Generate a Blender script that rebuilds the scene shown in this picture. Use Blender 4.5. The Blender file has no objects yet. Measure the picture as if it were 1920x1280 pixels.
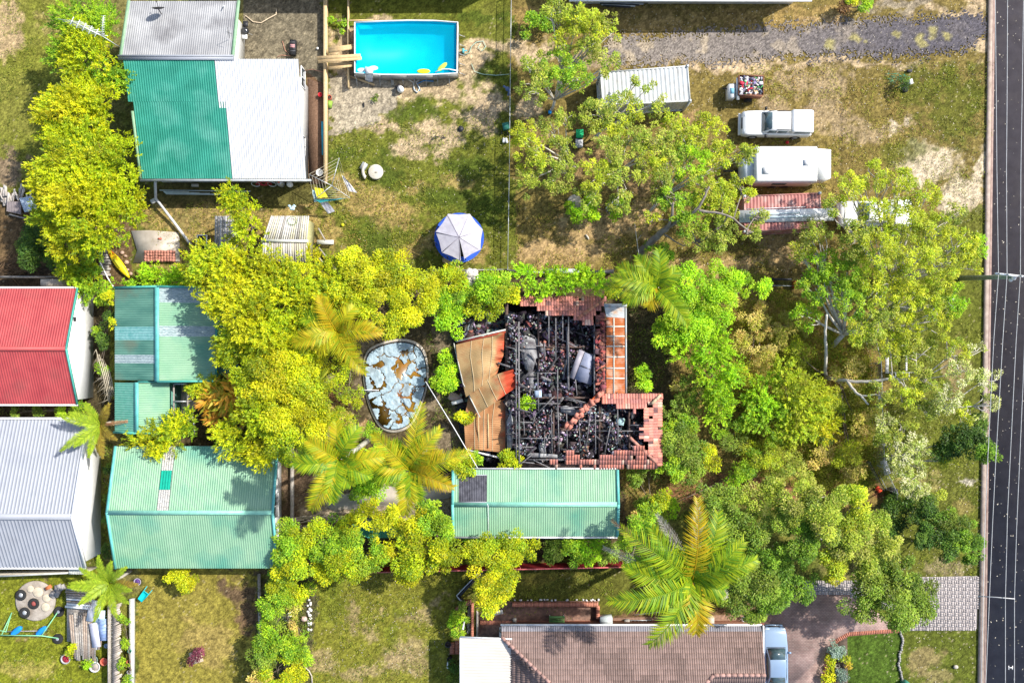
import bpy, math, random
import numpy as np
from mathutils import Vector, Matrix
rad = math.radians
H = 60.0                       # drone height
# ---------------------------------------------------------------- camera, sky, sun, exposure
scn = bpy.context.scene
cam_d = bpy.data.cameras.new('camera'); cam = bpy.data.objects.new('camera', cam_d)
scn.collection.objects.link(cam); cam.location = (0, 0, H); cam.rotation_euler = (0, 0, 0)
cam_d.sensor_width = 36; cam_d.lens = 28.125; cam_d.clip_end = 3000; scn.camera = cam
SUNV = Vector((0.90, 0.46, 1.0)).normalized()
w = bpy.data.worlds.new('World'); scn.world = w; w.use_nodes = True
nt = w.node_tree; bg = nt.nodes['Background']
sky = nt.nodes.new('ShaderNodeTexSky'); sky.sky_type = 'NISHITA'; sky.sun_disc = False
sky.sun_elevation = math.asin(SUNV.z); sky.sun_rotation = math.atan2(SUNV.x, SUNV.y)
sky.air_density = 1.0; sky.dust_density = 1.5
nt.links.new(sky.outputs[0], bg.inputs[0]); bg.inputs[1].default_value = 0.15
sd = bpy.data.lights.new('sun', 'SUN'); sd.energy = 4.6; sd.angle = rad(0.8); sd.color = (1.0, 0.955, 0.88)
so = bpy.data.objects.new('sun', sd); scn.collection.objects.link(so)
so.rotation_euler = SUNV.to_track_quat('Z', 'Y').to_euler(); so.location = (60, 30, 70)
scn.view_settings.view_transform = 'Standard'; scn.view_settings.look = 'None'
scn.view_settings.exposure = 0.7; scn.view_settings.gamma = 1
scn.cycles.max_bounces = 6; scn.cycles.transparent_max_bounces = 4
# ---------------------------------------------------------------- helpers
COL = scn.collection
rng = random.Random(7)
def W(px, py, h=0.0):
    k = (H - h) / H / 25.0
    return Vector(((px - 960) * k, (640 - py) * k, h))
def G(px, py): return W(px, py, 0)
_m = {}
def M(name, c, c2=None, rough=0.8, metal=0.0, ns=3.0, bump=0.0, bs=30.0, spec=0.3, vcol=False, var=0.15,
      dirt_or_shade=None, dirt_or_shade_amt=0.0, dirt_or_shade_s=0.6, alpha=None, stretch=None, trans=0.0, emit=0.0):
    if name in _m: return _m[name]
    m = bpy.data.materials.new(name); m.use_nodes = True; _m[name] = m
    n = m.node_tree.nodes; l = m.node_tree.links; p = n['Principled BSDF']
    p.inputs['Roughness'].default_value = rough; p.inputs['Metallic'].default_value = metal
    p.inputs['Specular IOR Level'].default_value = spec
    tc = n.new('ShaderNodeTexCoord'); src = tc.outputs['Object']
    if stretch:
        mp = n.new('ShaderNodeMapping'); mp.inputs['Scale'].default_value = stretch
        l.new(src, mp.inputs[0]); src2 = mp.outputs[0]
    else: src2 = src
    nz = n.new('ShaderNodeTexNoise'); nz.inputs['Scale'].default_value = ns; nz.inputs['Detail'].default_value = 6
    l.new(src2, nz.inputs['Vector'])
    rp = n.new('ShaderNodeMapRange'); rp.inputs[1].default_value = 0.3; rp.inputs[2].default_value = 0.7
    l.new(nz.outputs[0], rp.inputs[0])
    mx = n.new('ShaderNodeMix'); mx.data_type = 'RGBA'
    l.new(rp.outputs[0], mx.inputs[0])
    if vcol:
        at = n.new('ShaderNodeAttribute'); at.attribute_name = 'Col'
        a = n.new('ShaderNodeMix'); a.data_type = 'RGBA'; a.blend_type = 'MULTIPLY'; a.inputs[0].default_value = 1
        b = n.new('ShaderNodeMix'); b.data_type = 'RGBA'; b.blend_type = 'MULTIPLY'; b.inputs[0].default_value = 1
        l.new(at.outputs[0], a.inputs[6]); a.inputs[7].default_value = (1-var, 1-var, 1-var, 1)
        l.new(at.outputs[0], b.inputs[6]); b.inputs[7].default_value = (1+var, 1+var, 1+var, 1)
        l.new(a.outputs[2], mx.inputs[6]); l.new(b.outputs[2], mx.inputs[7])
    else:
        if c2 is None: c2 = tuple(min(1, v*(1+var)) for v in c); c = tuple(v*(1-var) for v in c)
        mx.inputs[6].default_value = (*c, 1); mx.inputs[7].default_value = (*c2, 1)
    out = mx.outputs[2]
    if dirt_or_shade:
        n2 = n.new('ShaderNodeTexNoise'); n2.inputs['Scale'].default_value = dirt_or_shade_s; n2.inputs['Detail'].default_value = 8
        l.new(src, n2.inputs['Vector'])
        r2 = n.new('ShaderNodeMapRange'); r2.inputs[1].default_value = 0.5; r2.inputs[2].default_value = 0.7
        r2.inputs[4].default_value = dirt_or_shade_amt; l.new(n2.outputs[0], r2.inputs[0])
        m2 = n.new('ShaderNodeMix'); m2.data_type = 'RGBA'; l.new(r2.outputs[0], m2.inputs[0])
        l.new(out, m2.inputs[6]); m2.inputs[7].default_value = (*dirt_or_shade, 1); out = m2.outputs[2]
    l.new(out, p.inputs['Base Color'])
    if bump:
        nb = n.new('ShaderNodeTexNoise'); nb.inputs['Scale'].default_value = bs; nb.inputs['Detail'].default_value = 4
        l.new(src2, nb.inputs['Vector'])
        bp = n.new('ShaderNodeBump'); bp.inputs['Strength'].default_value = bump; bp.inputs['Distance'].default_value = 0.05
        l.new(nb.outputs[0], bp.inputs['Height']); l.new(bp.outputs[0], p.inputs['Normal'])
    if trans: p.inputs['Transmission Weight'].default_value = trans
    return m
def leaf_mat():
    m = bpy.data.materials.new('foliage'); m.use_nodes = True
    n = m.node_tree.nodes; l = m.node_tree.links; p = n['Principled BSDF']
    at = n.new('ShaderNodeAttribute'); at.attribute_name = 'Col'
    l.new(at.outputs[0], p.inputs['Base Color']); p.inputs['Roughness'].default_value = 0.5
    p.inputs['Specular IOR Level'].default_value = 0.25
    tr = n.new('ShaderNodeBsdfTranslucent'); l.new(at.outputs[0], tr.inputs[0])
    mx = n.new('ShaderNodeMixShader'); mx.inputs[0].default_value = 0.38
    l.new(p.outputs[0], mx.inputs[1]); l.new(tr.outputs[0], mx.inputs[2])
    l.new(mx.outputs[0], n['Material Output'].inputs[0]); return m
LEAF = leaf_mat()
def tag(o, label=None, cat=None, group=None, kind=None):
    if label: o['label'] = label
    if cat: o['category'] = cat
    if group: o['group'] = group
    if kind: o['kind'] = kind
    return o
def wloc(o):
    v = Vector((0, 0, 0))
    while o is not None: v += o.location; o = o.parent
    return v
def thing(name, label, cat, loc, group=None):
    o = bpy.data.objects.new(name, None); COL.objects.link(o); o.location = loc; o.empty_display_size = 0.3
    return tag(o, label, cat, group)
def fastmesh(name, V, F, cols=None, smooth=False):
    """V (n,3) array, F list of index tuples or (m,k) array"""
    me = bpy.data.meshes.new(name)
    V = np.asarray(V, dtype=np.float32)
    me.vertices.add(len(V)); me.vertices.foreach_set('co', V.ravel())
    if isinstance(F, np.ndarray):
        k = F.shape[1]; flat = F.ravel().astype(np.int32); tot = np.full(len(F), k, dtype=np.int32)
    else:
        tot = np.array([len(f) for f in F], dtype=np.int32)
        flat = np.array([i for f in F for i in f], dtype=np.int32)
    st = np.zeros(len(tot), dtype=np.int32); st[1:] = np.cumsum(tot)[:-1]
    me.loops.add(len(flat)); me.loops.foreach_set('vertex_index', flat)
    me.polygons.add(len(tot)); me.polygons.foreach_set('loop_start', st); me.polygons.foreach_set('loop_total', tot)
    if smooth: me.polygons.foreach_set('use_smooth', np.ones(len(tot), dtype=bool))
    me.update(calc_edges=True); me.validate()
    if cols is not None:
        a = me.color_attributes.new('Col', 'FLOAT_COLOR', 'POINT')
        c = np.ones((len(V), 4), dtype=np.float32); c[:, :3] = np.asarray(cols, dtype=np.float32)
        a.data.foreach_set('color', c.ravel())
    return me
def link(name, me, mat, parent=None, origin=None):
    o = bpy.data.objects.new(name, me); COL.objects.link(o)
    if mat: me.materials.append(mat)
    if parent: o.parent = parent; o.location = (0, 0, 0)
    elif origin is not None: o.location = origin
    return o
class MB:
    def __init__(s): s.v = []; s.f = []; s.c = []; s.col = (0.5, 0.5, 0.5); s.used = False; s.sm = False
    def color(s, *c): s.col = c; s.used = True; return s
    def add(s, vs, fs):
        b = len(s.v); s.v += [tuple(v) for v in vs]; s.f += [tuple(i+b for i in f) for f in fs]; s.c += [s.col]*len(vs); return s
    def obox(s, c, X, Y, Z):   # centre, half-axis vectors
        c, X, Y, Z = map(Vector, (c, X, Y, Z)); vs = []
        for k in (-1, 1):
            for i, j in ((-1, -1), (1, -1), (1, 1), (-1, 1)): vs.append(c + X*i + Y*j + Z*k)
        return s.add(vs, [(3, 2, 1, 0), (4, 5, 6, 7), (0, 1, 5, 4), (1, 2, 6, 5), (2, 3, 7, 6), (3, 0, 4, 7)])
    def box(s, c, sz, rz=0.0):
        a = Matrix.Rotation(rz, 3, 'Z')
        return s.obox(c, a @ Vector((sz[0]/2, 0, 0)), a @ Vector((0, sz[1]/2, 0)), (0, 0, sz[2]/2))
    def beam(s, a, b, wd, ht):
        a, b = Vector(a), Vector(b); d = b - a
        if d.length < 1e-5: return s
        D = d.normalized(); up = Vector((0, 0, 1)) if abs(D.z) < 0.95 else Vector((1, 0, 0))
        X = D.cross(up).normalized(); Z = X.cross(D)
        return s.obox((a+b)/2, d/2, X*wd/2, Z*ht/2)
    def tube(s, pts, r, n=6, cap=True):
        pts = [Vector(p) for p in pts]; rs = r if isinstance(r, (list, tuple)) else [r]*len(pts)
        vs = []; X = None
        for i, p in enumerate(pts):
            d = (pts[min(i+1, len(pts)-1)] - pts[max(i-1, 0)])
            d = d.normalized() if d.length > 1e-6 else Vector((0, 0, 1))
            if X is None:
                up = Vector((0, 0, 1)) if abs(d.z) < 0.9 else Vector((1, 0, 0)); X = d.cross(up).normalized()
            else:
                X = (X - d*X.dot(d)); X = X.normalized() if X.length > 1e-5 else d.orthogonal().normalized()
            Y = d.cross(X)
            for k in range(n):
                t = 2*math.pi*k/n; vs.append(p + (X*math.cos(t) + Y*math.sin(t))*rs[i])
        fs = [(i*n+k, i*n+(k+1) % n, (i+1)*n+(k+1) % n, (i+1)*n+k) for i in range(len(pts)-1) for k in range(n)]
        if cap: fs += [tuple(range(n-1, -1, -1)), tuple((len(pts)-1)*n+k for k in range(n))]
        return s.add(vs, fs)
    def cyl(s, c, r, h, n=16, r2=None):  # c = base centre
        c = Vector(c); return s.tube([c, c+Vector((0, 0, h))], [r, r if r2 is None else r2], n)
    def lathe(s, c, prof, n=16):   # prof [(r,z)]
        c = Vector(c); vs = []
        for r, z in prof:
            for k in range(n): t = 2*math.pi*k/n; vs.append(c + Vector((r*math.cos(t), r*math.sin(t), z)))
        fs = [(i*n+k, i*n+(k+1) % n, (i+1)*n+(k+1) % n, (i+1)*n+k) for i in range(len(prof)-1) for k in range(n)]
        if prof[-1][0] > 1e-4: fs.append(tuple((len(prof)-1)*n+k for k in range(n)))
        if prof[0][0] > 1e-4: fs.append(tuple(range(n-1, -1, -1)))
        return s.add(vs, fs)
    def ball(s, c, r, n=10, sq=(1, 1, 1), jit=0.0):
        c = Vector(c); vs = []; m = n//2+1
        for i in range(m+1):
            a = math.pi*i/m
            for k in range(n):
                t = 2*math.pi*k/n; q = 1+rng.uniform(-jit, jit) if jit else 1
                vs.append(c + Vector((r*sq[0]*q*math.sin(a)*math.cos(t), r*sq[1]*q*math.sin(a)*math.sin(t), r*sq[2]*q*math.cos(a))))
        fs = [(i*n+k, (i+1)*n+k, (i+1)*n+(k+1) % n, i*n+(k+1) % n) for i in range(m) for k in range(n)]
        return s.add(vs, fs)
    def prism(s, pts, z0, z1):   # pts world xy list
        n = len(pts); vs = [(p[0], p[1], z0) for p in pts] + [(p[0], p[1], z1) for p in pts]
        ar = sum(pts[i][0]*pts[(i+1) % n][1]-pts[(i+1) % n][0]*pts[i][1] for i in range(n))
        o = list(range(n)) if ar > 0 else list(range(n-1, -1, -1))
        fs = [tuple(reversed(o)), tuple(i+n for i in o)]
        fs += [(o[i], o[(i+1) % n], o[(i+1) % n]+n, o[i]+n) for i in range(n)]
        return s.add(vs, fs)
    def quad(s, a, b, c, d): return s.add([a, b, c, d], [(0, 1, 2, 3)])
    def loft(s, rings, cap=True, closed=True):
        n = len(rings[0]); vs = [v for r in rings for v in r]
        K = n if closed else n-1
        fs = [(i*n+k, i*n+(k+1) % n, (i+1)*n+(k+1) % n, (i+1)*n+k) for i in range(len(rings)-1) for k in range(K)]
        if cap: fs += [tuple(range(n-1, -1, -1)), tuple((len(rings)-1)*n+k for k in range(n))]
        return s.add(vs, fs)
    def sheet(s, p00, p10, p11, p01, pitch=0.2, amp=0.02, th=0.04, nv=1, sag=None, prof='sin'):
        """corrugated sheet; ribs run from edge p00-p10 to edge p01-p11"""
        p00, p10, p11, p01 = map(Vector, (p00, p10, p11, p01))
        L = max((p10-p00).length, (p11-p01).length); nr = max(2, int(L/pitch)); sg = 6; nu = nr*sg
        N = (p10-p00).cross(p01-p00).normalized()
        if N.z < 0: N = -N
        vs = []
        for j in range(nv+1):
            v = j/nv
            for i in range(nu+1):
                u = i/nu; p = (p00*(1-u)+p10*u)*(1-v)+(p01*(1-u)+p11*u)*v
                if prof == 'sin': d = amp*math.sin(2*math.pi*i/sg)
                elif prof == 'rib': d = amp*1.6 if i % sg in (0, 1) else 0
                if sag: d += sag(u, v)
                vs.append(p+N*d)
        fs = [(j*(nu+1)+i, j*(nu+1)+i+1, (j+1)*(nu+1)+i+1, (j+1)*(nu+1)+i) for j in range(nv) for i in range(nu)]
        s.add(vs, fs)
        if not sag: s.add([p00-N*th, p10-N*th, p11-N*th, p01-N*th], [(3, 2, 1, 0)])
        return s
    def build(s, name, mat, parent=None, smooth=False, origin=None):
        V = np.array(s.v, dtype=np.float64)
        if parent is not None: o = wloc(parent)
        elif origin is not None: o = Vector(origin)
        else:
            mn, mxx = V.min(0), V.max(0); o = Vector(((mn[0]+mxx[0])/2, (mn[1]+mxx[1])/2, mn[2]))
        V = V - np.array(o[:])
        me = fastmesh(name, V, s.f, s.c if s.used else None, smooth)
        return link(name, me, mat, parent, o if parent is None else None)
def single(name, mb, mat, label, cat, group=None, smooth=False):
    return tag(mb.build(name, mat, None, smooth), label, cat, group)
def struct(name, mb, mat):
    return tag(mb.build(name, mat, None, False, (0, 0, 0)), kind='structure')
# value noise
def vnoise(x, y, sc, seed):
    x = np.asarray(x)*sc; y = np.asarray(y)*sc
    R = np.random.RandomState(seed).rand(256, 256)
    xi = np.floor(x).astype(int); yi = np.floor(y).astype(int); fx = x-xi; fy = y-yi
    fx = fx*fx*(3-2*fx); fy = fy*fy*(3-2*fy)
    a = R[xi % 256, yi % 256]; b = R[(xi+1) % 256, yi % 256]; c = R[xi % 256, (yi+1) % 256]; d = R[(xi+1) % 256, (yi+1) % 256]
    return a*(1-fx)*(1-fy)+b*fx*(1-fy)+c*(1-fx)*fy+d*fx*fy
def fbm(x, y, sc, seed, o=4):
    s = 0; a = 1; t = 0
    for i in range(o): s = s+a*vnoise(x, y, sc*2**i, seed+i); t += a; a *= 0.55
    return s/t
def inpoly(x, y, poly):
    r = np.zeros(x.shape, dtype=bool); n = len(poly)
    for i in range(n):
        x1, y1 = poly[i]; x2, y2 = poly[(i+1) % n]
        if y1 == y2: continue
        c = ((y1 > y) != (y2 > y)) & (x < (x2-x1)*(y-y1)/(y2-y1)+x1); r ^= c
    return r
# ---------------------------------------------------------------- ground (one sheet, real soil / grass patches)
def smooth01(v, a, b): t = np.clip((v-a)/(b-a), 0, 1); return t*t*(3-2*t)
def make_ground():
    xs = np.concatenate([[-900, -300, -120, -60], np.arange(-42, 42.01, 0.11), [60, 120, 300, 900]])
    ys = np.concatenate([[-900, -300, -120, -50], np.arange(-28.5, 28.51, 0.11), [50, 120, 300, 900]])
    X, Y = np.meshgrid(xs, ys, indexing='ij')
    px0 = X*25+960; py0 = 640-Y*25
    px = px0+(fbm(X, Y, 0.6, 1)-0.5)*46+(fbm(X, Y, 3, 5)-0.5)*22
    py = py0+(fbm(X, Y, 0.6, 11)-0.5)*46+(fbm(X, Y, 3, 15)-0.5)*22
    n1 = fbm(X, Y, 0.28, 21, 5); n2 = fbm(X, Y, 1.6, 31, 4); n3 = fbm(X, Y, 5.0, 41, 3)
    C = np.zeros(X.shape+(3,))
    def mix(m, c):
        m = np.clip(m, 0, 1)[..., None]; C[:] = C*(1-m)+np.array(c)*m
    C[:] = (0.10, 0.115, 0.022)
    mix(smooth01(n2, 0.42, 0.62)*0.7, (0.17, 0.165, 0.035))
    mix(smooth01(n1, 0.5, 0.66)*0.6, (0.20, 0.165, 0.075))
    mix(smooth01(n3, 0.5, 0.75)*0.35, (0.05, 0.075, 0.012))
    def ell(cx, cy, rx, ry, c, a=1.0, soft=0.5, nz=0.8):
        d = 1-np.sqrt(((px-cx)/rx)**2+((py-cy)/ry)**2)+(n2-0.5)*nz*1.6
        mix(smooth01(d, 0, soft)*a, c)
    def poly(p, c, a=1.0, raw=False, nz=0.0):
        m = inpoly(px0 if raw else px, py0 if raw else py, p).astype(float)
        if nz: m = m*smooth01(n2+(n3-0.5)*0.8, 0.5-nz, 0.5+0.12)
        mix(m*a, c)
    SAND = (0.43, 0.33, 0.225); STRAW = (0.33, 0.235, 0.10); BROWN = (0.12, 0.075, 0.045); DK = (0.055, 0.04, 0.028)
    LAWN = (0.11, 0.13, 0.018); OL = (0.13, 0.12, 0.02); GREY = (0.26, 0.24, 0.2)
    # far left yard
    poly([(-60, -50), (125, -50), (110, 400), (-60, 400)], (0.18, 0.19, 0.03), 0.7)
    ell(5, 60, 35, 60, (0.36, 0.27, 0.16)); ell(10, 310, 50, 45, (0.2, 0.15, 0.1)); ell(85, 40, 25, 22, (0.3, 0.24, 0.1), 0.6)
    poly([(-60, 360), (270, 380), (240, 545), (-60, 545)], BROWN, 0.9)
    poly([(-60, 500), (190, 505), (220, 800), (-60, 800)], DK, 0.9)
    # strip behind the white roofed house
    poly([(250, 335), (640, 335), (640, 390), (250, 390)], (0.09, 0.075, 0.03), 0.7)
    poly([(270, 385), (600, 380), (600, 500), (270, 510)], STRAW, 0.75, nz=0.35)
    # back court
    poly([(455, -60), (608, -60), (608, 160), (575, 140), (455, 120)], (0.155, 0.135, 0.1), 1, raw=True)
    poly([(575, 135), (610, 160), (612, 340), (575, 340)], (0.15, 0.09, 0.055), 1, raw=True)
    # pool yard
    poly([(608, -40), (960, -40), (955, 510), (600, 510)], (0.12, 0.135, 0.02), 0.8)
    for e in [(700, 60, 90, 24), (640, 90, 30, 60), (760, 165, 150, 28), (880, 120, 40, 55), (930, 90, 60, 22), (915, 185, 55, 24), (700, 180, 70, 40),
              (720, 240, 45, 20), (820, 245, 70, 26), (880, 205, 30, 18), (775, 285, 50, 24), (830, 285, 30, 20), (905, 215, 28, 40)]: ell(*e, SAND, 0.9)
    for e in [(650, 350, 40, 22), (705, 380, 60, 35), (740, 400, 70, 25), (820, 450, 60, 22), (780, 350, 40, 15), (900, 470, 30, 30), (860, 335, 50, 18), (620, 440, 30, 40), (770, 470, 40, 16)]: ell(*e, STRAW, 0.7)
    for e in [(840, 370, 60, 35), (900, 400, 50, 50), (700, 450, 60, 45), (720, 320, 30, 40), (880, 310, 40, 30), (780, 210, 60, 22), (910, 30, 90, 14), (920, 145, 40, 16), (640, 290, 40, 25)]: ell(*e, (0.055, 0.085, 0.012), 0.75)
    poly([(616, 135), (640, 130), (740, 160), (745, 200), (695, 240), (616, 250)], (0.33, 0.29, 0.235), 0.95)
    # north east paddock
    poly([(960, -40), (1860, -40), (1860, 520), (960, 520)], (0.175, 0.13, 0.045), 0.85)
    poly([(960, 15), (1600, 15), (1600, 60), (1150, 65), (960, 80)], (0.27, 0.19, 0.075), 0.85, nz=0.4)
    ell(985, 100, 60, 28, SAND); ell(1140, 105, 60, 22, (0.3, 0.23, 0.16)); ell(990, 200, 40, 30, SAND, 0.9); ell(1380, 125, 110, 16, SAND); ell(1300, 112, 120, 14, SAND, 0.8)
    ell(1250, 40, 60, 16, STRAW, 0.8); ell(1700, 8, 90, 14, (0.26, 0.22, 0.17), .9); ell(1820, 20, 40, 40, SAND, 0.8); ell(1840, 95, 24, 30, SAND)
    ell(1560, 118, 200, 10, SAND, 0.8); ell(1560, 44, 80, 10, (0.36, 0.25, 0.13), 0.8); ell(1780, 20, 60, 14, SAND, 0.7)
    for e in [(1560, 155, 50, 30), (1480, 150, 40, 24), (1550, 215, 60, 40), (1600, 235, 35, 20), (1530, 200, 24, 30), (1450, 200, 40, 20), (1630, 250, 40, 20), (1705, 225, 16, 18), (1680, 245, 18, 12)]: ell(*e, (0.31, 0.235, 0.15), 0.75)
    for e in [(1745, 300, 66, 44), (1720, 330, 44, 26), (1810, 365, 36, 60), (1780, 385, 30, 40), (1835, 330, 16, 70), (1700, 222, 14, 12), (1678, 242, 12, 10)]: ell(*e, (0.5, 0.42, 0.32), 0.95, nz=.5)
    for e in [(1720, 160, 70, 45), (1790, 200, 60, 80), (1700, 280, 60, 24), (1830, 170, 26, 60)]: ell(*e, (0.085, 0.1, 0.014), 0.75)
    for e in [(1130, 430, 110, 40), (1080, 470, 110, 25), (1190, 400, 60, 30), (1000, 470, 60, 30), (1240, 490, 50, 18), (1400, 490, 70, 24), (1470, 460, 50, 50), (1290, 500, 60, 14), (1120, 400, 60, 14)]: ell(*e, (0.38, 0.265, 0.14), 0.85)
    for e in [(1060, 300, 60, 40), (1130, 290, 40, 50), (1180, 340, 60, 40), (1280, 220, 30, 20), (1010, 260, 30, 30)]: ell(*e, (0.27, 0.18, 0.1), 0.7)
    # block of the burnt house
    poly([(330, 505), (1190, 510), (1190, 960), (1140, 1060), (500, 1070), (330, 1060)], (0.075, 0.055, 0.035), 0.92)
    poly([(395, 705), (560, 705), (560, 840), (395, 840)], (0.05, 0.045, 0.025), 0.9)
    for e in [(830, 640, 30, 60), (845, 730, 40, 60), (850, 830, 35, 45), (690, 700, 30, 90)]: ell(*e, (0.2, 0.16, 0.115), 0.8)
    poly([(527, 880), (660, 880), (660, 1010), (527, 1010)], (0.14, 0.095, 0.065), 0.9)
    ell(610, 960, 60, 20, (0.34, 0.27, 0.2), 0.9)
    poly([(590, 925), (850, 900), (855, 965), (600, 965)], (0.26, 0.22, 0.18), 0.8)
    # overgrown front garden
    poly([(1170, 535), (1650, 535), (1660, 960), (1170, 960)], (0.2, 0.145, 0.05), 0.9)
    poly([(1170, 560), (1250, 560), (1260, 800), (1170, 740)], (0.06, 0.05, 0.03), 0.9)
    for e in [(1430, 600, 80, 40), (1400, 640, 50, 60), (1570, 660, 70, 70), (1400, 700, 50, 30), (1590, 800, 60, 90), (1500, 630, 60, 40), (1440, 850, 60, 60)]: ell(*e, (0.42, 0.3, 0.09), 0.85)
    for e in [(1560, 820, 60, 70), (1620, 760, 30, 100), (1500, 700, 60, 50), (1420, 800, 60, 50), (1590, 900, 60, 40)]: ell(*e, (0.12, 0.125, 0.02), 0.65)
    for e in [(1370, 905, 130, 22), (1500, 925, 60, 18), (1650, 925, 40, 14), (1290, 925, 60, 20), (1640, 935, 30, 16)]: ell(*e, (0.2, 0.095, 0.055), 0.9)
    # verge
    poly([(1655, 400), (1860, 400), (1845, 1090), (1655, 1090)], (0.1, 0.115, 0.018), 0.85)
    ell(1720, 902, 60, 9, (0.28, 0.24, 0.1), 0.8); ell(1820, 904, 26, 6, (0.4, 0.37, 0.32), 0.9); ell(1800, 950, 30, 20, (0.2, 0.16, 0.06), 0.7)
    ell(1790, 700, 24, 60, (0.25, 0.18, 0.1), 0.7); ell(1775, 1065, 50, 16, (0.23, 0.19, 0.11), 0.8)
    # southern lawns
    poly([(-60, 1075), (212, 1075), (212, 1350), (-60, 1350)], (0.16, 0.18, 0.015), 0.9)
    ell(40, 1260, 70, 24, (0.29, 0.25, 0.07), 0.8); ell(60, 1190, 40, 14, (0.22, 0.16, 0.07), .8)
    poly([(255, 1065), (495, 1065), (495, 1350), (255, 1350)], (0.23, 0.195, 0.04), 0.85)
    ell(450, 1110, 44, 32, (0.11, 0.075, 0.045)); ell(465, 1160, 30, 50, (0.13, 0.085, 0.05)); ell(450, 1250, 50, 26, (0.13, 0.125, 0.025), 0.7); ell(300, 1090, 40, 14, (0.08, 0.085, 0.015), .7)
    ell(385, 1210, 60, 50, (0.3, 0.22, 0.09), 0.5)
    poly([(480, 1080), (590, 1080), (590, 1350), (480, 1350)], (0.07, 0.065, 0.035), 0.9)
    poly([(590, 1045), (880, 1045), (880, 1140), (845, 1170), (845, 1350), (575, 1350), (590, 1200)], (0.17, 0.17, 0.025), 0.85)
    for e in [(655, 1160, 9, 40), (690, 1190, 18, 20), (700, 1150, 12, 10), (785, 1160, 40, 18), (770, 1230, 60, 30), (740, 1240, 30, 20), (680, 1260, 50, 18), (600, 1240, 40, 30), (830, 1130, 20, 14)]: ell(*e, (0.3, 0.23, 0.13), 0.7)
    for e in [(640, 1090, 30, 20), (760, 1150, 30, 14), (710, 1060, 60, 14), (620, 1130, 30, 60), (730, 1190, 20, 30), (815, 1230, 20, 30)]: ell(*e, (0.115, 0.14, 0.016), 0.7)
    poly([(880, 1045), (1170, 1045), (1440, 1150), (1440, 1175), (880, 1175)], (0.09, 0.095, 0.018), 0.9)
    ell(1020, 1085, 60, 20, (0.15, 0.13, 0.03), 0.7)
    poly([(1150, 1145), (1440, 1145), (1440, 1175), (1150, 1175)], (0.14, 0.085, 0.05), 0.9)
    poly([(1588, 1183), (1690, 1183), (1690, 1350), (1590, 1350)], (0.055, 0.1, 0.014), 0.95, raw=True)
    poly([(1690, 1178), (1834, 1178), (1834, 1350), (1690, 1350)], (0.085, 0.105, 0.016), 0.95, raw=True)
    ell(1740, 1240, 46, 34, (0.27, 0.2, 0.11), 0.6); ell(1770, 1280, 40, 24, (0.25, 0.2, 0.1), 0.6)
    # fine speckle: fallen leaves, stones, tufts
    R = np.random.RandomState(3); s = R.rand(*X.shape)
    C *= (0.35+1.3*fbm(X, Y, 4.5, 77, 3))[..., None]*(0.68+0.64*R.rand(*X.shape))[..., None]
    big = (fbm(X, Y, 0.5, 91, 2) > 0.42)
    m = ((s > 0.99) & big).astype(float)[..., None]*0.55; C = C*(1-m)+np.array((0.45, 0.38, 0.26))*m
    C *= np.array((.93, .9, .8)) ; C[(np.abs(X) > 41.9) | (np.abs(Y) > 28.4)] = (0.14, 0.13, 0.035)
    nx, ny = X.shape
    V = np.stack([X, Y, np.zeros_like(X)], -1).reshape(-1, 3)
    V[:, 2] = ((fbm(X, Y, 1.5, 55, 3)-0.5)*0.05*(np.abs(X) < 43)*(np.abs(Y) < 29)).ravel()-0.03
    I = np.arange(nx*ny).reshape(nx, ny)
    F = np.stack([I[:-1, :-1], I[1:, :-1], I[1:, 1:], I[:-1, 1:]], -1).reshape(-1, 4)
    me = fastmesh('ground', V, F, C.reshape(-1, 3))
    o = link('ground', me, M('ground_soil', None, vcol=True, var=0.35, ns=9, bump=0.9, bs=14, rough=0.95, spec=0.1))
    return tag(o, kind='structure')
make_ground()
def ragged(pts, amp=6, step=10, seed=1):
    r = random.Random(seed); out = []
    for i in range(len(pts)):
        a, b = pts[i], pts[(i+1) % len(pts)]; L = math.hypot(b[0]-a[0], b[1]-a[1]); n = max(1, int(L/step))
        for k in range(n): t = k/n; out.append((a[0]+(b[0]-a[0])*t+r.uniform(-amp, amp), a[1]+(b[1]-a[1])*t+r.uniform(-amp, amp)))
    return out
def sheet_px(pts, z): return [tuple(G(*p)[:2]) for p in pts]
# road and kerb
mb = MB(); mb.prism(sheet_px([(1869, -300), (2900, -300), (2900, 1600), (1843, 1600)], 0), -0.02, 0.03)
struct('road', mb, M('asphalt', (0.1, 0.08, 0.08), (0.135, 0.11, 0.11), ns=1.2, bump=0.12, bs=90, rough=0.9, dirt_or_shade=(0.15, 0.12, 0.11), dirt_or_shade_amt=0.6, dirt_or_shade_s=0.8))
mb = MB()
mb.prism(sheet_px([(1864, -300), (1869.4, -300), (1843.4, 1600), (1838, 1600)], 0), -0.02, 0.045)
struct('gutter', mb, M('gutter_concrete', (0.2, 0.13, 0.11), (0.33, 0.24, 0.2), ns=2, bump=0.4, bs=40))
mb = MB()
mb.prism(sheet_px([(1857, -300), (1864.0, -300), (1838.0, 1600), (1828, 1600)], 0), -0.02, 0.13)
struct('kerb', mb, M('kerb_concrete', (0.24, 0.18, 0.145), (0.36, 0.29, 0.24), ns=2.5, bump=0.4, bs=40))
# road letter
mb = MB()
for a, b in (((1891, 1247), (1891, 1254)), ((1898, 1247), (1898, 1254)), ((1891, 1250.5), (1898, 1250.5))):
    mb.beam(G(*a)+Vector((0, 0, 0.034)), G(*b)+Vector((0, 0, 0.034)), 0.055, 0.004)
struct('road_marking', mb, M('white_road_paint', (0.75, 0.75, 0.72)))
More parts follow.
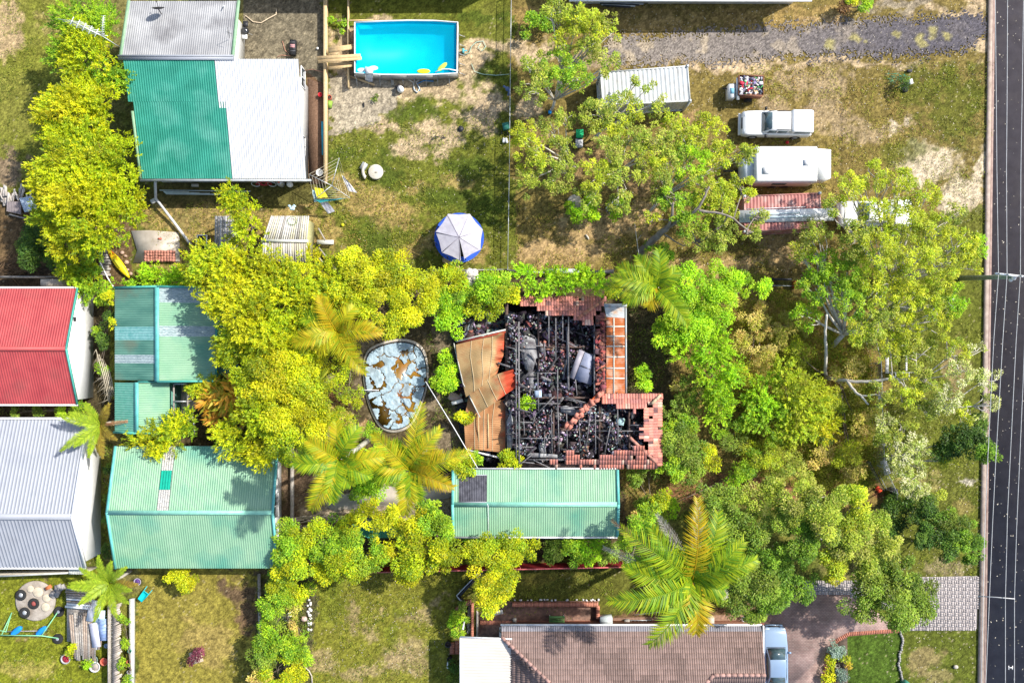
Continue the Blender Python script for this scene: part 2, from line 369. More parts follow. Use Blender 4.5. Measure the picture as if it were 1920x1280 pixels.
# gravel drive
gp = ragged([(1150, 75), (1300, 62), (1450, 52), (1600, 44), (1720, 38), (1800, 28), (1840, 30), (1852, 55), (1835, 80), (1780, 100), (1700, 105), (1560, 104), (1420, 112), (1300, 118), (1160, 118), (1120, 100)], 4, 8, 4)
def gravel():
    d = .1; x = np.arange(6, 36, d); y = np.arange(20, 25.5, d); X, Y = np.meshgrid(x, y, indexing='ij')
    px = X*25+960+(fbm(X, Y, 1.5, 3)-.5)*26; py = 640-Y*25+(fbm(X, Y, 1.5, 8)-.5)*22; ok = sum(inpoly(px+a, py+b, gp).astype(float) for a, b in ((0, 0), (7, 0), (-7, 0), (0, 7), (0, -7), (0, 12), (0, -12)))/7 > .05+.9*np.random.RandomState(9).rand(*X.shape)
    R = np.random.RandomState(5); C = np.zeros(X.shape+(3,)); f = np.clip((X-14)/16, 0, 1)[..., None]
    C[:] = np.array((.2, .17, .145))*(1-f)+np.array((.085, .076, .085))*f
    e = fbm(X, Y, .9, 44, 4); m = np.clip((e-.54)*7, 0, .7)[..., None]*(1.1-f); C = C*(1-m)+np.array((.36, .29, .2))*m
    for cx, cy, r_ in ((1553, 83, 9), (1605, 72, 6), (1625, 76, 5), (1683, 68, 7), (1722, 70, 7), (1776, 70, 8), (1727, 82, 7), (1748, 61, 9)): m = np.clip(1.6-np.hypot(px-cx, (py-cy)*1.2)/r_, 0, .8)[..., None]; C = C*(1-m)+np.array((.3, .26, .09))*m
    C *= (.5+1.0*R.rand(*X.shape))[..., None]; Z = .018+(fbm(X, Y, 1.5, 55, 3)-0.5)*0.05-.02+.02
    I = np.arange(X.size).reshape(X.shape); q = ok[:-1, :-1]; F = np.stack([I[:-1, :-1], I[1:, :-1], I[1:, 1:], I[:-1, 1:]], -1)[q]
    o = link('driveway', fastmesh('driveway', np.stack([X, Y, Z], -1).reshape(-1, 3), F, C.reshape(-1, 3)), M('blue_metal_gravel', None, vcol=True, var=.3, ns=14, bump=.8, bs=30, rough=.95)); tag(o, kind='structure')
gravel()
def litter():
    R = np.random.RandomState(2); V = []
    for x0, x1, y0, y1, n in ((35.6, 38.4, -26, 26, 260), (8, 35, 5, 25.5, 2600), (-14, 0, 5, 18, 500), (-14, -5, -25, -17, 350), (28, 35, -26, -5, 700), (7, 34, 20, 24.5, 500)):
        x, y = R.uniform(x0, x1, n), R.uniform(y0, y1, n); a = R.rand(n)*6.3; s = R.uniform(.02, .055, n)*(1.3 if x0 > 35 else 1); z = (.038 if x0 > 35 else .03)
        d = np.stack([np.cos(a)*s, np.sin(a)*s, R.uniform(0, .02, n)], -1); e = np.stack([-np.sin(a)*s*.5, np.cos(a)*s*.5, R.uniform(0, .02, n)], -1); P = np.stack([x, y, np.full(n, z)], -1); V.append(np.stack([P-d, P-e, P+d, P+e], 1).reshape(-1, 3))
    V = np.concatenate(V); F = np.arange(len(V), dtype=np.int32).reshape(-1, 4); tag(link('leaf_litter', fastmesh('leaf_litter', V, F), M('dry_leaf', (.38, .32, .22), (.62, .57, .47), ns=2)), 'pale dry leaves scattered over paddock, verge and road', 'leaf litter', kind='stuff')
litter()
# ---------------------------------------------------------------- buildings
V3 = lambda x, y, z: Vector((x, y, z))
m_whitewall = M('white_render', (0.74, 0.74, 0.72), bump=0.2, bs=20, var=0.05)
m_glass = M('window_glass', (0.03, 0.04, 0.045), rough=0.06, spec=0.8, var=0.1)
m_teal = M('teal_trim', (0.07, 0.32, 0.26), rough=0.45, var=0.12)
m_greenroof = M('pale_green_sheet', (0.17, 0.33, 0.205), (0.235, 0.385, 0.25), rough=0.5, ns=0.8, dirt_or_shade=(0.05, 0.24, 0.18), dirt_or_shade_amt=0.8, dirt_or_shade_s=0.3, stretch=(1, 1, 1))  # teal blotches put shadow tones into the roof colour
m_tealroof = M('emerald_sheet', (0.015, 0.18, 0.125), (0.03, 0.25, 0.18), rough=0.5, ns=1.0, dirt_or_shade=(0.14, 0.33, 0.27), dirt_or_shade_amt=0.35, dirt_or_shade_s=0.5)
m_greyroof = M('grey_sheet', (0.22, 0.22, 0.225), (0.34, 0.34, 0.34), rough=0.6, ns=0.7, dirt_or_shade=(0.1, 0.095, 0.1), dirt_or_shade_amt=0.8, dirt_or_shade_s=0.45)
m_redroof = M('red_sheet', (0.31, 0.042, 0.047), (0.39, 0.065, 0.065), rough=0.5, ns=1.0, dirt_or_shade=(0.24, 0.07, 0.06), dirt_or_shade_amt=0.5)
m_silver = M('zinc_sheet', (0.25, 0.265, 0.3), (0.32, 0.335, 0.365), rough=0.45, ns=0.6, dirt_or_shade=(0.19, 0.2, 0.23), dirt_or_shade_amt=0.5)
m_whitesheet = M('white_sheet', (0.5, 0.51, 0.52), (0.62, 0.62, 0.62), rough=0.5, ns=1.5)
m_gutter = M('gutter_white', (0.7, 0.7, 0.7), rough=0.4)
m_timber = M('pale_timber', (0.5, 0.36, 0.18), (0.62, 0.47, 0.26), ns=8, rough=0.8, stretch=(1, 1, 1))
m_greytimber = M('weathered_timber', (0.22, 0.19, 0.16), (0.4, 0.37, 0.33), ns=7, rough=0.9, bump=0.4)
m_dark = M('dark_metal', (0.025, 0.025, 0.03), rough=0.5)
m_conc = M('concrete', (0.4, 0.35, 0.29), (0.54, 0.48, 0.4), ns=1.6, bump=0.15, bs=25, dirt_or_shade=(0.18, 0.15, 0.12), dirt_or_shade_amt=0.6)
m_steel = M('galvanised_steel', (0.42, 0.44, 0.45), rough=0.4, metal=0.4)
def body(name, mat, par, x0, x1, y0, y1, ze, ridge=None, z0=-0.05, top=None):
    """wall block under a roof; ridge=('x', y, z) or ('y', x, z); top = 4 heights for a skillion (x0y0,x1y0,x1y1,x0y1)"""
    mb = MB(); b = [(x0, y0, z0), (x1, y0, z0), (x1, y1, z0), (x0, y1, z0)]
    if top: t = [(x0, y0, top[0]), (x1, y0, top[1]), (x1, y1, top[2]), (x0, y1, top[3])]
    elif isinstance(ze, tuple): t = [(x0, y0, ze[0]), (x1, y0, ze[0]), (x1, y1, ze[1]), (x0, y1, ze[1])] if ridge[0] == 'x' else [(x0, y0, ze[0]), (x1, y0, ze[1]), (x1, y1, ze[1]), (x0, y1, ze[0])]
    else: t = [(x0, y0, ze), (x1, y0, ze), (x1, y1, ze), (x0, y1, ze)]
    if not ridge:
        mb.add(b+t, [(3, 2, 1, 0), (4, 5, 6, 7), (0, 1, 5, 4), (1, 2, 6, 5), (2, 3, 7, 6), (3, 0, 4, 7)])
    elif ridge[0] == 'x':
        r = [(x0, ridge[1], ridge[2]), (x1, ridge[1], ridge[2])]
        mb.add(b+t+r, [(3, 2, 1, 0), (0, 1, 5, 4), (2, 3, 7, 6), (1, 2, 6, 9, 5), (3, 0, 4, 8, 7), (4, 5, 9, 8), (6, 7, 8, 9)])
    else:
        r = [(ridge[1], y0, ridge[2]), (ridge[1], y1, ridge[2])]
        mb.add(b+t+r, [(3, 2, 1, 0), (1, 2, 6, 5), (3, 0, 4, 7), (0, 1, 5, 8, 4), (2, 3, 7, 9, 6), (5, 6, 9, 8), (7, 4, 8, 9)])
    return mb.build(name, mat, par)
def window(par, c, wd, ht, face, fmat=None):
    """window on a wall facing +x / -x / +y / -y, c = centre on wall surface"""
    d = {'+x': V3(1, 0, 0), '-x': V3(-1, 0, 0), '+y': V3(0, 1, 0), '-y': V3(0, -1, 0)}[face]; s = V3(-d.y, d.x, 0)
    mb = MB(); c = Vector(c)
    for k in (-1, 1):
        mb.obox(c+s*k*wd/2+d*0.03, s*0.03, d*0.03, V3(0, 0, ht/2+0.03))
        mb.obox(c+V3(0, 0, k*ht/2)+d*0.03, s*(wd/2-0.03), d*0.027, V3(0, 0, 0.03))
    mb.obox(c+d*0.03, s*0.02, d*0.025, V3(0, 0, ht/2-0.03))
    f = mb.build('window', fmat or m_gutter, par)
    mb = MB(); mb.obox(c+d*0.015, s*(wd/2-0.03), d*0.008, V3(0, 0, ht/2-0.03)); mb.build('pane', m_glass, f)
    return f
def line(mb, a, b, wd=0.12, ht=0.1): return mb.beam(a, b, wd, ht)
# --- house with a half green, half white roof
t = thing('house', 'house whose long roof is half emerald green and half bright white', 'house', (-20.5, 17, 0))
yt, yb, zt, zb = (640-111)*.9133/25, (640-335)*.9483/25, 5.2, 3.1
zr = lambda y: zb+(zt-zb)*(y-yb)/(yt-yb)
body('wall', m_whitewall, t, -26.2, -15.28, yb+.35, yt-.3, 0, top=(zr(yb+.35)-.12, zr(yb+.35)-.12, zr(yt-.3)-.12, zr(yt-.3)-.12))
P = lambda x, y, o=0: V3(x, y, zr(y)+o)
mb = MB(); y1 = (640-193)*.93/25
mb.sheet(P(-26.65, yt), P(-20.4, yt), P(-20.4, y1), P(-26.65, y1), .16, .018, nv=1)
mb.sheet(P(-26.3, y1), P(-19.9, y1), P(-19.9, yb), P(-26.3, yb), .16, .018, nv=1)
mb.build('green_roof_sheets', m_tealroof, t)
mb = MB(); mb.sheet(P(-20.38, yt), P(-14.65, yt), P(-14.65, y1-.4), P(-20.38, y1-.4), .16, .018)
mb.sheet(P(-19.88, y1-.4), P(-14.65, y1-.4), P(-14.65, yb), P(-19.88, yb), .16, .018)
mb.build('white_roof_sheets', m_whitesheet, t)
mb = MB(); mb.box((-20.4, yb-.1, zb-.1), (12.2, .14, .13)); mb.build('gutter', M('grey_gutter', (0.35, 0.37, 0.38), rough=0.4), t)
mb = MB(); line(mb, P(-26.42, y1-.6, 0), P(-26.42, yb, 0), .16, .12); mb.build('barge_board', M('sage_trim', (0.22, 0.36, 0.22)), t)
for yy in (19.2, 14.3): window(t, (-15.28, yy, 1.6), 1.4, 1.1, '+x')
# lean-to lower roof of the same house
mb = MB(); zr2 = lambda y: 3.9+(5.1-3.9)*(23.85-y)/(23.85-19.55)
Q = lambda x, y, o=0: V3(x, y, zr2(y)+o)
mb.sheet(Q(-26.78, 23.85), Q(-19.25, 23.85), Q(-19.25, 19.55), Q(-26.78, 19.55), .15, .018, nv=1); mb.build('grey_roof_sheets', m_greyroof, t)
body('wall', m_whitewall, t, -26.3, -20.05, 19.1, 23.6, 0, top=(zr2(19.1)-.35, zr2(19.1)-.35, zr2(23.6)-.1, zr2(23.6)-.1))
for x_ in (-26.86, -19.17): mb = MB(); line(mb, Q(x_, 23.85), Q(x_, 19.4), .2, .14); mb.build('barge_board', M('sage_trim', None), t)
mb = MB(); mb.box((-23, 19.42, 5.25), (7.9, .34, .07)); mb.box((-23, 19.5, 5.31), (7.9, .06, .06))
mb.build('ridge_cap', m_silver, t)
# --- red roofed house
t = thing('house', 'house with a bright red corrugated gable roof and blank white end wall', 'house', (-38, -.3, 0))
body('wall', m_whitewall, t, -47, -31.4, -4.2, 3.5, 2.5, ('x', -.45, 3.9))
E = -31.2
mb = MB(); mb.sheet(V3(-48, 3.79, 2.6), V3(E, 3.79, 2.6), V3(E, -.5, 4.04), V3(-48, -.5, 4.04), .18, .02)
mb.sheet(V3(-48, -.5, 4.04), V3(E, -.5, 4.04), V3(E, -4.48, 2.6), V3(-48, -4.48, 2.6), .18, .02); mb.build('roof', m_redroof, t)
mb = MB(); mb.beam((-48, -.5, 4.09), (E, -.5, 4.09), .3, .04); mb.build('ridge_cap', m_redroof, t)
mb = MB(); line(mb, (E+.03, 3.8, 2.62), (E+.03, -.5, 4.06), .1, .16); line(mb, (E+.03, -.5, 4.06), (E+.03, -4.48, 2.62), .1, .16); mb.build('barge_board', m_teal, t)
mb = MB(); mb.box((-39.6, -4.56, 2.5), (16.8, .12, .12)); mb.box((-39.6, 3.87, 2.5), (16.8, .12, .12)); mb.build('gutter', m_gutter, t)
mb = MB(); mb.box((-31.38, 1.6, 2.6), (.05, .3, .3)); mb.build('wall_vent', m_dark, t)
mb = MB(); mb.box((-33.6, 4.3, 1.2), (1.6, .5, .9)); single('water_heater', mb, m_conc, 'pale box unit against the back wall of the red roofed house', 'unit')
# --- grey roofed house
t = thing('house', 'house with a silver grey ribbed metal roof and white end wall above the slatted fence', 'house', (-38, -11, 0))
E = -30.65
body('wall', m_whitewall, t, -47, -30.85, -15.9, -5.95, (2.45, 2.1), ('x', -12.18, 4.12))
mb = MB(); mb.sheet(V3(-48, -5.66, 2.2), V3(E, -5.66, 2.2), V3(E, -12.18, 4.3), V3(-48, -12.18, 4.3), .25, .035, prof='rib')
mb.sheet(V3(-48, -12.18, 4.3), V3(E, -12.18, 4.3), V3(E, -16.19, 2.6), V3(-48, -16.19, 2.6), .25, .035, prof='rib'); mb.build('roof', m_silver, t)
mb = MB(); mb.beam((-48, -12.18, 4.36), (E, -12.18, 4.36), .42, .05); mb.build('ridge_cap', m_silver, t)
mb = MB(); line(mb, (E+.05, -5.66, 2.24), (E+.05, -12.18, 4.34), .22, .12); line(mb, (E+.05, -12.18, 4.34), (E+.05, -16.19, 2.64), .22, .12); mb.build('barge_board', m_gutter, t)
mb = MB(); mb.box((-39.3, -16.27, 2.5), (17.3, .13, .12)); mb.box((-39.3, -5.56, 2.1), (17.3, .13, .12)); mb.build('gutter', m_gutter, t)
# --- upper green shed
t = thing('shed', 'green gable shed with patchy translucent sheets on its left slope behind the red roofed house', 'shed', (-25, .5, 0))
m_shadegreen = M('aged_shaded_green_sheet', (0.045, 0.15, 0.115), (0.12, 0.27, 0.2), rough=0.45, ns=0.9, dirt_or_shade=(0.16, 0.13, 0.08), dirt_or_shade_amt=0.75, dirt_or_shade_s=0.4, stretch=(.5, 1.5, 1))  # darker green paints the shade of the slope facing away from the sun; brown is dirt
m_clear = M('translucent_sheet', (0.13, 0.2, 0.2), (0.45, 0.52, 0.52), rough=0.3, ns=6, stretch=(1, 4, 1))
body('wall', M('green_wall', (0.12, 0.3, 0.24)), t, -28.2, -21.5, -2.5, 3.6, 2.4, ('y', -25, 3.45))
xs_ = [(3.8, 1.2, m_shadegreen, 'roof_sheets'), (1.2, -.15, m_clear, 'skylight_strip'), (-.15, -.9, m_clear, 'skylight_strip'), (-.9, -2.75, m_shadegreen, 'roof_sheets')]
for a, b, m_, nm in [(3.8, 1.05, m_shadegreen, 'roof_sheets'), (1.05, .1, M('clouded_skylight', (0.1, 0.3, 0.28), (0.22, 0.42, 0.4), rough=.3, ns=5), 'skylight_strip'), (.1, -.95, m_shadegreen, 'roof_sheets'), (-.95, -1.55, m_clear, 'skylight_strip'), (-1.55, -2.75, m_shadegreen, 'roof_sheets')]:
    mb = MB(); mb.sheet(V3(-25, a, 3.6), V3(-25, b, 3.6), V3(-28.55, b, 2.5), V3(-28.55, a, 2.5), .16, .018); mb.build(nm, m_, t)
for a, b, m_, nm in [(3.8, 2.75, m_clear, 'skylight_strip'), (2.75, 1.1, m_greenroof, 'roof_sheets'), (1.1, .35, m_clear, 'skylight_strip'), (.35, -2.75, m_greenroof, 'roof_sheets')]:
    mb = MB(); mb.sheet(V3(-25, a, 3.6), V3(-25, b, 3.6), V3(-21.3, b, 2.6), V3(-21.3, a, 2.6), .16, .018); mb.build(nm, m_, t)
mb = MB(); mb.beam((-25, 3.85, 3.67), (-25, -2.8, 3.67), .3, .05); mb.build('ridge_cap', M('teal_cap', (0.12, 0.42, 0.38), rough=.4), t)
mb = MB(); line(mb, (-28.6, 3.87, 2.52), (-25, 3.87, 3.64), .14, .18); line(mb, (-25, 3.87, 3.64), (-21.25, 3.87, 2.64), .14, .18)
line(mb, (-25, -2.83, 3.64), (-21.25, -2.83, 2.64), .14, .18); line(mb, (-21.2, 3.8, 2.6), (-21.2, -2.8, 2.6), .12, .14); mb.build('barge_board', m_teal, t)
# lower green shed
t = thing('shed', 'small green gable shed in front of the tree ferns with a pergola on its right', 'shed', (-26.5, -4.6, 0))
body('wall', M('green_wall', None), t, -28.3, -24.8, -6.2, -3.0, 2.35, ('y', -26.57, 3.2))
mb = MB(); mb.sheet(V3(-26.57, -2.95, 3.3), V3(-26.57, -6.43, 3.3), V3(-28.55, -6.43, 2.5), V3(-28.55, -2.95, 2.5), .16, .018); mb.build('roof_sheets', M('shaded_mid_green_sheet', (0.08, 0.3, 0.22), (0.14, 0.36, 0.28), rough=.5), t)  # left slope: its shade is put into a darker green
mb = MB(); mb.sheet(V3(-26.57, -2.95, 3.3), V3(-26.57, -6.43, 3.3), V3(-24.57, -6.43, 2.6), V3(-24.57, -2.95, 2.6), .16, .018); mb.build('roof_sheets', m_greenroof, t)
mb = MB(); mb.beam((-26.57, -2.9, 3.37), (-26.57, -6.5, 3.37), .26, .05); mb.build('ridge_cap', M('teal_cap', None), t)
mb = MB(); line(mb, (-28.6, -6.5, 2.52), (-26.57, -6.5, 3.33), .14, .2); line(mb, (-26.57, -6.5, 3.33), (-24.5, -6.5, 2.62), .14, .2); mb.build('barge_board', m_teal, t); mb = MB(); line(mb, (-26.5, -2.86, 3.34), (-24.5, -2.86, 2.64), .1, .18); mb.build('barge_board', m_teal, t)
# pergola frame
t = thing('pergola', 'grey bare pergola frame against the small green shed', 'pergola', (-23.9, -4.2, 0))
for x in (-24.35, -23.35):
    mb = MB(); mb.beam((x, -3.0, 2.4), (x, -5.6, 2.4), .09, .12); mb.build('rail', m_greytimber, t)
for y in (-3.05, -4.3, -5.55):
    mb = MB(); mb.beam((-24.3, y, 2.5), (-23.4, y, 2.5), .08, .1); mb.build('crossbar', m_steel, t)
    mb = MB(); mb.box((-23.35, y, 1.17), (.09, .09, 2.34)); mb.build('post', m_greytimber, t)
mb = MB(); mb.prism(sheet_px([(330, 712), (362, 708), (368, 760), (358, 790), (330, 795)], 0), -.02, .07); struct('patio_slab', mb, m_conc)
# big green lower shed
t = thing('shed', 'large pale green gable shed with a grey skylight strip crossing its upper slope', 'shed', (-22.5, -12, 0))
X0, X1 = -28.35, -16.8
body('wall', m_whitewall, t, X0+.3, X1-.5, -15.95, -7.8, 2.55, ('x', -11.97, 3.75))
def slope(x0, x1, yA, zA, yB, zB, m_, nm, par, pitch=.16, lift=0):
    mb = MB(); mb.sheet(V3(x0, yA, zA+lift), V3(x1, yA, zA+lift), V3(x1, yB, zB+lift), V3(x0, yB, zB+lift), pitch, .018); return mb.build(nm, m_, par)
m_fibre = M('fibreglass_skylight', (0.2, 0.19, 0.17), (0.5, 0.49, 0.46), ns=12, rough=.5)
slope(X0, -24.95, -7.49, 2.7, -11.97, 3.9, m_greenroof, 'roof_sheets', t); slope(-24.1, X1, -7.49, 2.7, -11.97, 3.9, m_greenroof, 'roof_sheets', t)
slope(-24.93, -24.12, -7.49, 2.7, -11.97, 3.9, m_fibre, 'skylight_strip', t)
mb = MB(); zz = lambda y: 2.7+1.2*(-7.49-y)/4.48
mb.sheet(V3(-24.9, -9.15, zz(-9.15)+.04), V3(-24.15, -9.15, zz(-9.15)+.04), V3(-24.15, -10.45, zz(-10.45)+.04), V3(-24.9, -10.45, zz(-10.45)+.04), .16, .018); mb.build('patch_sheet', M('teal_patch', (0.0, 0.28, 0.19)), t)
slope(X0, X1, -11.97, 3.9, -16.23, 2.7, m_greenroof, 'roof_sheets', t)
mb = MB(); mb.beam((X0, -11.97, 3.97), (X1, -11.97, 3.97), .3, .04); mb.build('ridge_cap', M('pale_cap', (0.22, 0.5, 0.38), rough=.4), t)
for x in (X0-.03, X1+.03): mb = MB(); line(mb, (x, -7.49, 2.73), (x, -11.97, 3.93), .16, .16); line(mb, (x, -11.97, 3.93), (x, -16.23, 2.73), .16, .16); mb.build('barge_board', M('teal_cap', None), t)
for y in (-9.2, -12, -14.5): window(t, (X1-.5, y, 1.5), 1.8, 1.1, '+x')
for y in (-8.2, -15.6): mb = MB(); mb.box((X1-.05, y, 1.25), (.14, .14, 2.6)); mb.build('post', m_teal, t)
mb = MB(); mb.box((X1+.35, -12, .1), (.22, 8, .35)); single('garden_edging', mb, m_greytimber, 'long timber edging beside the large pale green shed', 'edging')
# carport
t = thing('carport', 'long green carport with black solar mat below the burnt house', 'carport', (1.7, -11.5, 0))
X0, X1 = -4.21, 7.55
slope(X0, X1, -9.2, 2.6, -11.57, 3.1, m_greenroof, 'roof_sheets', t); slope(X0, X1, -11.57, 3.1, -13.97, 2.6, m_greenroof, 'roof_sheets', t)
mb = MB(); mb.beam((X0, -11.57, 3.15), (X1, -11.57, 3.15), .34, .03); mb.build('ridge_cap', M('pale_cap', None), t)
body('wall', m_whitewall, t, X0+.5, X1-.4, -13.7, -9.5, 2.45, ('x', -11.57, 2.9))
for x in (X0-.02, X1+.02): mb = MB(); line(mb, (x, -9.2, 2.62), (x, -11.57, 3.12), .18, .16); line(mb, (x, -11.57, 3.12), (x, -13.97, 2.62), .18, .16); mb.build('barge_board', M('teal_cap', None), t)
mb = MB(); mb.box((1.67, -14.06, 2.52), (11.8, .12, .1)); mb.box((1.67, -9.12, 2.52), (11.8, .1, .1)); mb.build('gutter', m_gutter, t)
s = thing('solar_mat', 'black ribbed pool heating mat on the corner of the green carport', 'solar mat', W(886, 918, 2.9))
mb = MB(); zc = lambda y: 2.6+.5*(-9.2-y)/2.37+.06
x0, x1 = W(861, 900, 2.8).x, W(913, 900, 2.8).x; ya, yb_ = -9.55, -11.4
mb.sheet(V3(x0, ya, zc(ya)), V3(x1, ya, zc(ya)), V3(x1, yb_, zc(yb_)), V3(x0, yb_, zc(yb_)), .12, .025); mb.build('mat', M('black_rubber', (0.035, 0.035, 0.045), (0.1, 0.1, 0.12), ns=3), s)
for y in (ya, yb_):
    mb = MB(); mb.tube([V3(x0, y, zc(y)+.04), V3(x1, y, zc(y)+.04)], .035); mb.build('header_pipe', m_silver, s)
mb = MB(); mb.tube([V3(x1, yb_, zc(yb_)), V3(x1+.1, yb_-.3, 3.2), V3(x1+.1, -12.5, 2.98), V3(x1+.1, -14, 2.66)], .02); mb.build('pipe', m_gutter, s)
# small teal shed in the hedge
t = thing('shed', 'small dark teal shed half buried in the hedge', 'shed', W(707, 994, 0))
A, B_, C_, D_ = W(660, 978, 2.3), W(757, 980, 2.3), W(757, 998, 2.6), W(660, 996, 2.6)
mb = MB(); mb.sheet(A, B_, C_, D_, .15, .018); E_, F_ = W(757, 1008, 2.2), W(690, 1008, 2.2); mb.sheet(D_, C_, E_, F_, .15, .018); mb.build('roof', m_tealroof, t)
mb = MB(); mb.prism([(p.x, p.y) for p in (A+V3(.2, -.2, 0), B_+V3(-.2, -.2, 0), E_+V3(-.2, .2, 0), F_+V3(0, .2, 0))], 0, 2.15); mb.build('wall', M('green_wall', None), t)
# teal awning beside upper shed
t = thing('lean_to', 'narrow dark teal lean to between the green shed and the yellow trees', 'lean-to', W(428, 645, 0))
A, B_, C_, D_ = W(418, 592, 2.4), W(446, 592, 2.1), W(446, 700, 2.1), W(418, 700, 2.4)
mb = MB(); mb.sheet(A, D_, C_, B_, .15, .018); mb.build('roof', M('deep_teal_sheet', (0.02, 0.17, 0.15)), t)
for p in ((422, 600), (442, 600), (442, 694), (422, 694)): mb = MB(); q = W(*p, 2.1); mb.box((q.x, q.y, 1.04), (.1, .1, 2.06)); mb.build('post', m_greytimber, t)
mb = MB(); mb.beam(W(409, 580, .9), W(413, 700, .9), .1, 1.8); single('timber_screen', mb, m_greytimber, 'dark timber screen beside the wall of the upper green shed', 'screen')
# timber sheds among lime trees
t = thing('shed', 'weathered timber shed with grey white plank roof beside the dog leg posts', 'shed', W(540, 445, 0))
def plankroof(A, B_, C_, D_, n, par, name='roof_planks', cols=None, th=.03, gap=.02, seed=1):
    r = random.Random(seed); mb = MB()
    for i in range(n):
        u0, u1 = i/n, (i+1)/n; a = A.lerp(B_, (u0+u1)/2); b = D_.lerp(C_, (u0+u1)/2); wd = (B_-A).length/n-gap
        c = r.choice(cols); k = r.uniform(.8, 1.15); mb.color(*(v*k for v in c)); o = V3(0, 0, r.uniform(0, .02)); mb.beam(a+o, b+o, wd, th)
    return mb.build(name, M('plank_vcol', None, vcol=True, var=.2, ns=12, rough=.85, bump=.4), par)
GC = [(.5, .48, .44), (.6, .57, .52), (.38, .35, .31), (.52, .48, .36)]
plankroof(W(508, 405, 2.5), W(580, 405, 2.5), W(576, 452, 2.9), W(492, 451, 2.9), 20, t, cols=GC)
plankroof(W(492, 451, 2.9), W(576, 452, 2.9), W(578, 492, 2.4), W(490, 490, 2.4), 20, t, cols=GC, seed=2)
mb = MB(); mb.beam(W(490, 451, 2.97), W(578, 452, 2.97), .2, .04); mb.build('ridge_cap', M('bleached_board', (.5, .5, .45)), t)
a = [W(510, 410, 2.4), W(574, 410, 2.4), W(574, 486, 2.4), W(500, 486, 2.4)]
mb = MB(); mb.prism([(p.x, p.y) for p in a], 0, 2.3); mb.build('wall', M('mossy_board', (.28, .27, .12), (.42, .4, .2), ns=5), t)
mb = MB(); c_ = W(548, 414, 2.75)
mb.tube([c_+V3(.33*math.cos(k*.5), .3*math.sin(k*.5), 0) for k in range(14)], .02); single('cable_coil', mb, M('green_hose', (.12, .2, .05)), 'loose dark coil of hose on the plank shed roof', 'hose')
t = thing('shed', 'grey plank roofed lean to shed partly under lime green foliage', 'shed', W(428, 435, 0))
plankroof(W(403, 405, 2.3), W(449, 405, 2.3), W(447, 468, 2.5), W(402, 466, 2.5), 10, t, cols=[(.26, .25, .24), (.4, .39, .38), (.33, .32, .32)])
for p in ((406, 408), (446, 408), (446, 464), (406, 464)): mb = MB(); q = W(*p, 2.2); mb.box((q.x, q.y, 1.1), (.1, .1, 2.2)); mb.build('post', m_greytimber, t)
# --- tiled house at the bottom
def tiles(mb, A, U, Vv, nu, nv, tw, tl, colf, keep=None, roll=.035, step=.03, jit=0.0, seed=0):
    """individual roof tiles; A origin at eave, U unit along eave, Vv unit upslope"""
    r = random.Random(seed); N = U.cross(Vv); N = -N if N.z < 0 else N; N.normalize(); mb.used = True
    for j in range(nv):
        for i in range(nu):
            c = A+U*(i+.5)*tw+Vv*(j+.5)*tl
            if keep and not keep(c, i, j, r): continue
            mb.col = colf(i, j, r); vs = []
            du = V3(0, 0, 0)
            rot = r.uniform(-jit, jit); dz = N*abs(r.uniform(0, jit*.3))
            uu = U+Vv*rot; vv_ = Vv-U*rot
            for k, (s, off) in enumerate(((0, step), (1.06, 0))):
                for q, hgt in ((-.5, 0), (-.28, .75), (-.05, 1), (.2, .75), (.4, 0), (.5, -.3)):
                    vs.append(c+dz+vv_*((s-.5)*tl)+uu*(q*tw)+N*(off+hgt*roll))
            vs += [c+dz-vv_*.5*tl-uu*.5*tw-N*.02, c+dz-vv_*.5*tl+uu*.5*tw-N*.02]
            fs = [(q, q+1, q+7, q+6) for q in range(5)]+[(12, 5+8, 5, 4, 3, 2, 1, 0)]
            mb.add(vs, fs)
t = thing('house', 'brown tiled house with rows of rolled tiles and grey edge course, beside the parked car', 'house', (8.5, -24, 0))
m_tile = M('brown_roof_tile', None, vcol=True, var=.12, ns=2.0, rough=.8, bump=.2, bs=30)
sl = .3; L_ = math.sqrt(1+sl*sl); Up = V3(0, -1, sl).normalized()
def cb(i, j, r):
    k = r.uniform(.88, 1.1)
    if j == 0: return (.22*k, .21*k, .23*k)
    d = .78 if (fbm(np.array([i*.22]), np.array([j*.5]), .35, 3)[0] > .62) else 1
    return (.22*k*d, .152*k*d, .132*k*d)
def kp(c, i, j, r):
    q = (960+c.x*25*60/(60-c.z), 640-c.y*25*60/(60-c.z))
    if q[0] < 1036 and (q[1]-1195) > (q[0]-940)*.945: return False
    if c.y < -23.5 and c.x > 14.2-(-23.5-c.y)*1.0: return False
    return True
mb = MB(); tiles(mb, V3(-.77, -20.4, 2.6), V3(1, 0, 0), Up, 116, 24, .161, .36, cb, kp, seed=5, roll=.045, step=.045); mb.build('roof_slope', m_tile, t)
mb = MB()
hipA = W(940, 1193, 2.75); hipB = V3(hipA.x+6.5*.86, hipA.y-6.2*1.02, 2.75+6.3*.3)
def hp(c, i, j, r):
    q = (960+c.x*25*60/(60-c.z), 640-c.y*25*60/(60-c.z)); return q[0] < 1100 and (q[1]-1195) > (q[0]-940)*.945
tiles(mb, V3(-.75, -29.2, 2.65), V3(0, 1, 0), V3(1, 0, .3).normalized(), 52, 16, .161, .36, cb, hp, seed=6, roll=.045, step=.045); mb.build('roof_slope', m_tile, t)
def caps(mb, a, b, col, n=None, r=.13, seed=1):
    a, b = Vector(a), Vector(b); n = n or int((b-a).length/.4); q = random.Random(seed); mb.used = True
    for i in range(n):
        k = q.uniform(.85, 1.1); mb.col = tuple(v*k for v in col); p0 = a.lerp(b, i/n); p1 = a.lerp(b, (i+.96)/n); mb.tube([p0, p1], [r, r*.88], 8)
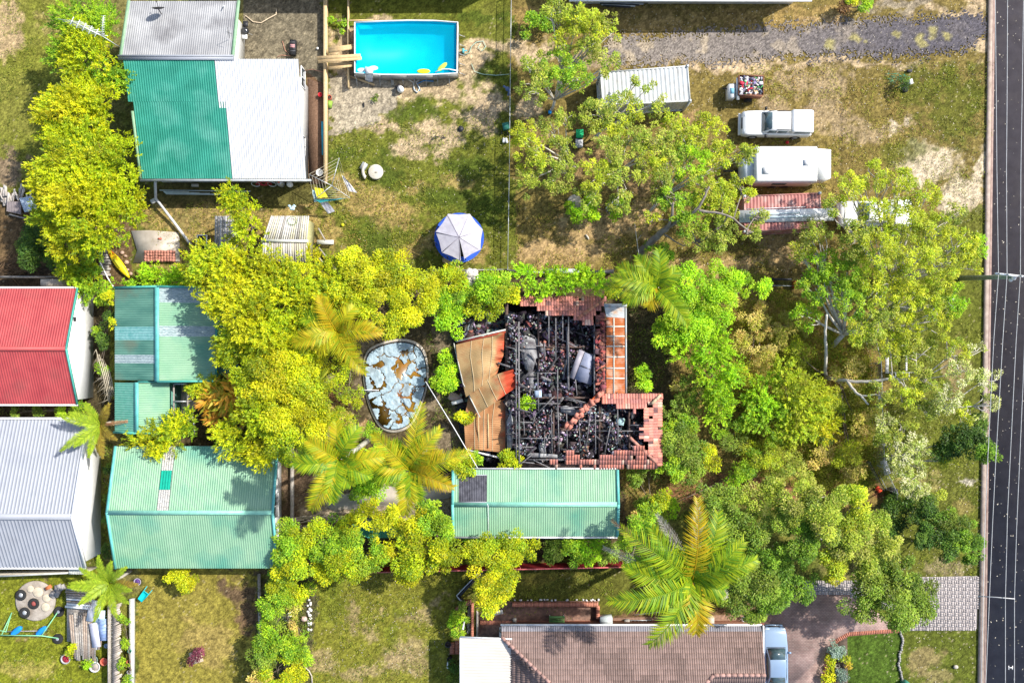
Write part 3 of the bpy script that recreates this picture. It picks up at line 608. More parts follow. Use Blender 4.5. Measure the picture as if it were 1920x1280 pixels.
mb = MB(); caps(mb, W(940, 1193, 2.85), W(1040, 1288, 4.65), (.33, .2, .17)); mb.build('hip_capping', m_tile, t)
yr, hr = -23.5, 2.6+3.1*.3
mb = MB(); caps(mb, V3(14.2, yr, hr+.08), V3(17.9, yr, hr+.08), (.33, .2, .17)); caps(mb, V3(14.2, yr, hr+.1), V3(12.6, yr-1.6, hr+.3), (.33, .2, .17)); mb.build('ridge_capping', m_tile, t)
mb = MB(); tiles(mb, V3(11.8, -26.9, 2.6), V3(1, 0, 0), V3(0, 1, .28).normalized(), 38, 10, .161, .36, cb, lambda c, i, j, r: c.y < -23.5 and c.x > 14.2-(-23.5-c.y)*.95, seed=8); mb.build('roof_slope', m_tile, t)
mb = MB(); mb.prism([(0, -20.9), (17.5, -20.9), (17.5, -28.5), (0, -28.5)], 0, 2.5); mb.build('wall', M('brown_brick', (.3, .13, .08), (.4, .2, .13), ns=14), t)
mb = MB(); mb.box((8.55, -20.33, 2.55), (18.75, .12, .12)); mb.box((17.98, -22, 2.75), (.1, 3.4, .14)); mb.build('gutter', m_gutter, t)
t = thing('patio_roof', 'flat ivory ribbed patio roof joined to the brown tiled house', 'roof', W(911, 1235, 0))
mb = MB(); A, B_ = W(864, 1194, 2.7), W(960, 1196, 2.7); mb.sheet(A, V3(A.x, -27.5, 2.7), V3(B_.x, -27.5, 2.9), V3(B_.x, A.y, 2.9), .2, .012)
mb.build('roof_sheet', M('ivory_sheet', (.5, .45, .39), (.56, .51, .45), ns=1), t)
mb = MB(); mb.beam(A+V3(-.02, .04, .02), B_+V3(0, .04, .22), .08, .14); mb.beam(A+V3(-.04, 0, 0), V3(A.x-.04, -27.5, 2.7), .08, .14); mb.build('gutter', m_gutter, t)
for y in (-20.6, -23.5, -26.5): mb = MB(); mb.box((A.x+.15, y, 1.32), (.1, .1, 2.6)); mb.build('post', m_gutter, t)
# --- neighbour at the very top edge
t = thing('house', 'house along the top edge of the photo with only its pale gutter showing', 'house', (12, 28, 0))
mb = MB(); mb.prism([(4.7, 25.3), (21, 25.3), (21, 33), (4.7, 33)], 0, 2.6); mb.build('wall', m_whitewall, t)
mb = MB(); mb.sheet(V3(21.5, 24.55, 2.7), V3(4.2, 24.55, 2.7), V3(4.2, 29, 4.1), V3(21.5, 29, 4.1), .2, .02); mb.build('roof', M('blue_grey_sheet', (.3, .36, .4), (.4, .46, .5)), t)
mb = MB(); mb.box((12.8, 24.42, 2.62), (17.4, .12, .12)); mb.build('gutter', m_gutter, t)
t = thing('shed', 'long dark shed just above the top left of the pool yard', 'shed', (-9, 28, 0))
mb = MB(); mb.prism([(-21, 26.3), (-1, 26.3), (-1, 31), (-21, 31)], 0, 3.2); mb.build('wall', m_whitewall, t)
mb = MB(); mb.sheet(V3(-.8, 26.1, 3.25), V3(-21.2, 26.1, 3.25), V3(-21.2, 31, 4), V3(-.8, 31, 4), .2, .02); mb.build('roof', m_greyroof, t)
# ---------------------------------------------------------------- burnt house
m_brick = M('sooty_brick', (.06, .04, .034), (.14, .09, .075), ns=8, dirt_or_shade=(.02, .018, .018), dirt_or_shade_amt=.9, dirt_or_shade_s=1)
m_char = M('charred_timber', (.025, .024, .028), (.1, .095, .1), ns=10, rough=.9, bump=.6)
m_ashwood = M('ash_grey_timber', (.07, .066, .07), (.24, .23, .23), ns=9, rough=.9, bump=.5)
t = thing('burnt_house', 'burnt out brick house with collapsed tiled roof, open charred rooms and bare rafters', 'house', (4.5, -3, 0))
def qx(px, h=0): return (px-960)*(H-h)/H/25
def qy(py, h=0): return (640-py)*(H-h)/H/25
# walls: outer ring and inner partitions
xL, xR, xW = qx(950, 2.3), qx(1131, 2.3), qx(1236, 2.3)
yT, yM, yB = qy(562, 2.3), qy(742, 2.3), qy(873, 2.3)
def wall(a, b, h=2.3, th=.22):
    mb = MB(); mb.beam(V3(*a, h/2), V3(*b, h/2), th, h); mb.build('wall', m_brick, t)
wall((xL, yT), (xR, yT)); wall((xR, yT-.12), (xR, yM+.12)); wall((xR-.11, yM), (xW, yM)); wall((xW, yM-.12), (xW, yB+.12)); wall((xL, yB), (xW+.11, yB)); wall((xL, yT-.12), (xL, yB+.12), 1.9)
for px in (1008, 1062): wall((qx(px), yT-.2), (qx(px), qy(690)), 2.2, .12)
for py in (650, 742, 800): wall((xL+.2, qy(py)), (qx(1100), qy(py)), 2.1, .12)
for px in (1035, 1118, 1172): wall((qx(px), qy(755)), (qx(px), yB+.2), 2.2, .12)
mb = MB(); mb.prism([(xL, yT), (xR, yT), (xR, yM), (xW, yM), (xW, yB), (xL, yB)], .0, .15); mb.build('floor', M('soot_floor', (.02, .018, .02), (.06, .055, .06), ns=3, rough=.95), t)
# tile areas (ragged)
def px_of(c): k = 60/(60-c.z); return 960+c.x*25*k, 640-c.y*25*k
def col_terra(i, j, r):
    k = r.uniform(.85, 1.1)*(.85 if (i//2+j*3) % 5 < 2 else 1.05); q = (math.sin((i//2)*12.9898+j*78.233)*43758.5) % 1*.8+r.random()*.2
    if q < .36: return (.56*k, .21*k, .15*k)
    if q < .64: return (.47*k, .19*k, .15*k)
    if q < .8: return (.34*k, .14*k, .12*k)
    if q < .88: return (.55*k, .36*k, .28*k)
    return (.14*k, .07*k, .07*k)
def col_soot(i, j, r):
    k = r.uniform(.8, 1.2); q = r.random()
    if q < .35: return (.3*k, .1*k, .07*k)
    if q < .75: return (.15*k, .06*k, .055*k)
    return (.06*k, .04*k, .045*k)
def keep_in(poly, miss=.02):
    P_ = np.array(poly)
    def f(c, i, j, r):
        x, y = px_of(c); x += r.uniform(-3, 3); y += r.uniform(-3, 3)
        return bool(inpoly(np.array([x]), np.array([y]), poly)[0]) and r.random() > miss
    return f
m_terra = M('terracotta_tile', None, vcol=True, var=.2, ns=6, rough=.85, bump=.3)
s3 = .33
def tp(A, U, Vv, nu, nv, colf, poly, seed, miss=.02, jit=.03):
    mb = MB(); tiles(mb, A, U, Vv, int(nu*1.3), nv, .2, .36, colf, keep_in(poly, miss), roll=.045, step=.05, jit=jit, seed=seed); mb.build('roof_tiles', m_terra, t)
yE = qy(556, 2.5); xE = qx(1134, 2.5); xG = qx(1241, 2.5); yG = qy(878, 2.5); yN = qy(738, 2.5)
tp(V3(qx(970, 2.5), yE, 2.5), V3(1, 0, 0), V3(0, -1, s3).normalized(), 26, 6, col_terra, [(978, 550), (1140, 550), (1132, 572), (1118, 592), (1112, 606), (1096, 606), (1080, 598), (1060, 590), (1046, 600), (1040, 594), (1020, 586), (1010, 580), (975, 572)], 1)
tp(V3(xE, qy(742, 2.5), 2.5), V3(0, 1, 0), V3(-1, 0, s3).normalized(), 30, 3, col_soot, [(1134, 580), (1134, 742), (1118, 742), (1120, 690), (1119, 640), (1116, 592)], 2, .12, .12)
tp(V3(qx(1128, 2.5), yN, 2.5), V3(1, 0, 0), V3(0, -1, s3).normalized(), 20, 5, col_terra, [(1128, 732), (1245, 732), (1240, 742), (1222, 756), (1206, 768), (1186, 768), (1160, 766), (1140, 756), (1128, 756)], 3)
tp(V3(xG, yG, 2.5), V3(0, 1, 0), V3(-1, 0, s3).normalized(), 24, 6, col_terra, [(1245, 738), (1245, 882), (1226, 862), (1214, 852), (1212, 832), (1198, 822), (1204, 796), (1208, 776), (1210, 768), (1222, 758)], 4)
tp(V3(qx(1060, 2.5), yG, 2.5), V3(1, 0, 0), V3(0, 1, s3).normalized(), 29, 6, col_terra, [(1058, 862), (1062, 846), (1080, 848), (1090, 862), (1118, 858), (1150, 850), (1160, 844), (1180, 846), (1184, 836), (1208, 838), (1228, 862), (1240, 882), (1122, 882), (1120, 872), (1084, 872), (1062, 870)], 5, .05)
tp(V3(qx(1030, 2.5), yG, 2.5), V3(1, 0, 0), V3(0, 1, s3).normalized(), 5, 2, col_terra, [(1032, 860), (1046, 858), (1046, 875), (1032, 875)], 6)
mb = MB(); mb.color(.33, .25, .18)
for a, b in (((1222, 757), (1239, 740)), ):
    caps(mb, W(*a, 3.0), W(*b, 2.6), (.42, .33, .22), r=.12)
caps(mb, W(1181, 820, 3.1), W(1230, 866, 2.7), (.42, .2, .15), r=.12)
caps(mb, W(1083, 598, 3.1), W(1112, 574, 2.75), (.4, .16, .1), r=.12); caps(mb, W(1095, 590, 3.05), W(1132, 562, 2.65), (.45, .2, .12), r=.1)
mb.build('hip_capping', m_terra, t)
# fallen valley line with tiles, diagonal
mb = MB(); mb.used = True; r = random.Random(4)
for i in range(34):
    f = i/33; p = W(1064+62*f+r.uniform(-4, 4), 801-64*f+r.uniform(-3, 3), 2.9+r.uniform(-.1, .15)); mb.col = col_terra(0, 0, r)
    mb.box(p, (.34, .24, .05), r.uniform(0, 3)); 
mb.build('fallen_tiles', m_terra, t)
mb = MB(); mb.beam(W(1060, 803, 2.75), W(1127, 736, 2.8), .3, .05); mb.build('valley_gutter', M('rust_bright', (.36, .06, .02), (.5, .11, .03), ns=6), t)
# rafters, battens, joists
def rafter(a, b, h1, h2, wd=.07, m_=None): mb = MB(); mb.beam(W(*a, h1), W(*b, h2), wd, .11); mb.build('rafter', m_ashwood if m_ is None else m_, t)
for px, y0, y1 in ((1029, 592, 650), (1042, 596, 676), (1055, 590, 640), (1066, 594, 705)): rafter((px, y0), (px, y1), 3.0, 2.8)
for px, y0, y1, w_ in ((973, 600, 870, .16), (968, 640, 860, .09), (1022, 640, 692, .1), (1064, 600, 745, .18), (1044, 690, 760, .1), (1047, 750, 850, .08), (1114, 600, 745, .12), (1117, 760, 858, .08), (1034, 760, 868, .06), (1062, 765, 858, .09), (1020, 805, 875, .05), (1158, 765, 850, .08), (1184, 765, 800, .06), (1086, 770, 850, .07), (983, 770, 840, .08), (1009, 690, 770, .07), (996, 720, 760, .06)):
    rafter((px+rng.uniform(-1.5, 1.5), y0+rng.uniform(0, 20)), (px+rng.uniform(-2, 2), y1-rng.uniform(0, 25)), 2.75+rng.uniform(-.1, .1), 2.65, w_*.8)
for py, x0, x1 in ((808, 1118, 1205), (789, 1060, 1130), (763, 1040, 1115), (820, 960, 1050), (838, 965, 1000), (797, 1180, 1208), (647, 960, 1020), (700, 1000, 1046), (862, 985, 1062), (756, 985, 1050)):
    rafter((x0, py+rng.uniform(-1.5, 1.5)), (x1, py+rng.uniform(-1.5, 1.5)), 2.6, 2.6, .06)
for a, b in (((1108, 765), (1098, 846)), ((1144, 800), (1133, 852)), ((1063, 745), (1118, 760)), ((1060, 748), (1100, 756)), ((975, 870), (1000, 850)), ((1000, 862), (1030, 876)), ((1040, 742), (1006, 776)), ((950, 650), (990, 660)), ((1002, 868), (962, 864))):
    rafter(a, b, 2.8, 2.5, .06)
r = random.Random(21)
for k in range(64):
    x, y = r.uniform(960, 1205), r.uniform(610, 860)
    if x > 1120 and y < 760: continue
    a_ = r.uniform(0, math.pi); L = r.uniform(15, 45); p = W(x, y, r.uniform(1.7, 2.5)); q = p+V3(math.cos(a_)*L/25, math.sin(a_)*L/25, r.uniform(-.6, .6)); q.z = max(q.z, .3)
    q.z = max(q.z, 1.6); mb = MB(); wb = r.choice((.06, .08, .13, .18)); mb.beam(p, q, wb, .08); mb.build('fallen_beam', m_char if k % 3 else m_ashwood, t)
# ceiling debris that hangs as grey plaster
def slab(pts, h, name='plaster_sheet', m_=None, th=.05, tilt=0):
    mb = MB(); V_ = [W(x, y, h+tilt*i) for i, (x, y) in enumerate(pts)]
    n = len(V_); mb.add([v for v in V_]+[v-V3(0, 0, th) for v in V_], [tuple(range(n)), tuple(range(2*n-1, n-1, -1))]+[(i, n+i, n+(i+1) % n, (i+1) % n) for i in range(n)])
    return mb.build(name, m_, t)
m_ash = M('ash_plaster', (.13, .13, .14), (.34, .34, .34), ns=2.2, dirt_or_shade=(.06, .05, .055), dirt_or_shade_amt=.8, dirt_or_shade_s=1.3, bump=.6, bs=8)
slab([(975, 640), (985, 628), (1003, 636), (1007, 655), (1016, 668), (1005, 672), (998, 700), (985, 690), (978, 668)], 2.0, m_=m_ash, tilt=.04); slab([(1003, 632), (1018, 646), (1020, 662), (1009, 657)], 2.05, m_=m_ash, tilt=.03); slab([(990, 700), (1002, 696), (1000, 728), (986, 722)], 1.9, m_=m_ash, tilt=.03)
slab([(1050, 762), (1062, 760), (1090, 770), (1100, 776), (1070, 778), (1052, 772)], 2.1, m_=m_ash)
slab([(985, 852), (992, 848), (1046, 852), (1045, 858), (990, 857)], 2.3, m_=m_ash)
slab([(1010, 832), (1022, 830), (1024, 850), (1011, 848)], 2.0, m_=m_ash, tilt=.05)
slab([(950, 790), (958, 770), (964, 800), (960, 840), (951, 850)], 1.9, m_=m_ash, tilt=.06)
slab([(1122, 795), (1132, 792), (1134, 850), (1124, 854)], 1.5, 'ceiling_board', M('singed_board', (.32, .2, .09), (.45, .3, .14), ns=3))
# two toned skylight frame lying in the rubble
s = thing('fallen_roof_panel', 'fallen grey roof panel with split blue grey panes lying in the burnt rooms', 'panel', W(1092, 688, 1.5))
def pl(pts, hs, name, m_):
    mb = MB(); V_ = [W(x, y, h) for (x, y), h in zip(pts, hs)]; mb.add(V_+[v-V3(0, 0, .1) for v in V_], [(0, 1, 2, 3), (7, 6, 5, 4)]+[(i, 4+i, 4+(i+1) % 4, (i+1) % 4) for i in range(4)]); mb.build(name, m_, s)
pl([(1086, 655), (1096, 659), (1076, 711), (1067, 707)], (3.0, 3.0, 2.5, 2.5), 'flashing', M('mauve_grey_panel', (.28, .26, .29), rough=.5))
pl([(1097, 660), (1113, 667), (1109, 722), (1077, 711)], (2.97, 2.5, 2.15, 2.47), 'pane', M('blue_grey_panel', (.2, .22, .3), (.26, .28, .36), ns=4, rough=.5))
mb = MB(); mb.beam(W(1089, 685, 2.78), W(1110, 694, 2.4), .06, .05); mb.build('glazing_bar', m_char, s)
# rust roof on the right
t2 = thing('veranda_roof', 'narrow veranda roof of rusty orange sheets with pale joints beside the burnt house', 'roof', W(1154, 655, 0))
m_rust = M('rust_sheet', (.3, .075, .02), (.47, .15, .045), ns=1.6, rough=.8, dirt_or_shade=(.5, .44, .36), dirt_or_shade_amt=.45, dirt_or_shade_s=1.5)
mb = MB(); A, B_ = W(1137, 594, 2.6), W(1171, 596, 2.4); C_, D_ = W(1172, 737, 2.4), W(1137, 737, 2.6)
mb.sheet(A, D_, C_, B_, .13, .018); mb.build('rusty_sheets', m_rust, t2)
mb = MB(); mb.sheet(W(1133, 573, 2.6), W(1137, 594, 2.6), W(1171, 596, 2.4), W(1171, 573, 2.4), .13, .018); mb.build('grey_sheet', M('bare_zinc', (.32, .38, .4), (.5, .5, .48), ns=2, dirt_or_shade=(.4, .2, .08), dirt_or_shade_amt=.7, dirt_or_shade_s=1.6), t2)
m_pale = M('pale_lap', (.45, .42, .36), (.6, .55, .46), ns=4)
for py in (612, 630, 649, 669, 690, 709):
    mb = MB(); mb.beam(W(1137, py, 2.63), W(1171, py, 2.43), .1, .02); mb.build('lap_joint', m_pale, t2)
mb = MB(); mb.beam(W(1151, 596, 2.56), W(1151, 737, 2.56), .09, .03); mb.build('lap_joint', m_pale, t2)
mb = MB(); mb.beam(W(1132, 572, 2.62), W(1175, 572, 2.42), .22, .12); mb.beam(W(1173.5, 576, 2.38), W(1174, 737, 2.38), .1, .12); mb.build('gutter', M('bare_zinc', None), t2)
mb = MB(); mb.prism([(p.x, p.y) for p in (W(1140, 600, 2.2), W(1168, 600, 2.2), W(1168, 730, 2.2), W(1140, 730, 2.2))], 0, 2.2); mb.build('wall', m_brick, t2)
# collapsed awning sheets on the left
def curved(name, grid, m_, label, pitch=.12, pts=None):
    """grid rows of (px,py,h) control points; ribs run along rows"""
    Rr = [[W(*p) for p in row] for row in grid]
    def lerp_row(row, u):
        n = len(row)-1; i = min(int(u*n), n-1); f = u*n-i; return row[i].lerp(row[i+1], f)
    nv = len(Rr)-1; L = sum((Rr[j+1][1]-Rr[j][1]).length for j in range(nv)); NV = int(L/pitch)*4; NU = 14; mb = MB(); vs = []
    for j in range(NV+1):
        v = j/NV*nv; jj = min(int(v), nv-1); f = v-jj
        f2 = f
        for i in range(NU+1):
            u = i/NU; p = lerp_row(Rr[jj], u).lerp(lerp_row(Rr[jj+1], u), f2); vs.append(p+V3(0, 0, .02*math.sin(j*math.pi/2)+.07*math.sin(u*8+v*3)+.06*math.sin(v*5-u*4)+.14*max(0, u-.7)*math.sin(v*11)*3))
    mb.add(vs, [(j*(NU+1)+i, j*(NU+1)+i+1, (j+1)*(NU+1)+i+1, (j+1)*(NU+1)+i) for j in range(NV) for i in range(NU)])
    root = thing(name, label, 'roof sheet', W(grid[0][0][0], grid[0][0][1], 0))
    o = mb.build('corrugated_sheet', m_, root, True)
    for i in (3, 6, 9): m2 = MB(); m2.tube([Vector(vs[j*(NU+1)+i])+V3(0, 0, .02) for j in range(0, NV+1, 4)], .028, 4); m2.build('lap_joint', M('tan_lap', (.42, .33, .2)), root)
    return root
def rust_grad(name, c1, c2, x0, x1):
    m = M(name, c1, c2, ns=1.4, rough=.7, dirt_or_shade=(.28, .1, .03), dirt_or_shade_amt=.6, dirt_or_shade_s=1.1)
    n = m.node_tree.nodes; l = m.node_tree.links; g = n.new('ShaderNodeNewGeometry'); sp = n.new('ShaderNodeSeparateXYZ'); l.new(g.outputs['Position'], sp.inputs[0])
    nz = n.new('ShaderNodeTexNoise'); nz.inputs['Scale'].default_value = 1.6; ad = n.new('ShaderNodeMath'); ad.operation = 'MULTIPLY_ADD'; ad.inputs[1].default_value = 1.6
    l.new(g.outputs['Position'], nz.inputs['Vector']); l.new(nz.outputs[0], ad.inputs[0]); l.new(sp.outputs[0], ad.inputs[2])
    mr = n.new('ShaderNodeMapRange'); mr.inputs[1].default_value = x0+.8; mr.inputs[2].default_value = x1+.8; l.new(ad.outputs[0], mr.inputs[0])
    mx = n.new('ShaderNodeMix'); mx.data_type = 'RGBA'; l.new(mr.outputs[0], mx.inputs[0]); p = n['Principled BSDF']
    l.new(p.inputs['Base Color'].links[0].from_socket, mx.inputs[6]); mx.inputs[7].default_value = (.42, .055, .02, 1); l.new(mx.outputs[2], p.inputs['Base Color']); return m
m_tan = rust_grad('heat_tanned_sheet', (.3, .2, .09), (.42, .28, .13), qx(928), qx(948))
m_tan2 = rust_grad('heat_browned_sheet', (.33, .16, .07), (.45, .23, .1), qx(938), qx(956))
m_battn = M('rusted_edge', (.42, .36, .28), (.25, .12, .06), ns=5)
c1 = curved('collapsed_awning', [[(855, 646, 2.1), (900, 635, 2.3), (925, 627, 2.4), (946, 622, 2.5)], [(858, 676, 2.1), (895, 664, 2.5), (925, 660, 2.5), (944, 666, 2.1)], [(866, 712, 2.0), (900, 700, 2.6), (920, 694, 2.4), (938, 680, 1.9)], [(874, 744, 1.9), (898, 728, 2.5), (918, 712, 2.3), (932, 700, 2.0)]], m_tan, 'tan buckled awning sheets with a red scorched edge, uppermost of the collapsed awning')
mb = MB(); mb.beam(W(851, 643, 2.0), W(868, 718, 2.0), .07, .1); mb.beam(W(868, 718, 2.0), W(900, 782, 1.9), .07, .1); mb.build('edge_beam', M('bleached_board', None), c1)
mb = MB(); mb.tube([W(855, 640, 2.2), W(900, 629, 2.4), W(948, 618, 2.6)], .06); mb.build('gutter', M('bleached_board', None), c1); mb = MB(); mb.beam(W(858, 643, 2.1), W(948, 622, 2.5), .12, .1); mb.build('fascia', M('rust_dark', (.25, .04, .02)), c1)
c2 = curved('collapsed_awning', [[(876, 730, 2.0), (905, 716, 2.4), (935, 700, 2.6), (962, 692, 2.7)], [(886, 752, 2.0), (915, 736, 2.4), (942, 720, 2.6), (968, 706, 2.6)], [(897, 775, 1.9), (925, 756, 2.3), (950, 738, 2.5), (971, 724, 2.5)]], m_tan, 'tan folded strip of awning angled across the middle of the wreck')
c3 = curved('collapsed_awning', [[(878, 745, 1.3), (900, 752, 1.4), (930, 752, 1.5), (956, 745, 1.6)], [(870, 790, 1.3), (900, 788, 1.5), (925, 786, 1.5), (952, 790, 1.6)], [(873, 842, 1.2), (900, 843, 1.5), (925, 846, 1.4), (948, 848, 1.5)]], m_tan2, 'brown orange awning sheet with rusted right edge above the carport')
for px in (897, 915):
    mb = MB(); mb.beam(W(px, 775, 1.58), W(px+1, 840, 1.58), .07, .03); mb.build('lap_joint', M('mustard_lap', (.5, .38, .2)), c3)
mb = MB(); mb.tube([W(873, 842, 1.3), W(905, 850, 1.25), W(938, 858, 1.2)], .07); single('fallen_gutter', mb, m_gutter, 'white fallen gutter lying below the brown awning sheet', 'gutter')
# rubble: uncountable debris
def rubble(name, poly, n, h0, h1, cols, smax=.35, seed=1, par=None, thr=0):
    r = random.Random(seed); mb = MB(); mb.used = True; xs_ = [p[0] for p in poly]; ys_ = [p[1] for p in poly]; k = 0
    while k < n:
        x, y = r.uniform(min(xs_), max(xs_)), r.uniform(min(ys_), max(ys_))
        if not inpoly(np.array([x]), np.array([y]), poly)[0]: continue
        if thr and fbm(np.array([x]), np.array([y]), .045, 12, 3)[0] < thr-.06+r.random()*.12: continue
        k += 1; mb.col = tuple(v*r.uniform(.7, 1.25) for v in r.choice(cols)); p = W(x, y, r.uniform(h0, h1))
        s_ = r.uniform(.06, smax); asp = r.uniform(.15, 1); a_ = Matrix.Rotation(r.uniform(0, 6.3), 3, 'Z') @ Matrix.Rotation(r.uniform(-.7, .7), 3, 'X') @ Matrix.Rotation(r.uniform(-.5, .5), 3, 'Y')
        mb.obox(p, a_ @ V3(s_, 0, 0), a_ @ V3(0, s_*asp, 0), a_ @ V3(0, 0, .03))
    o = mb.build(name, M('rubble_vcol', None, vcol=True, var=.3, ns=14, rough=.9, bump=.4), par)
    return tag(o, None if par else 'charred rubble, ash and twisted scraps', None if par else 'rubble', kind='stuff')
BL = [(.015, .014, .017), (.03, .028, .033), (.05, .045, .055), (.02, .018, .02), (.11, .1, .115), (.06, .035, .04)]
BL2 = BL+[(.3, .29, .31), (.18, .17, .19), (.14, .07, .07), (.42, .42, .42), (.24, .09, .07), (.02, .02, .02)]
inner = [(952, 590), (1010, 586), (1112, 604), (1115, 742), (1180, 768), (1208, 775), (1204, 840), (1118, 855), (1000, 870), (952, 860)]
rubble('debris', inner, 2600, .25, 1.5, BL, .5, 3, t); rubble('debris', inner, 3600, 1.2, 1.9, BL2, .16, 4, t, .5); rubble('debris', inner, 1100, 1.3, 1.9, BL, .38, 24, t); rubble('debris', inner, 500, 1.5, 2.0, BL2, .3, 25, t, .56); rubble('debris', inner, 1500, 1.75, 2.25, [(.3, .28, .31), (.2, .18, .22), (.45, .43, .46), (.03, .03, .035), (.12, .1, .13), (.25, .14, .14)], .075, 26, t, .52)
rubble('debris', [(1010, 640), (1062, 650), (1062, 690), (1020, 690)], 300, 1.3, 2.0, [(.2, .09, .09), (.12, .07, .07), (.3, .15, .14), (.06, .05, .05)], .2, 14, t)
rubble('debris', [(1118, 600), (1133, 600), (1133, 740), (1119, 740)], 160, 2.4, 2.9, [(.3, .08, .06), (.18, .06, .05), (.1, .05, .05)], .2, 15, t)
rubble('debris', [(985, 690), (1015, 690), (1012, 720), (990, 730)], 120, 1.3, 1.8, [(.4, .4, .42), (.25, .25, .27)], .2, 16, t)
rubble('ash_rubble', [(850, 590), (950, 585), (955, 640), (850, 640)], 700, .05, .7, BL2, .4, 6)
mb = MB(); mb.prism(sheet_px([(845, 590), (952, 585), (955, 880), (875, 880), (850, 740)], 0), -.02, .04); struct('scorched_ground', mb, M('soot_floor', None))
rubble('ash_rubble', [(870, 640), (950, 640), (950, 870), (885, 860), (860, 730)], 420, .05, .8, BL2, .3, 7)
for k, (a, b) in enumerate((((853, 618), (905, 590)), ((872, 632), (893, 592)), ((905, 628), (915, 592)), ((925, 600), (948, 622)))):
    mb = MB(); mb.beam(W(*a, .5), W(*b, 1.0), .12, .1)
    single('charred_beam', mb, m_char, ['charred beam slanting at the back left corner of the wreck', 'upright charred beam left of the scorched awning corner', 'thin charred beam beside the awning gutter', 'short charred beam touching the top of the awning'][k], 'beam')
mb = MB(); p = W(1009, 738, 2.0); mb.box(p, (.5, .5, .35), .05); single('fallen_appliance', mb, M('blue_white_enamel', (.4, .5, .65)), 'small blue white box perched in the burnt rooms', 'box')
# ---------------------------------------------------------------- vegetation
m_bark = M('pale_bark', (.42, .38, .32), (.62, .58, .5), ns=3, bump=.3, bs=12)
m_barkd = M('brown_bark', (.1, .075, .05), (.2, .16, .12), ns=4, bump=.5, bs=12)
PAL = {
 'deep': [(.1, .2, .014), (.14, .25, .016), (.07, .15, .012), (.18, .28, .02)],
 'lime': [(.38, .42, .008), (.32, .39, .008), (.25, .34, .01), (.45, .44, .008), (.18, .28, .012)],
 'gold': [(.46, .45, .008), (.4, .42, .008), (.34, .39, .01), (.5, .45, .01), (.24, .32, .012)],
 'green': [(.2, .34, .016), (.27, .40, .015), (.13, .26, .014), (.32, .42, .02), (.15, .3, .02)],
 'bright': [(.23, .42, .01), (.3, .48, .012), (.16, .34, .01), (.36, .5, .015)],
 'mid': [(.13, .22, .02), (.18, .27, .025), (.1, .17, .018), (.23, .3, .03), (.16, .2, .03)],
 'dark': [(.045, .1, .014), (.07, .14, .016), (.035, .075, .012), (.1, .17, .018)],
 'gum': [(.25, .31, .025), (.19, .27, .025), (.33, .37, .035), (.14, .2, .02), (.36, .36, .07)],
 'gumy': [(.37, .42, .015), (.28, .36, .015), (.43, .44, .02), (.2, .29, .015), (.3, .33, .03)],
 'pale': [(.42, .42, .17), (.55, .54, .32), (.27, .33, .06), (.33, .37, .08), (.2, .27, .04)],
 'straw': [(.5, .42, .09), (.58, .48, .15), (.42, .4, .06), (.32, .35, .03), (.46, .32, .09)],
 'orange': [(.5, .3, .03), (.42, .34, .03), (.36, .36, .03), (.55, .26, .03)],
 'blue': [(.2, .28, .22), (.26, .33, .27), (.15, .22, .14)],
 'purple': [(.13, .03, .05), (.2, .05, .08), (.09, .02, .03)],
 'brown': [(.2, .1, .04), (.28, .16, .06), (.14, .07, .03)],
}
LM = 1.2; GAIN = 1.5
STY = { # leaf length, width, leaves/m2, spray length, sub lumps, lump radius fraction, lump jitter, up bias
 'feather': dict(ll=.17, lw=.065, den=470, sl=.62, lump=.34, fill=1.0, up=.45),
 'round': dict(ll=.14, lw=.085, den=430, sl=.25, lump=.34, fill=1.0, up=.6),
 'gum': dict(ll=.16, lw=.065, den=215, sl=.30, lump=.15, fill=.5, up=.7),
 'shrub': dict(ll=.14, lw=.08, den=420, sl=.25, lump=.36, fill=1.0, up=.6),
 'banana': dict(ll=.7, lw=.22, den=40, sl=.3, lump=.4, fill=1.0, up=.4),
 'scrub': dict(ll=.15, lw=.05, den=260, sl=.25, lump=.3, fill=.8, up=.8),
}
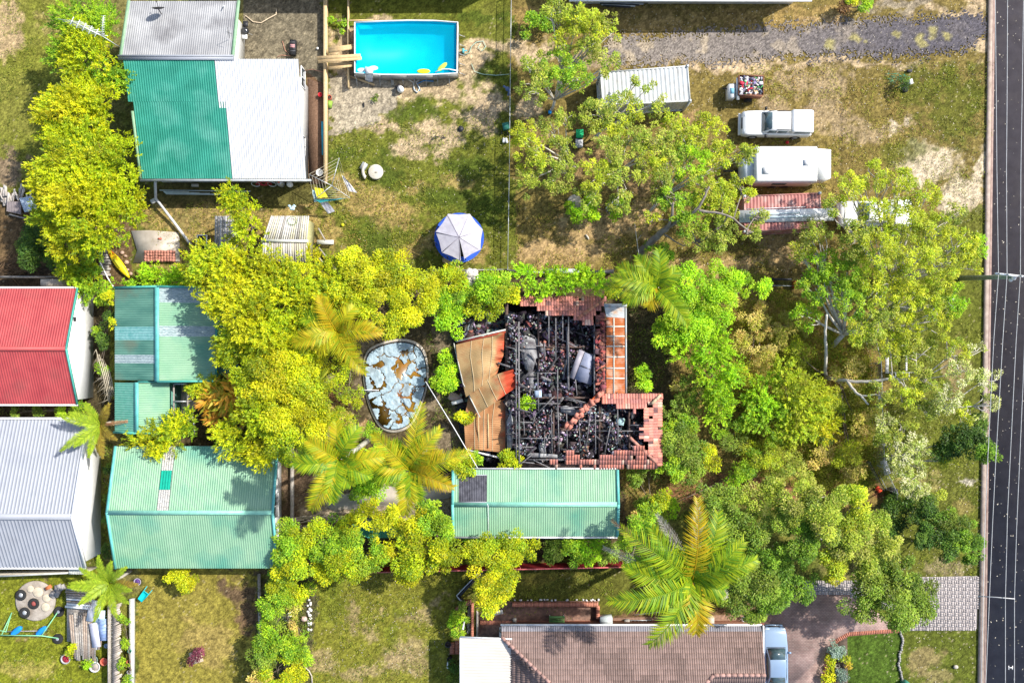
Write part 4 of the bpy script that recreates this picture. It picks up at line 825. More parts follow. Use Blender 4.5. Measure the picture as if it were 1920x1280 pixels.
def leaves(blobs, style, pal, seed):
    """blobs [(x,y,z,r,rz)] -> verts, faces, cols ; real leaf quads"""
    S = STY[style]; R = np.random.RandomState(seed); pal = np.array(PAL[pal])*GAIN; VV = []; CC = []; lumps_out = []
    for (bx, by, bz, br, bh) in blobs:
        area = math.pi*br*br; lr = max(.26, S['lump']*br**.6*1.25); lr = min(lr, br*.8)
        nl = max(5, int(area*S['fill']*2.6/(math.pi*lr*lr)))
        th = R.rand(nl)*2*math.pi; q = np.sqrt(R.rand(nl))*1.0; 
        dome = np.sqrt(np.clip(1-q*q*.95, 0, 1))
        lz = bz+bh*(dome*R.uniform(.35, 1.0, nl)-.35)
        ang = 1+.18*np.sin(th*3+seed)+.12*np.sin(th*5+seed*2.3)
        L = np.stack([bx+np.cos(th)*q*br*.86*ang, by+np.sin(th)*q*br*.86*ang, lz], -1)
        lrad = lr*R.uniform(.55, 1.25, nl); lumps_out += [tuple(a) for a in L[R.permutation(nl)[:14]]]
        lb = R.uniform(.55, 1.2, nl); lc = R.randint(0, len(pal), nl)
        n = int(area*S['den']*LM); li = R.choice(nl, n, p=(lrad**2)/np.sum(lrad**2))
        d = R.normal(size=(n, 3)); d[:, 2] = np.abs(d[:, 2])*1.2-.25; d /= np.linalg.norm(d, axis=1)[:, None]
        rr = lrad[li]*R.uniform(.35, 1.0, n)**.6; st = .72
        P_ = L[li]+d*rr[:, None]*np.array([1, 1, st])
        out = L[li]-np.array([bx, by, bz-bh*.6]); out /= (np.linalg.norm(out, axis=1)[:, None]+1e-6)
        D = d*.8+out*.7+np.array([0, 0, S['up']*.4])+R.normal(size=(n, 3))*.45; D /= np.linalg.norm(D, axis=1)[:, None]
        if style == 'feather':   # pull leaves into pointed sprays
            ns = max(1, n//16); si = R.randint(0, n, ns); k = R.randint(0, ns, n); tt = R.rand(n)
            sp = P_[si][k]; sd_ = (out[si]*1.1+d[si]*.5+np.array([0, 0, .25])+R.normal(size=(ns, 3))*.25); sd_ /= np.linalg.norm(sd_, axis=1)[:, None]; sdk = sd_[k]
            side = R.normal(size=(n, 3)); side -= sdk*np.sum(side*sdk, 1)[:, None]; side /= np.linalg.norm(side, axis=1)[:, None]
            P_ = sp+sdk*(tt*S['sl'])[:, None]+side*((1-tt)*.13*R.rand(n))[:, None]; D = sdk*.8+side*.6*(1-.4*tt)[:, None]; D /= np.linalg.norm(D, axis=1)[:, None]; li = li[si][k]
        N_ = d*.55+np.array([.12, .06, 1.0])*(.55+S['up'])+R.normal(size=(n, 3))*.42; N_ /= np.linalg.norm(N_, axis=1)[:, None]
        Sd = np.cross(N_, D); Sd /= (np.linalg.norm(Sd, axis=1)[:, None]+1e-6); D = np.cross(Sd, N_)*.9+D*.25
        l_ = (S['ll']*R.uniform(.6, 1.25, n))[:, None]; w_ = (S['lw']*R.uniform(.7, 1.2, n))[:, None]
        a = P_-D*l_*.1; b = P_+D*l_*.45+Sd*w_*.5; c = P_+D*l_; e = P_+D*l_*.45-Sd*w_*.5
        VV.append(np.stack([a, b, c, e], 1).reshape(-1, 3))
        col = pal[np.where(R.rand(n) < .55, lc[li], R.randint(0, len(pal), n))]*(lb[li]*R.uniform(.8, 1.2, n))[:, None]
        CC.append(np.repeat(col, 4, axis=0))
    V = np.concatenate(VV); Cc = np.concatenate(CC); F = np.arange(len(V), dtype=np.int32).reshape(-1, 4)
    return V, F, Cc, lumps_out
NT = [0]
def plant(name, label, cat, blobs, style='feather', pal='lime', base=None, group=None, trunk_r=None, bark=None, limbs=True, tall=.85, lp=None):
    """blobs: (px, py, rpx, height of crown centre[, palette override]); base pixel (on the ground)"""
    NT[0] += 1; seed = NT[0]*7+3; r = random.Random(seed)
    if style == 'gum': blobs = [(b[0], b[1], b[2], b[3]*(.62 if b[3] > 6.4 else .78), *b[4:]) for b in blobs]
    big = max(blobs, key=lambda b: b[2]); B0 = W(big[0], big[1], big[3])
    bx, by = (G(*base).x, G(*base).y) if base else (B0.x, B0.y)
    root = thing(name, label, cat, (bx, by, 0), group)
    pals = {}; lum = []
    for b in blobs: pals.setdefault(b[4] if len(b) > 4 else pal, []).append(b)
    for pi, (p_, bl) in enumerate(pals.items()):
        bb = []
        for (x, y, rp, h, *_) in bl:
            c = W(x, y, h); rw = rp/25*(H-h)/H; bb.append((c.x, c.y, h, rw, min(rw*tall, h*.75)))
        V, F, Cc, lo = leaves(bb, style, p_, seed+pi*31); lum.append((bb, lo))
        V[:, 2] = np.maximum(V[:, 2], .03); V = V-np.array([bx, by, 0])
        link('crown' if cat == 'tree' else 'foliage', fastmesh('crown', V, F, Cc), LEAF, root)
    tr = trunk_r or (.05+.012*max(b[3] for b in blobs))
    mb = MB(); hm = max(b[3] for b in blobs); base_v = V3(bx, by, -.05)
    ends = []
    for L_p, r0, r1 in (lp or []):
        P_ = [W(*q) for q in L_p]
        for _ in range(2): P_ = [P_[0]]+[v for i in range(len(P_)-1) for v in (P_[i].lerp(P_[i+1], .25)+V3(r.uniform(-.04, .04), r.uniform(-.04, .04), 0), P_[i].lerp(P_[i+1], .75))]+[P_[-1]]
        ends += P_[len(P_)//3:]
        mb.tube(P_, [r0+(r1-r0)*i/(len(P_)-1) for i in range(len(P_))], 7)
    allb = [q for bb, _ in lum for q in bb]; cx = sum(q[0] for q in allb)/len(allb); cy = sum(q[1] for q in allb)/len(allb)
    fork = V3(bx*.75+cx*.25, by*.75+cy*.25, hm*.35)
    if not lp: mb.tube([base_v, base_v.lerp(fork, .5)+V3(r.uniform(-.1, .1), r.uniform(-.1, .1), 0), fork], [tr*1.25, tr, tr*.85], 8)
    for bb, lo in lum:
        for q in bb:
            e = V3(q[0], q[1], q[2]-q[4]*.1); m_ = fork.lerp(e, .5)+V3(r.uniform(-.4, .4), r.uniform(-.4, .4), r.uniform(-.2, .3))*min(1, q[3]*.4)
            if not lp: mb.tube([fork, m_, e], [tr*.7, tr*.5, tr*.25], 6)
            else: s0 = min(ends, key=lambda v: (v-e).length); m_ = s0.lerp(e, .6); mb.tube([s0, m_, e], [.05, .035, .02], 5)
            if style == 'gum' or limbs:
                near = [l for l in lo if (l[0]-q[0])**2+(l[1]-q[1])**2 < q[3]**2][:7 if style == 'gum' else 3]
                for l in near:
                    l = Vector(l); s_ = m_.lerp(e, r.uniform(.2, 1)); k_ = s_.lerp(l, .55)+V3(r.uniform(-.3, .3), r.uniform(-.3, .3), r.uniform(-.1, .25))
                    mb.tube([s_, k_, l], [tr*.28, tr*.2, tr*.07], 4)
    mb.build('trunk' if cat == 'tree' else 'stem', bark or (m_bark if style == 'gum' else m_barkd), root)
    return root
def tree(label, blobs, **k): return plant('tree', label, 'tree', blobs, **k)
def shrub(label, blobs, **k): k.setdefault('style', 'shrub'); return plant('shrub', label, 'shrub', blobs, **k)
GL = 'lime green feathery trees beside the long house'
tree('bright green feathery tree under the television antenna at the top left', [(150, 35, 45, 4.5, 'green'), (195, 60, 40, 4.5, 'green'), (165, 110, 55, 5, 'lime'), (200, 130, 38, 4.5, 'green'), (125, 100, 30, 4.2, 'green')], group=GL, base=(175, 90))
tree('yellowish feathery tree at the step in the green roof', [(150, 205, 55, 5.5, 'gold'), (185, 200, 45, 5, 'lime'), (110, 230, 45, 5, 'lime'), (190, 255, 45, 5, 'lime')], group=GL, base=(175, 215))
tree('largest lime feathery tree with a bulging crown left of the green roof corner', [(130, 300, 65, 6, 'lime'), (185, 305, 60, 6, 'lime'), (110, 345, 45, 5.5, 'gold'), (215, 350, 50, 5, 'lime'), (150, 360, 60, 6.2, 'gold')], group=GL, base=(180, 325))
tree('lime feathery tree with a golden lower tip above the yellow kayak', [(220, 400, 48, 5, 'lime'), (170, 420, 55, 5.5, 'lime'), (115, 400, 40, 5, 'lime'), (125, 445, 36, 4.5, 'gold'), (182, 448, 30, 4.5, 'green')], group=GL, base=(180, 410))
shrub('low feathery lime shrub beside the planks left of the kayak', [(148, 495, 36, 2, 'lime'), (172, 522, 22, 1.8, 'green'), (165, 530, 30, 1.5, 'green')], style='feather', pal='lime')
shrub('dark glossy shrub below the dry mulch at the left edge', [(75, 430, 32, 2.5), (65, 470, 34, 2.5), (90, 490, 28, 2.2), (95, 460, 26, 2.5)], pal='dark')
shrub('low bright green hedge plants along the top of the upper green shed', [(268, 526, 18, 1.2), (292, 524, 20, 1.2), (222, 538, 9, 1.2), (325, 524, 20, 1.3), (345, 520, 16, 1.3), (280, 512, 8, .6)], style='feather', pal='bright')
shrub('dark green creeper in the gap between the red roofed house and the green shed', [(198, 560, 18, 1.5, 'green'), (205, 600, 16, 1.6, 'dark'), (195, 640, 16, 1.4, 'dark'), (190, 690, 12, 1.2, 'green'), (204, 560, 12, 2.4, 'gold'), (212, 605, 8, 2.4, 'gold'), (180, 625, 10, 1.3, 'green')])
# lime mass in the middle left
GM = 'yellow green feathery trees filling the middle left'
tree('narrow pointed lime conifer standing between the two plank roofed sheds', [(437, 360, 17, 6), (450, 380, 24, 5.4), (466, 405, 25, 4.8), (470, 435, 27, 4.4)], pal='lime', group=GM, base=(480, 430), tall=1.4)
tree('lime tree hanging over the grey plank lean to roof', [(395, 505, 42, 5, 'lime'), (368, 500, 22, 4.5, 'lime'), (430, 525, 48, 5.2, 'gold'), (462, 490, 26, 5, 'lime')], group=GM, base=(425, 490))
tree('golden feathery tree under the timber shed roof with the coil', [(500, 525, 46, 5.4, 'gold'), (560, 520, 42, 5, 'gold'), (540, 560, 50, 5.8, 'lime'), (612, 520, 28, 5, 'gold'), (480, 560, 40, 5.4, 'gold')], group=GM, base=(540, 520))
tree('gold green tree right of the upper green shed', [(600, 640, 36, 5, 'gold'), (430, 575, 40, 5.5, 'gold'), (470, 590, 50, 6, 'gold'), (510, 620, 45, 6, 'lime'), (460, 640, 40, 5.5, 'lime')], group=GM, base=(490, 600))
tree('large domed yellow tree below the torn trampoline', [(690, 520, 55, 5.5, 'gold'), (745, 515, 50, 5.5, 'gold'), (770, 560, 48, 5.2, 'gold'), (720, 575, 50, 5.6, 'gold'), (660, 545, 40, 5.5, 'lime'), (755, 600, 36, 4.5, 'lime')], style='round', group=GM, base=(735, 560))
tree('lime tree with a ragged top behind the spreading golden palm', [(620, 530, 40, 5, 'lime'), (590, 560, 45, 5.5, 'gold'), (640, 570, 36, 5, 'lime'), (570, 600, 36, 5, 'lime')], group=GM, base=(620, 560))
tree('dense gold tree left of the spiky yucca', [(520, 680, 55, 6, 'gold'), (560, 660, 40, 5.5, 'lime'), (470, 690, 45, 5.4, 'lime'), (500, 720, 45, 5.8, 'gold'), (560, 700, 42, 5.6, 'gold'), (590, 660, 36, 5, 'gold'), (520, 640, 40, 5.6, 'gold')], group=GM, base=(540, 690), style='round')
tree('gold and lime tree at the upper right corner of the large green shed', [(530, 770, 50, 5.6, 'gold'), (575, 780, 45, 5.4, 'gold'), (540, 820, 45, 5, 'lime'), (580, 740, 40, 5.6, 'gold'), (600, 800, 36, 5, 'gold')], group=GM, base=(560, 780), style='round')
tree('lime tree with loose crown above the patio pergola', [(440, 655, 30, 4.5, 'gold'), (440, 810, 34, 4, 'lime'), (490, 770, 44, 5, 'lime'), (470, 830, 30, 3.5, 'gold'), (500, 840, 34, 4, 'gold')], group=GM, base=(480, 790))
shrub('small yellow shrub at the corner of the pergola slab', [(385, 718, 24, 2.2), (400, 730, 18, 2), (370, 725, 14, 2)], style='feather', pal='gold')
shrub('rounded yellow shrub spilling on the top edge of the large green shed', [(325, 810, 36, 2.9, 'lime'), (290, 825, 28, 2.8, 'gold'), (345, 800, 24, 2.6, 'green'), (255, 825, 14, 2.6, 'lime')], style='feather')
shrub('orange and yellow broad leaved clump beside the pergola slab', [(400, 740, 26, 2.4), (435, 745, 34, 2.6), (455, 765, 26, 2.4), (415, 775, 22, 2.2)], style='banana', pal='orange')
shrub('low lime undergrowth between the palm and the old pool', [(630, 700, 28, 2, 'lime'), (655, 740, 24, 2, 'lime'), (640, 790, 30, 2.2, 'lime'), (660, 670, 22, 2, 'gold'), (690, 815, 24, 2, 'green')], style='scrub')
shrub('tangled dry brown undergrowth under the yucca', [(625, 750, 28, 1, 'brown'), (650, 780, 20, 1, 'straw'), (610, 770, 20, 1, 'straw')], style='scrub')
shrub('bright shrub between the two palms below the old pool', [(690, 895, 32, 2.5, 'bright'), (715, 900, 30, 2.5, 'green'), (670, 915, 24, 2.2, 'green'), (700, 860, 24, 2.4, 'bright'), (660, 870, 24, 2.2, 'lime')], style='shrub')
shrub('vivid green column of round shrubs right of the old pool', [(833, 665, 15, 1.6), (836, 690, 18, 1.7), (832, 712, 20, 1.7), (845, 720, 14, 1.6)], pal='bright')
shrub('small lime bush growing at the torn awning edge', [(866, 778, 18, 1.6)], pal='lime')
shrub('lime bush at the top left corner of the green carport', [(875, 875, 24, 2.6, 'lime'), (860, 865, 16, 2.4, 'lime'), (890, 860, 12, 2, 'green')])
shrub('yellow leafed bush against the lower wall of the burnt house', [(955, 858, 16, 2.4), (972, 866, 14, 2.3), (946, 872, 12, 2.2)], pal='lime')
shrub('green weed growing inside the burnt rooms', [(990, 750, 14, 2.0), (985, 760, 10, 2)], pal='bright')
# hedge above burnt house
GH = 'hedge trees between the trampoline yard and the burnt house'
tree('lime hedge tree left of the white dead stump', [(840, 530, 36, 3.8, 'lime'), (825, 565, 34, 3.6, 'bright'), (865, 545, 26, 3.6, 'green'), (850, 600, 30, 3.2, 'bright')], style='shrub', group=GH, base=(842, 555))
tree('bright hedge tree right of the white dead stump', [(915, 545, 34, 3.8, 'bright'), (940, 560, 32, 3.8, 'lime'), (905, 575, 28, 3.6, 'lime'), (935, 530, 24, 3.4, 'green'), (885, 565, 24, 3.4, 'green')], style='shrub', group=GH, base=(918, 555))
tree('soft bright green hedge tree above the remaining tiled roof', [(990, 526, 22, 2.8), (1022, 528, 23, 2.8), (1055, 527, 23, 2.8), (1088, 528, 22, 2.6), (1118, 530, 22, 2.6)], style='feather', pal='bright', group=GH, base=(1050, 525))
shrub('low green bush at the corner where tiles meet the rusty roof', [(1140, 560, 20, 2.2, 'lime'), (1100, 600, 0.1, 2.4)], pal='green') if False else shrub('low green bush at the corner where tiles meet the rusty roof', [(1150, 548, 15, 2.2)], pal='lime')
# bottom hedge
GB = 'hedge trees along the red fence'
tree('lime hedge tree at the lower right corner of the large green shed', [(545, 1015, 38, 3.6, 'green'), (575, 1000, 34, 3.8, 'lime'), (560, 1050, 38, 3.6, 'lime'), (530, 1075, 30, 3, 'lime'), (510, 1060, 14, 2.4, 'green')], style='shrub', group=GB, base=(560, 1030))
tree('lime hedge tree left of the small teal shed', [(625, 1010, 40, 4, 'green'), (640, 1050, 38, 3.8, 'lime'), (615, 1070, 26, 3.2, 'lime'), (655, 990, 28, 3.6, 'lime')], style='shrub', group=GB, base=(630, 1025))
tree('lime hedge tree directly below the small teal shed', [(690, 1035, 36, 3.6, 'green'), (675, 1060, 26, 3.2, 'lime'), (715, 1030, 24, 3.4, 'gold')], style='shrub', group=GB, base=(690, 1035))
tree('yellow leafed tree over the top of the small teal shed', [(690, 968, 26, 3.8), (725, 970, 30, 3.8), (745, 965, 18, 3.6), (665, 965, 14, 3)], style='shrub', pal='gold', group=GB, base=(710, 970))
tree('lime hedge tree left of the carport post', [(775, 1050, 36, 3.6, 'lime'), (760, 1070, 24, 3, 'gold'), (790, 1015, 34, 4, 'lime'), (780, 980, 30, 4, 'gold')], style='shrub', group=GB, base=(782, 1030))
tree('tall lime hedge tree touching the corner of the carport', [(825, 985, 34, 4.2, 'green'), (835, 1025, 34, 4.2, 'lime'), (815, 1050, 26, 3.6, 'lime'), (805, 960, 24, 4, 'green')], style='shrub', group=GB, base=(828, 1015))
tree('lime hedge tree below the middle of the carport', [(890, 1030, 34, 3.8, 'gold'), (930, 1040, 34, 3.8, 'lime'), (965, 1025, 30, 3.6, 'lime'), (990, 1030, 18, 3.4, 'lime')], style='shrub', group=GB, base=(930, 1035))
tree('lime tree standing on the lawn below the carport by the brick terrace', [(920, 1090, 40, 4.2, 'gold'), (950, 1070, 26, 4, 'lime'), (915, 1125, 28, 4, 'gold'), (935, 1110, 26, 3.8, 'lime')], style='shrub', group=GB, base=(925, 1095))
shrub('dark glossy broad leaved hedge under the right end of the carport', [(1045, 1025, 22, 1.7, 'mid'), (1075, 1030, 26, 1.8, 'green'), (1105, 1028, 26, 1.8, 'bright'), (1140, 1030, 24, 1.8, 'mid'), (1035, 1040, 14, 1.5, 'mid')], style='round')
shrub('leafy green plants behind the hedge at the lower left of the carport', [(880, 1012, 16, 2, 'green'), (920, 1012, 18, 2, 'bright'), (960, 1012, 18, 2, 'green')], style='round')
# garden bed column
shrub('lime shrub at the top of the overgrown rockery bed', [(525, 1115, 30, 2, 'green'), (560, 1105, 26, 1.6, 'lime'), (505, 1140, 20, 1.8, 'green')])
shrub('loose leafy shrubs beside the white rocks in the rockery bed', [(520, 1155, 26, 1.6, 'mid'), (545, 1130, 20, 1.4, 'straw'), (570, 1190, 12, 1.2, 'green'), (550, 1175, 16, 1, 'straw'), (505, 1180, 22, 1.6, 'green')], style='scrub')
shrub('broad green shrub near the lower end of the rockery bed', [(510, 1210, 32, 2.2, 'green'), (545, 1215, 28, 2, 'green'), (490, 1230, 24, 2, 'mid'), (560, 1235, 20, 1.6, 'green')])
shrub('yellow green shrub at the foot of the rockery bed on the bottom edge', [(520, 1265, 34, 2, 'lime'), (555, 1265, 26, 1.8, 'gold'), (490, 1270, 20, 1.8, 'straw')])
shrub('yellow flowered round shrub below the large green shed', [(340, 1083, 22, 1.5), (358, 1090, 14, 1.3), (322, 1080, 12, 1.3)], pal='gold')
shrub('small purple leaved bush alone on the lawn', [(366, 1230, 14, .9)], pal='purple')
shrub('dark green growth in the gap beside the grey roofed house', [(203, 880, 10, 1, 'dark'), (203, 930, 10, 1, 'dark'), (200, 980, 10, 1.2, 'dark'), (203, 1030, 11, 1.3, 'dark')], style='round')
shrub('shaded green weeds between the red and grey roofs', [(30, 773, 11, .8, 'mid'), (75, 773, 10, .7, 'mid'), (120, 773, 14, 1, 'green'), (150, 765, 16, 1.2, 'green')])
shrub('green climber along the slatted fence beside the timber pile', [(233, 1160, 9, 1.2), (237, 1200, 9, 1.2), (232, 1240, 10, 1.2), (235, 1275, 12, 1.2)], pal='green')
shrub('lime plant by the white pot under the timber pile', [(130, 1215, 9, .8), (133, 1225, 8, .8)], pal='lime')
shrub('small lime plant beside the cluster of round pots', [(163, 1245, 8, .5)], pal='bright')
# top centre gums
GG = 'sparse gum trees in the top centre'
tree('tall open gum tree with pale twisting branches at the top edge', [(1050, 20, 34, 8, 'gum'), (1080, 40, 34, 8, 'gumy'), (1105, 50, 34, 8, 'gumy'), (1060, 70, 26, 7.5, 'gumy'), (1140, 40, 20, 7.5, 'gum'), (1148, 62, 12, 7.5, 'gumy'), (1110, 85, 28, 7.5, 'gum'), (1030, 5, 12, 8, 'gumy')], style='gum', group=GG, base=(1045, 175))
tree('open gum tree left of the white container with bare curved limbs', [(1010, 130, 30, 6.5, 'gum'), (1050, 120, 34, 6.5, 'green'), (1055, 150, 30, 6.5, 'green'), (1100, 100, 26, 6.5, 'gum'), (1090, 145, 30, 6, 'green'), (1000, 170, 26, 6, 'gum'), (1145, 120, 22, 6, 'gum'), (1130, 140, 14, 6, 'gum'), (985, 120, 14, 6, 'gum')], style='gum', group=GG, base=(1032, 210))
tree('gum tree whose foliage hangs over the lower edge of the white container', [(1160, 195, 28, 6, 'gum'), (1120, 215, 36, 6, 'gum'), (1190, 210, 22, 5.5, 'gumy'), (1195, 155, 14, 6.5, 'gum'), (1215, 165, 14, 6.5, 'gum'), (1150, 240, 36, 5.5, 'gumy'), (1230, 205, 18, 5.5, 'gum'), (1235, 190, 12, 6, 'gum')], style='gum', group=GG, base=(1112, 260))
tree('yellowish gum tree around the green bin', [(980, 250, 30, 5.5, 'gumy'), (1000, 290, 40, 5.5, 'gumy'), (1030, 240, 26, 5.5, 'gum'), (1060, 280, 26, 5.5, 'gum'), (1045, 330, 42, 5.5, 'gum'), (985, 340, 26, 5, 'gum'), (1060, 220, 18, 5.5, 'gum')], style='gum', group=GG, base=(1078, 315))
tree('broad straggly gum tree between the green bin and the caravan', [(1140, 290, 40, 6, 'gum'), (1180, 260, 36, 6, 'gum'), (1120, 330, 38, 6, 'gumy'), (1170, 340, 36, 6, 'gum'), (1215, 300, 34, 6, 'gumy'), (1100, 370, 26, 5.5, 'gum'), (1235, 260, 32, 6, 'gum'), (1160, 385, 20, 5, 'gum')], style='gum', group=GG, base=(1150, 330))
tree('greener gum tree left of the white caravan', [(1290, 260, 36, 7, 'gumy'), (1330, 240, 32, 7, 'gumy'), (1260, 290, 36, 7, 'gum'), (1300, 300, 42, 7, 'bright'), (1350, 290, 36, 7, 'gumy'), (1260, 230, 26, 7, 'gumy'), (1395, 290, 22, 7, 'gum'), (1405, 275, 14, 7, 'gumy'), (1240, 330, 30, 7, 'gum')], style='gum', group=GG, base=(1215, 400))
tree('leaning gum tree with a thick exposed trunk on the dry grass', [(1270, 370, 40, 7, 'green'), (1320, 350, 42, 7.5, 'gumy'), (1360, 380, 40, 7.5, 'gumy'), (1300, 410, 38, 7, 'green'), (1350, 430, 40, 7, 'gum'), (1395, 350, 30, 7, 'gumy'), (1400, 440, 24, 6.5, 'gum'), (1240, 360, 20, 6.5, 'gum'), (1310, 450, 30, 6.5, 'gum'), (1420, 400, 20, 7, 'gum'), (1225, 410, 14, 6.5, 'gumy')], style='gum', group=GG, base=(1203, 470), trunk_r=.24, lp=[([(1203, 471, -.05), (1214, 461, .8), (1235, 440, 2.0), (1252, 426, 3.0)], .34, .2), ([(1252, 426, 3.0), (1258, 412, 4), (1262, 380, 5.2)], .16, .06), ([(1252, 426, 3.0), (1275, 412, 4), (1310, 395, 5.2), (1330, 350, 5.8)], .16, .06), ([(1246, 440, 2.4), (1266, 452, 3), (1281, 461, 3.4)], .07, .03), ([(1310, 395, 5.2), (1360, 400, 5.6), (1400, 430, 5.6)], .1, .04)], bark=M('grey_brown_bark', (.17, .14, .11), (.3, .26, .21), ns=3, bump=.5))
shrub('green bush with rocks below the open gum trees', [(1068, 392, 12, 1), (1085, 402, 14, 1), (1105, 380, 16, 1.2), (1110, 400, 14, 1), (1150, 400, 13, .8), (1160, 385, 10, .8)], pal='bright')
shrub('green weeds at the top fence left of the tall gum', [(1000, 35, 16, 1), (1025, 38, 16, 1), (980, 60, 10, .8)], pal='green')
shrub('dark round bush on the top edge beside the driveway', [(1622, 8, 14, 1, 'green'), (1600, 2, 10, 1, 'lime'), (1580, 12, 14, .8, 'brown')], style='round')
shrub('small conifer sapling under the leaning trunk', [(1245, 470, 16, 2), (1255, 485, 12, 1.6)], pal='green')
shrub('leafy ivy patch at the foot of the leaning gum', [(1215, 462, 9, .9)], pal='green')
# big right hand gum and neighbours
GR = 'large gum trees beside the road'
tree('huge spreading gum tree between the containers and the road', [(1590, 350, 34, 9, 'gumy'), (1640, 330, 34, 9, 'gumy'), (1690, 345, 34, 9, 'gumy'), (1730, 370, 34, 9, 'gumy'), (1560, 380, 22, 8.5, 'gum'), (1650, 400, 40, 9, 'gumy'), (1700, 420, 42, 9.5, 'gumy'), (1750, 430, 40, 9.5, 'gumy'), (1600, 440, 44, 9, 'gum'), (1650, 470, 48, 9.5, 'gumy'), (1790, 400, 24, 9, 'gum'), (1800, 460, 40, 9, 'gumy'), (1830, 465, 28, 8.5, 'bright'), (1830, 490, 22, 8.5, 'gumy'), (1720, 490, 50, 9.5, 'gumy'), (1770, 505, 38, 9, 'gumy')], style='gum', pal='gumy', group=GR, base=(1640, 570), trunk_r=.16)
tree('dense gum tree left of the power pole', [(1520, 440, 34, 4.6, 'gum'), (1500, 470, 22, 4.4, 'gumy'), (1540, 500, 34, 4.8, 'bright'), (1530, 540, 38, 4.8, 'green'), (1590, 510, 44, 6, 'green'), (1590, 560, 42, 6, 'green'), (1640, 540, 44, 8, 'gumy'), (1510, 590, 28, 4, 'bright'), (1690, 560, 46, 8, 'gumy'), (1740, 560, 42, 8, 'gumy'), (1790, 560, 30, 8, 'bright'), (1760, 600, 36, 7.5, 'gumy'), (1650, 600, 42, 7.5, 'gum'), (1610, 620, 34, 7, 'gumy'), (1700, 620, 40, 7, 'gumy')], style='gum', pal='gumy', group=GR, base=(1560, 650), trunk_r=.18)
tree('gum tree with a bare white forked trunk leaning over the picket fence', [(1670, 650, 34, 6.5, 'gumy'), (1720, 660, 34, 6.5, 'gum'), (1700, 730, 34, 7, 'gumy'), (1740, 720, 34, 7, 'gum'), (1770, 750, 34, 7.5, 'pale'), (1800, 700, 30, 7.5, 'pale'), (1850, 710, 26, 7.5, 'pale'), (1790, 660, 28, 7, 'gumy'), (1845, 760, 26, 7.5, 'pale'), (1730, 770, 30, 6.5, 'gum'), (1810, 780, 26, 7, 'gumy'), (1650, 740, 24, 5.5, 'gum'), (1830, 655, 16, 7, 'pale')], style='gum', group=GR, base=(1550, 708), trunk_r=.16, lp=[([(1549, 709, 0), (1547, 695, .8), (1549, 660, 2.2), (1546, 625, 3.6), (1550, 590, 4.8)], .15, .07), ([(1549, 709, 0), (1562, 710, .8), (1590, 714, 1.8), (1630, 715, 2.6), (1680, 708, 3.4), (1725, 712, 3.8)], .17, .05), ([(1588, 714, 1.7), (1603, 735, 2.6), (1615, 742, 3), (1628, 758, 3.6)], .12, .06), ([(1680, 708, 3.4), (1720, 740, 3.8), (1770, 765, 4)], .06, .03), ([(1614, 742, 3), (1650, 738, 3.8), (1660, 760, 4)], .06, .03)])
tree('cream blossomed tree beside the temporary fence', [(1660, 790, 20, 5, 'pale'), (1660, 830, 26, 5, 'gum'), (1690, 850, 32, 5.5, 'pale'), (1720, 840, 26, 5.5, 'pale'), (1700, 900, 30, 5.5, 'pale'), (1690, 800, 26, 5, 'gum'), (1730, 880, 14, 5, 'pale'), (1720, 915, 22, 5, 'pale'), (1770, 830, 22, 5, 'gum'), (1775, 865, 18, 5, 'gumy')], style='gum', group=GR, base=(1655, 860))
tree('dark pointed conifer reaching toward the road', [(1790, 815, 32, 4.5, 'dark'), (1820, 830, 32, 5, 'dark'), (1850, 850, 20, 6, 'deep'), (1775, 840, 26, 4, 'dark'), (1868, 858, 9, 6.6, 'deep'), (1835, 800, 20, 4, 'dark')], style='round', base=(1790, 832), group=GR)
tree('dark tree with a bright rounded right side above the white paved drive', [(1790, 985, 32, 4.5, 'mid'), (1815, 1010, 30, 4.8, 'deep'), (1780, 1020, 36, 4.6, 'dark'), (1740, 970, 28, 4.2, 'dark'), (1720, 1000, 32, 4.4, 'dark'), (1820, 1035, 22, 4, 'deep'), (1770, 965, 22, 4.4, 'deep')], style='round', group=GR, base=(1765, 1000))
# bottom right mass
GS = 'dense trees above the brick driveway'
tree('glossy dense tree overhanging the white paved drive', [(1640, 1090, 44, 4.6), (1690, 1080, 44, 4.8), (1620, 1130, 36, 4.4), (1670, 1130, 46, 4.8), (1720, 1120, 38, 4.4), (1730, 1150, 26, 4), (1650, 1060, 34, 4.6), (1700, 1160, 26, 4.2)], style='round', pal='mid', group=GS, base=(1675, 1110))
tree('tree with bare white branches and a yellow patch over the brick driveway', [(1500, 950, 38, 6.5, 'gum'), (1550, 930, 38, 6.5, 'gum'), (1590, 960, 42, 6.5, 'gumy'), (1540, 980, 44, 7, 'gum'), (1590, 1010, 42, 6.5, 'gum'), (1640, 980, 30, 6, 'gum'), (1660, 1020, 30, 6, 'gum'), (1560, 1045, 34, 6, 'gumy'), (1565, 1075, 20, 5.5, 'gold'), (1500, 1020, 40, 6.5, 'deep'), (1620, 1050, 30, 6, 'gum'), (1480, 980, 30, 6, 'mid')], style='round', group=GS, base=(1540, 1000), bark=m_bark)
tree('deep green tree right of the big palm above the tiled roof', [(1390, 1050, 44, 5.5), (1420, 1090, 46, 5.5), (1380, 1110, 36, 5), (1450, 1050, 40, 5.5, 'deep'), (1450, 1120, 36, 5, 'deep'), (1500, 1090, 34, 5, 'deep'), (1410, 1140, 28, 4.6, 'mid'), (1360, 1080, 30, 5)], style='round', pal='mid', group=GS, base=(1425, 1085))
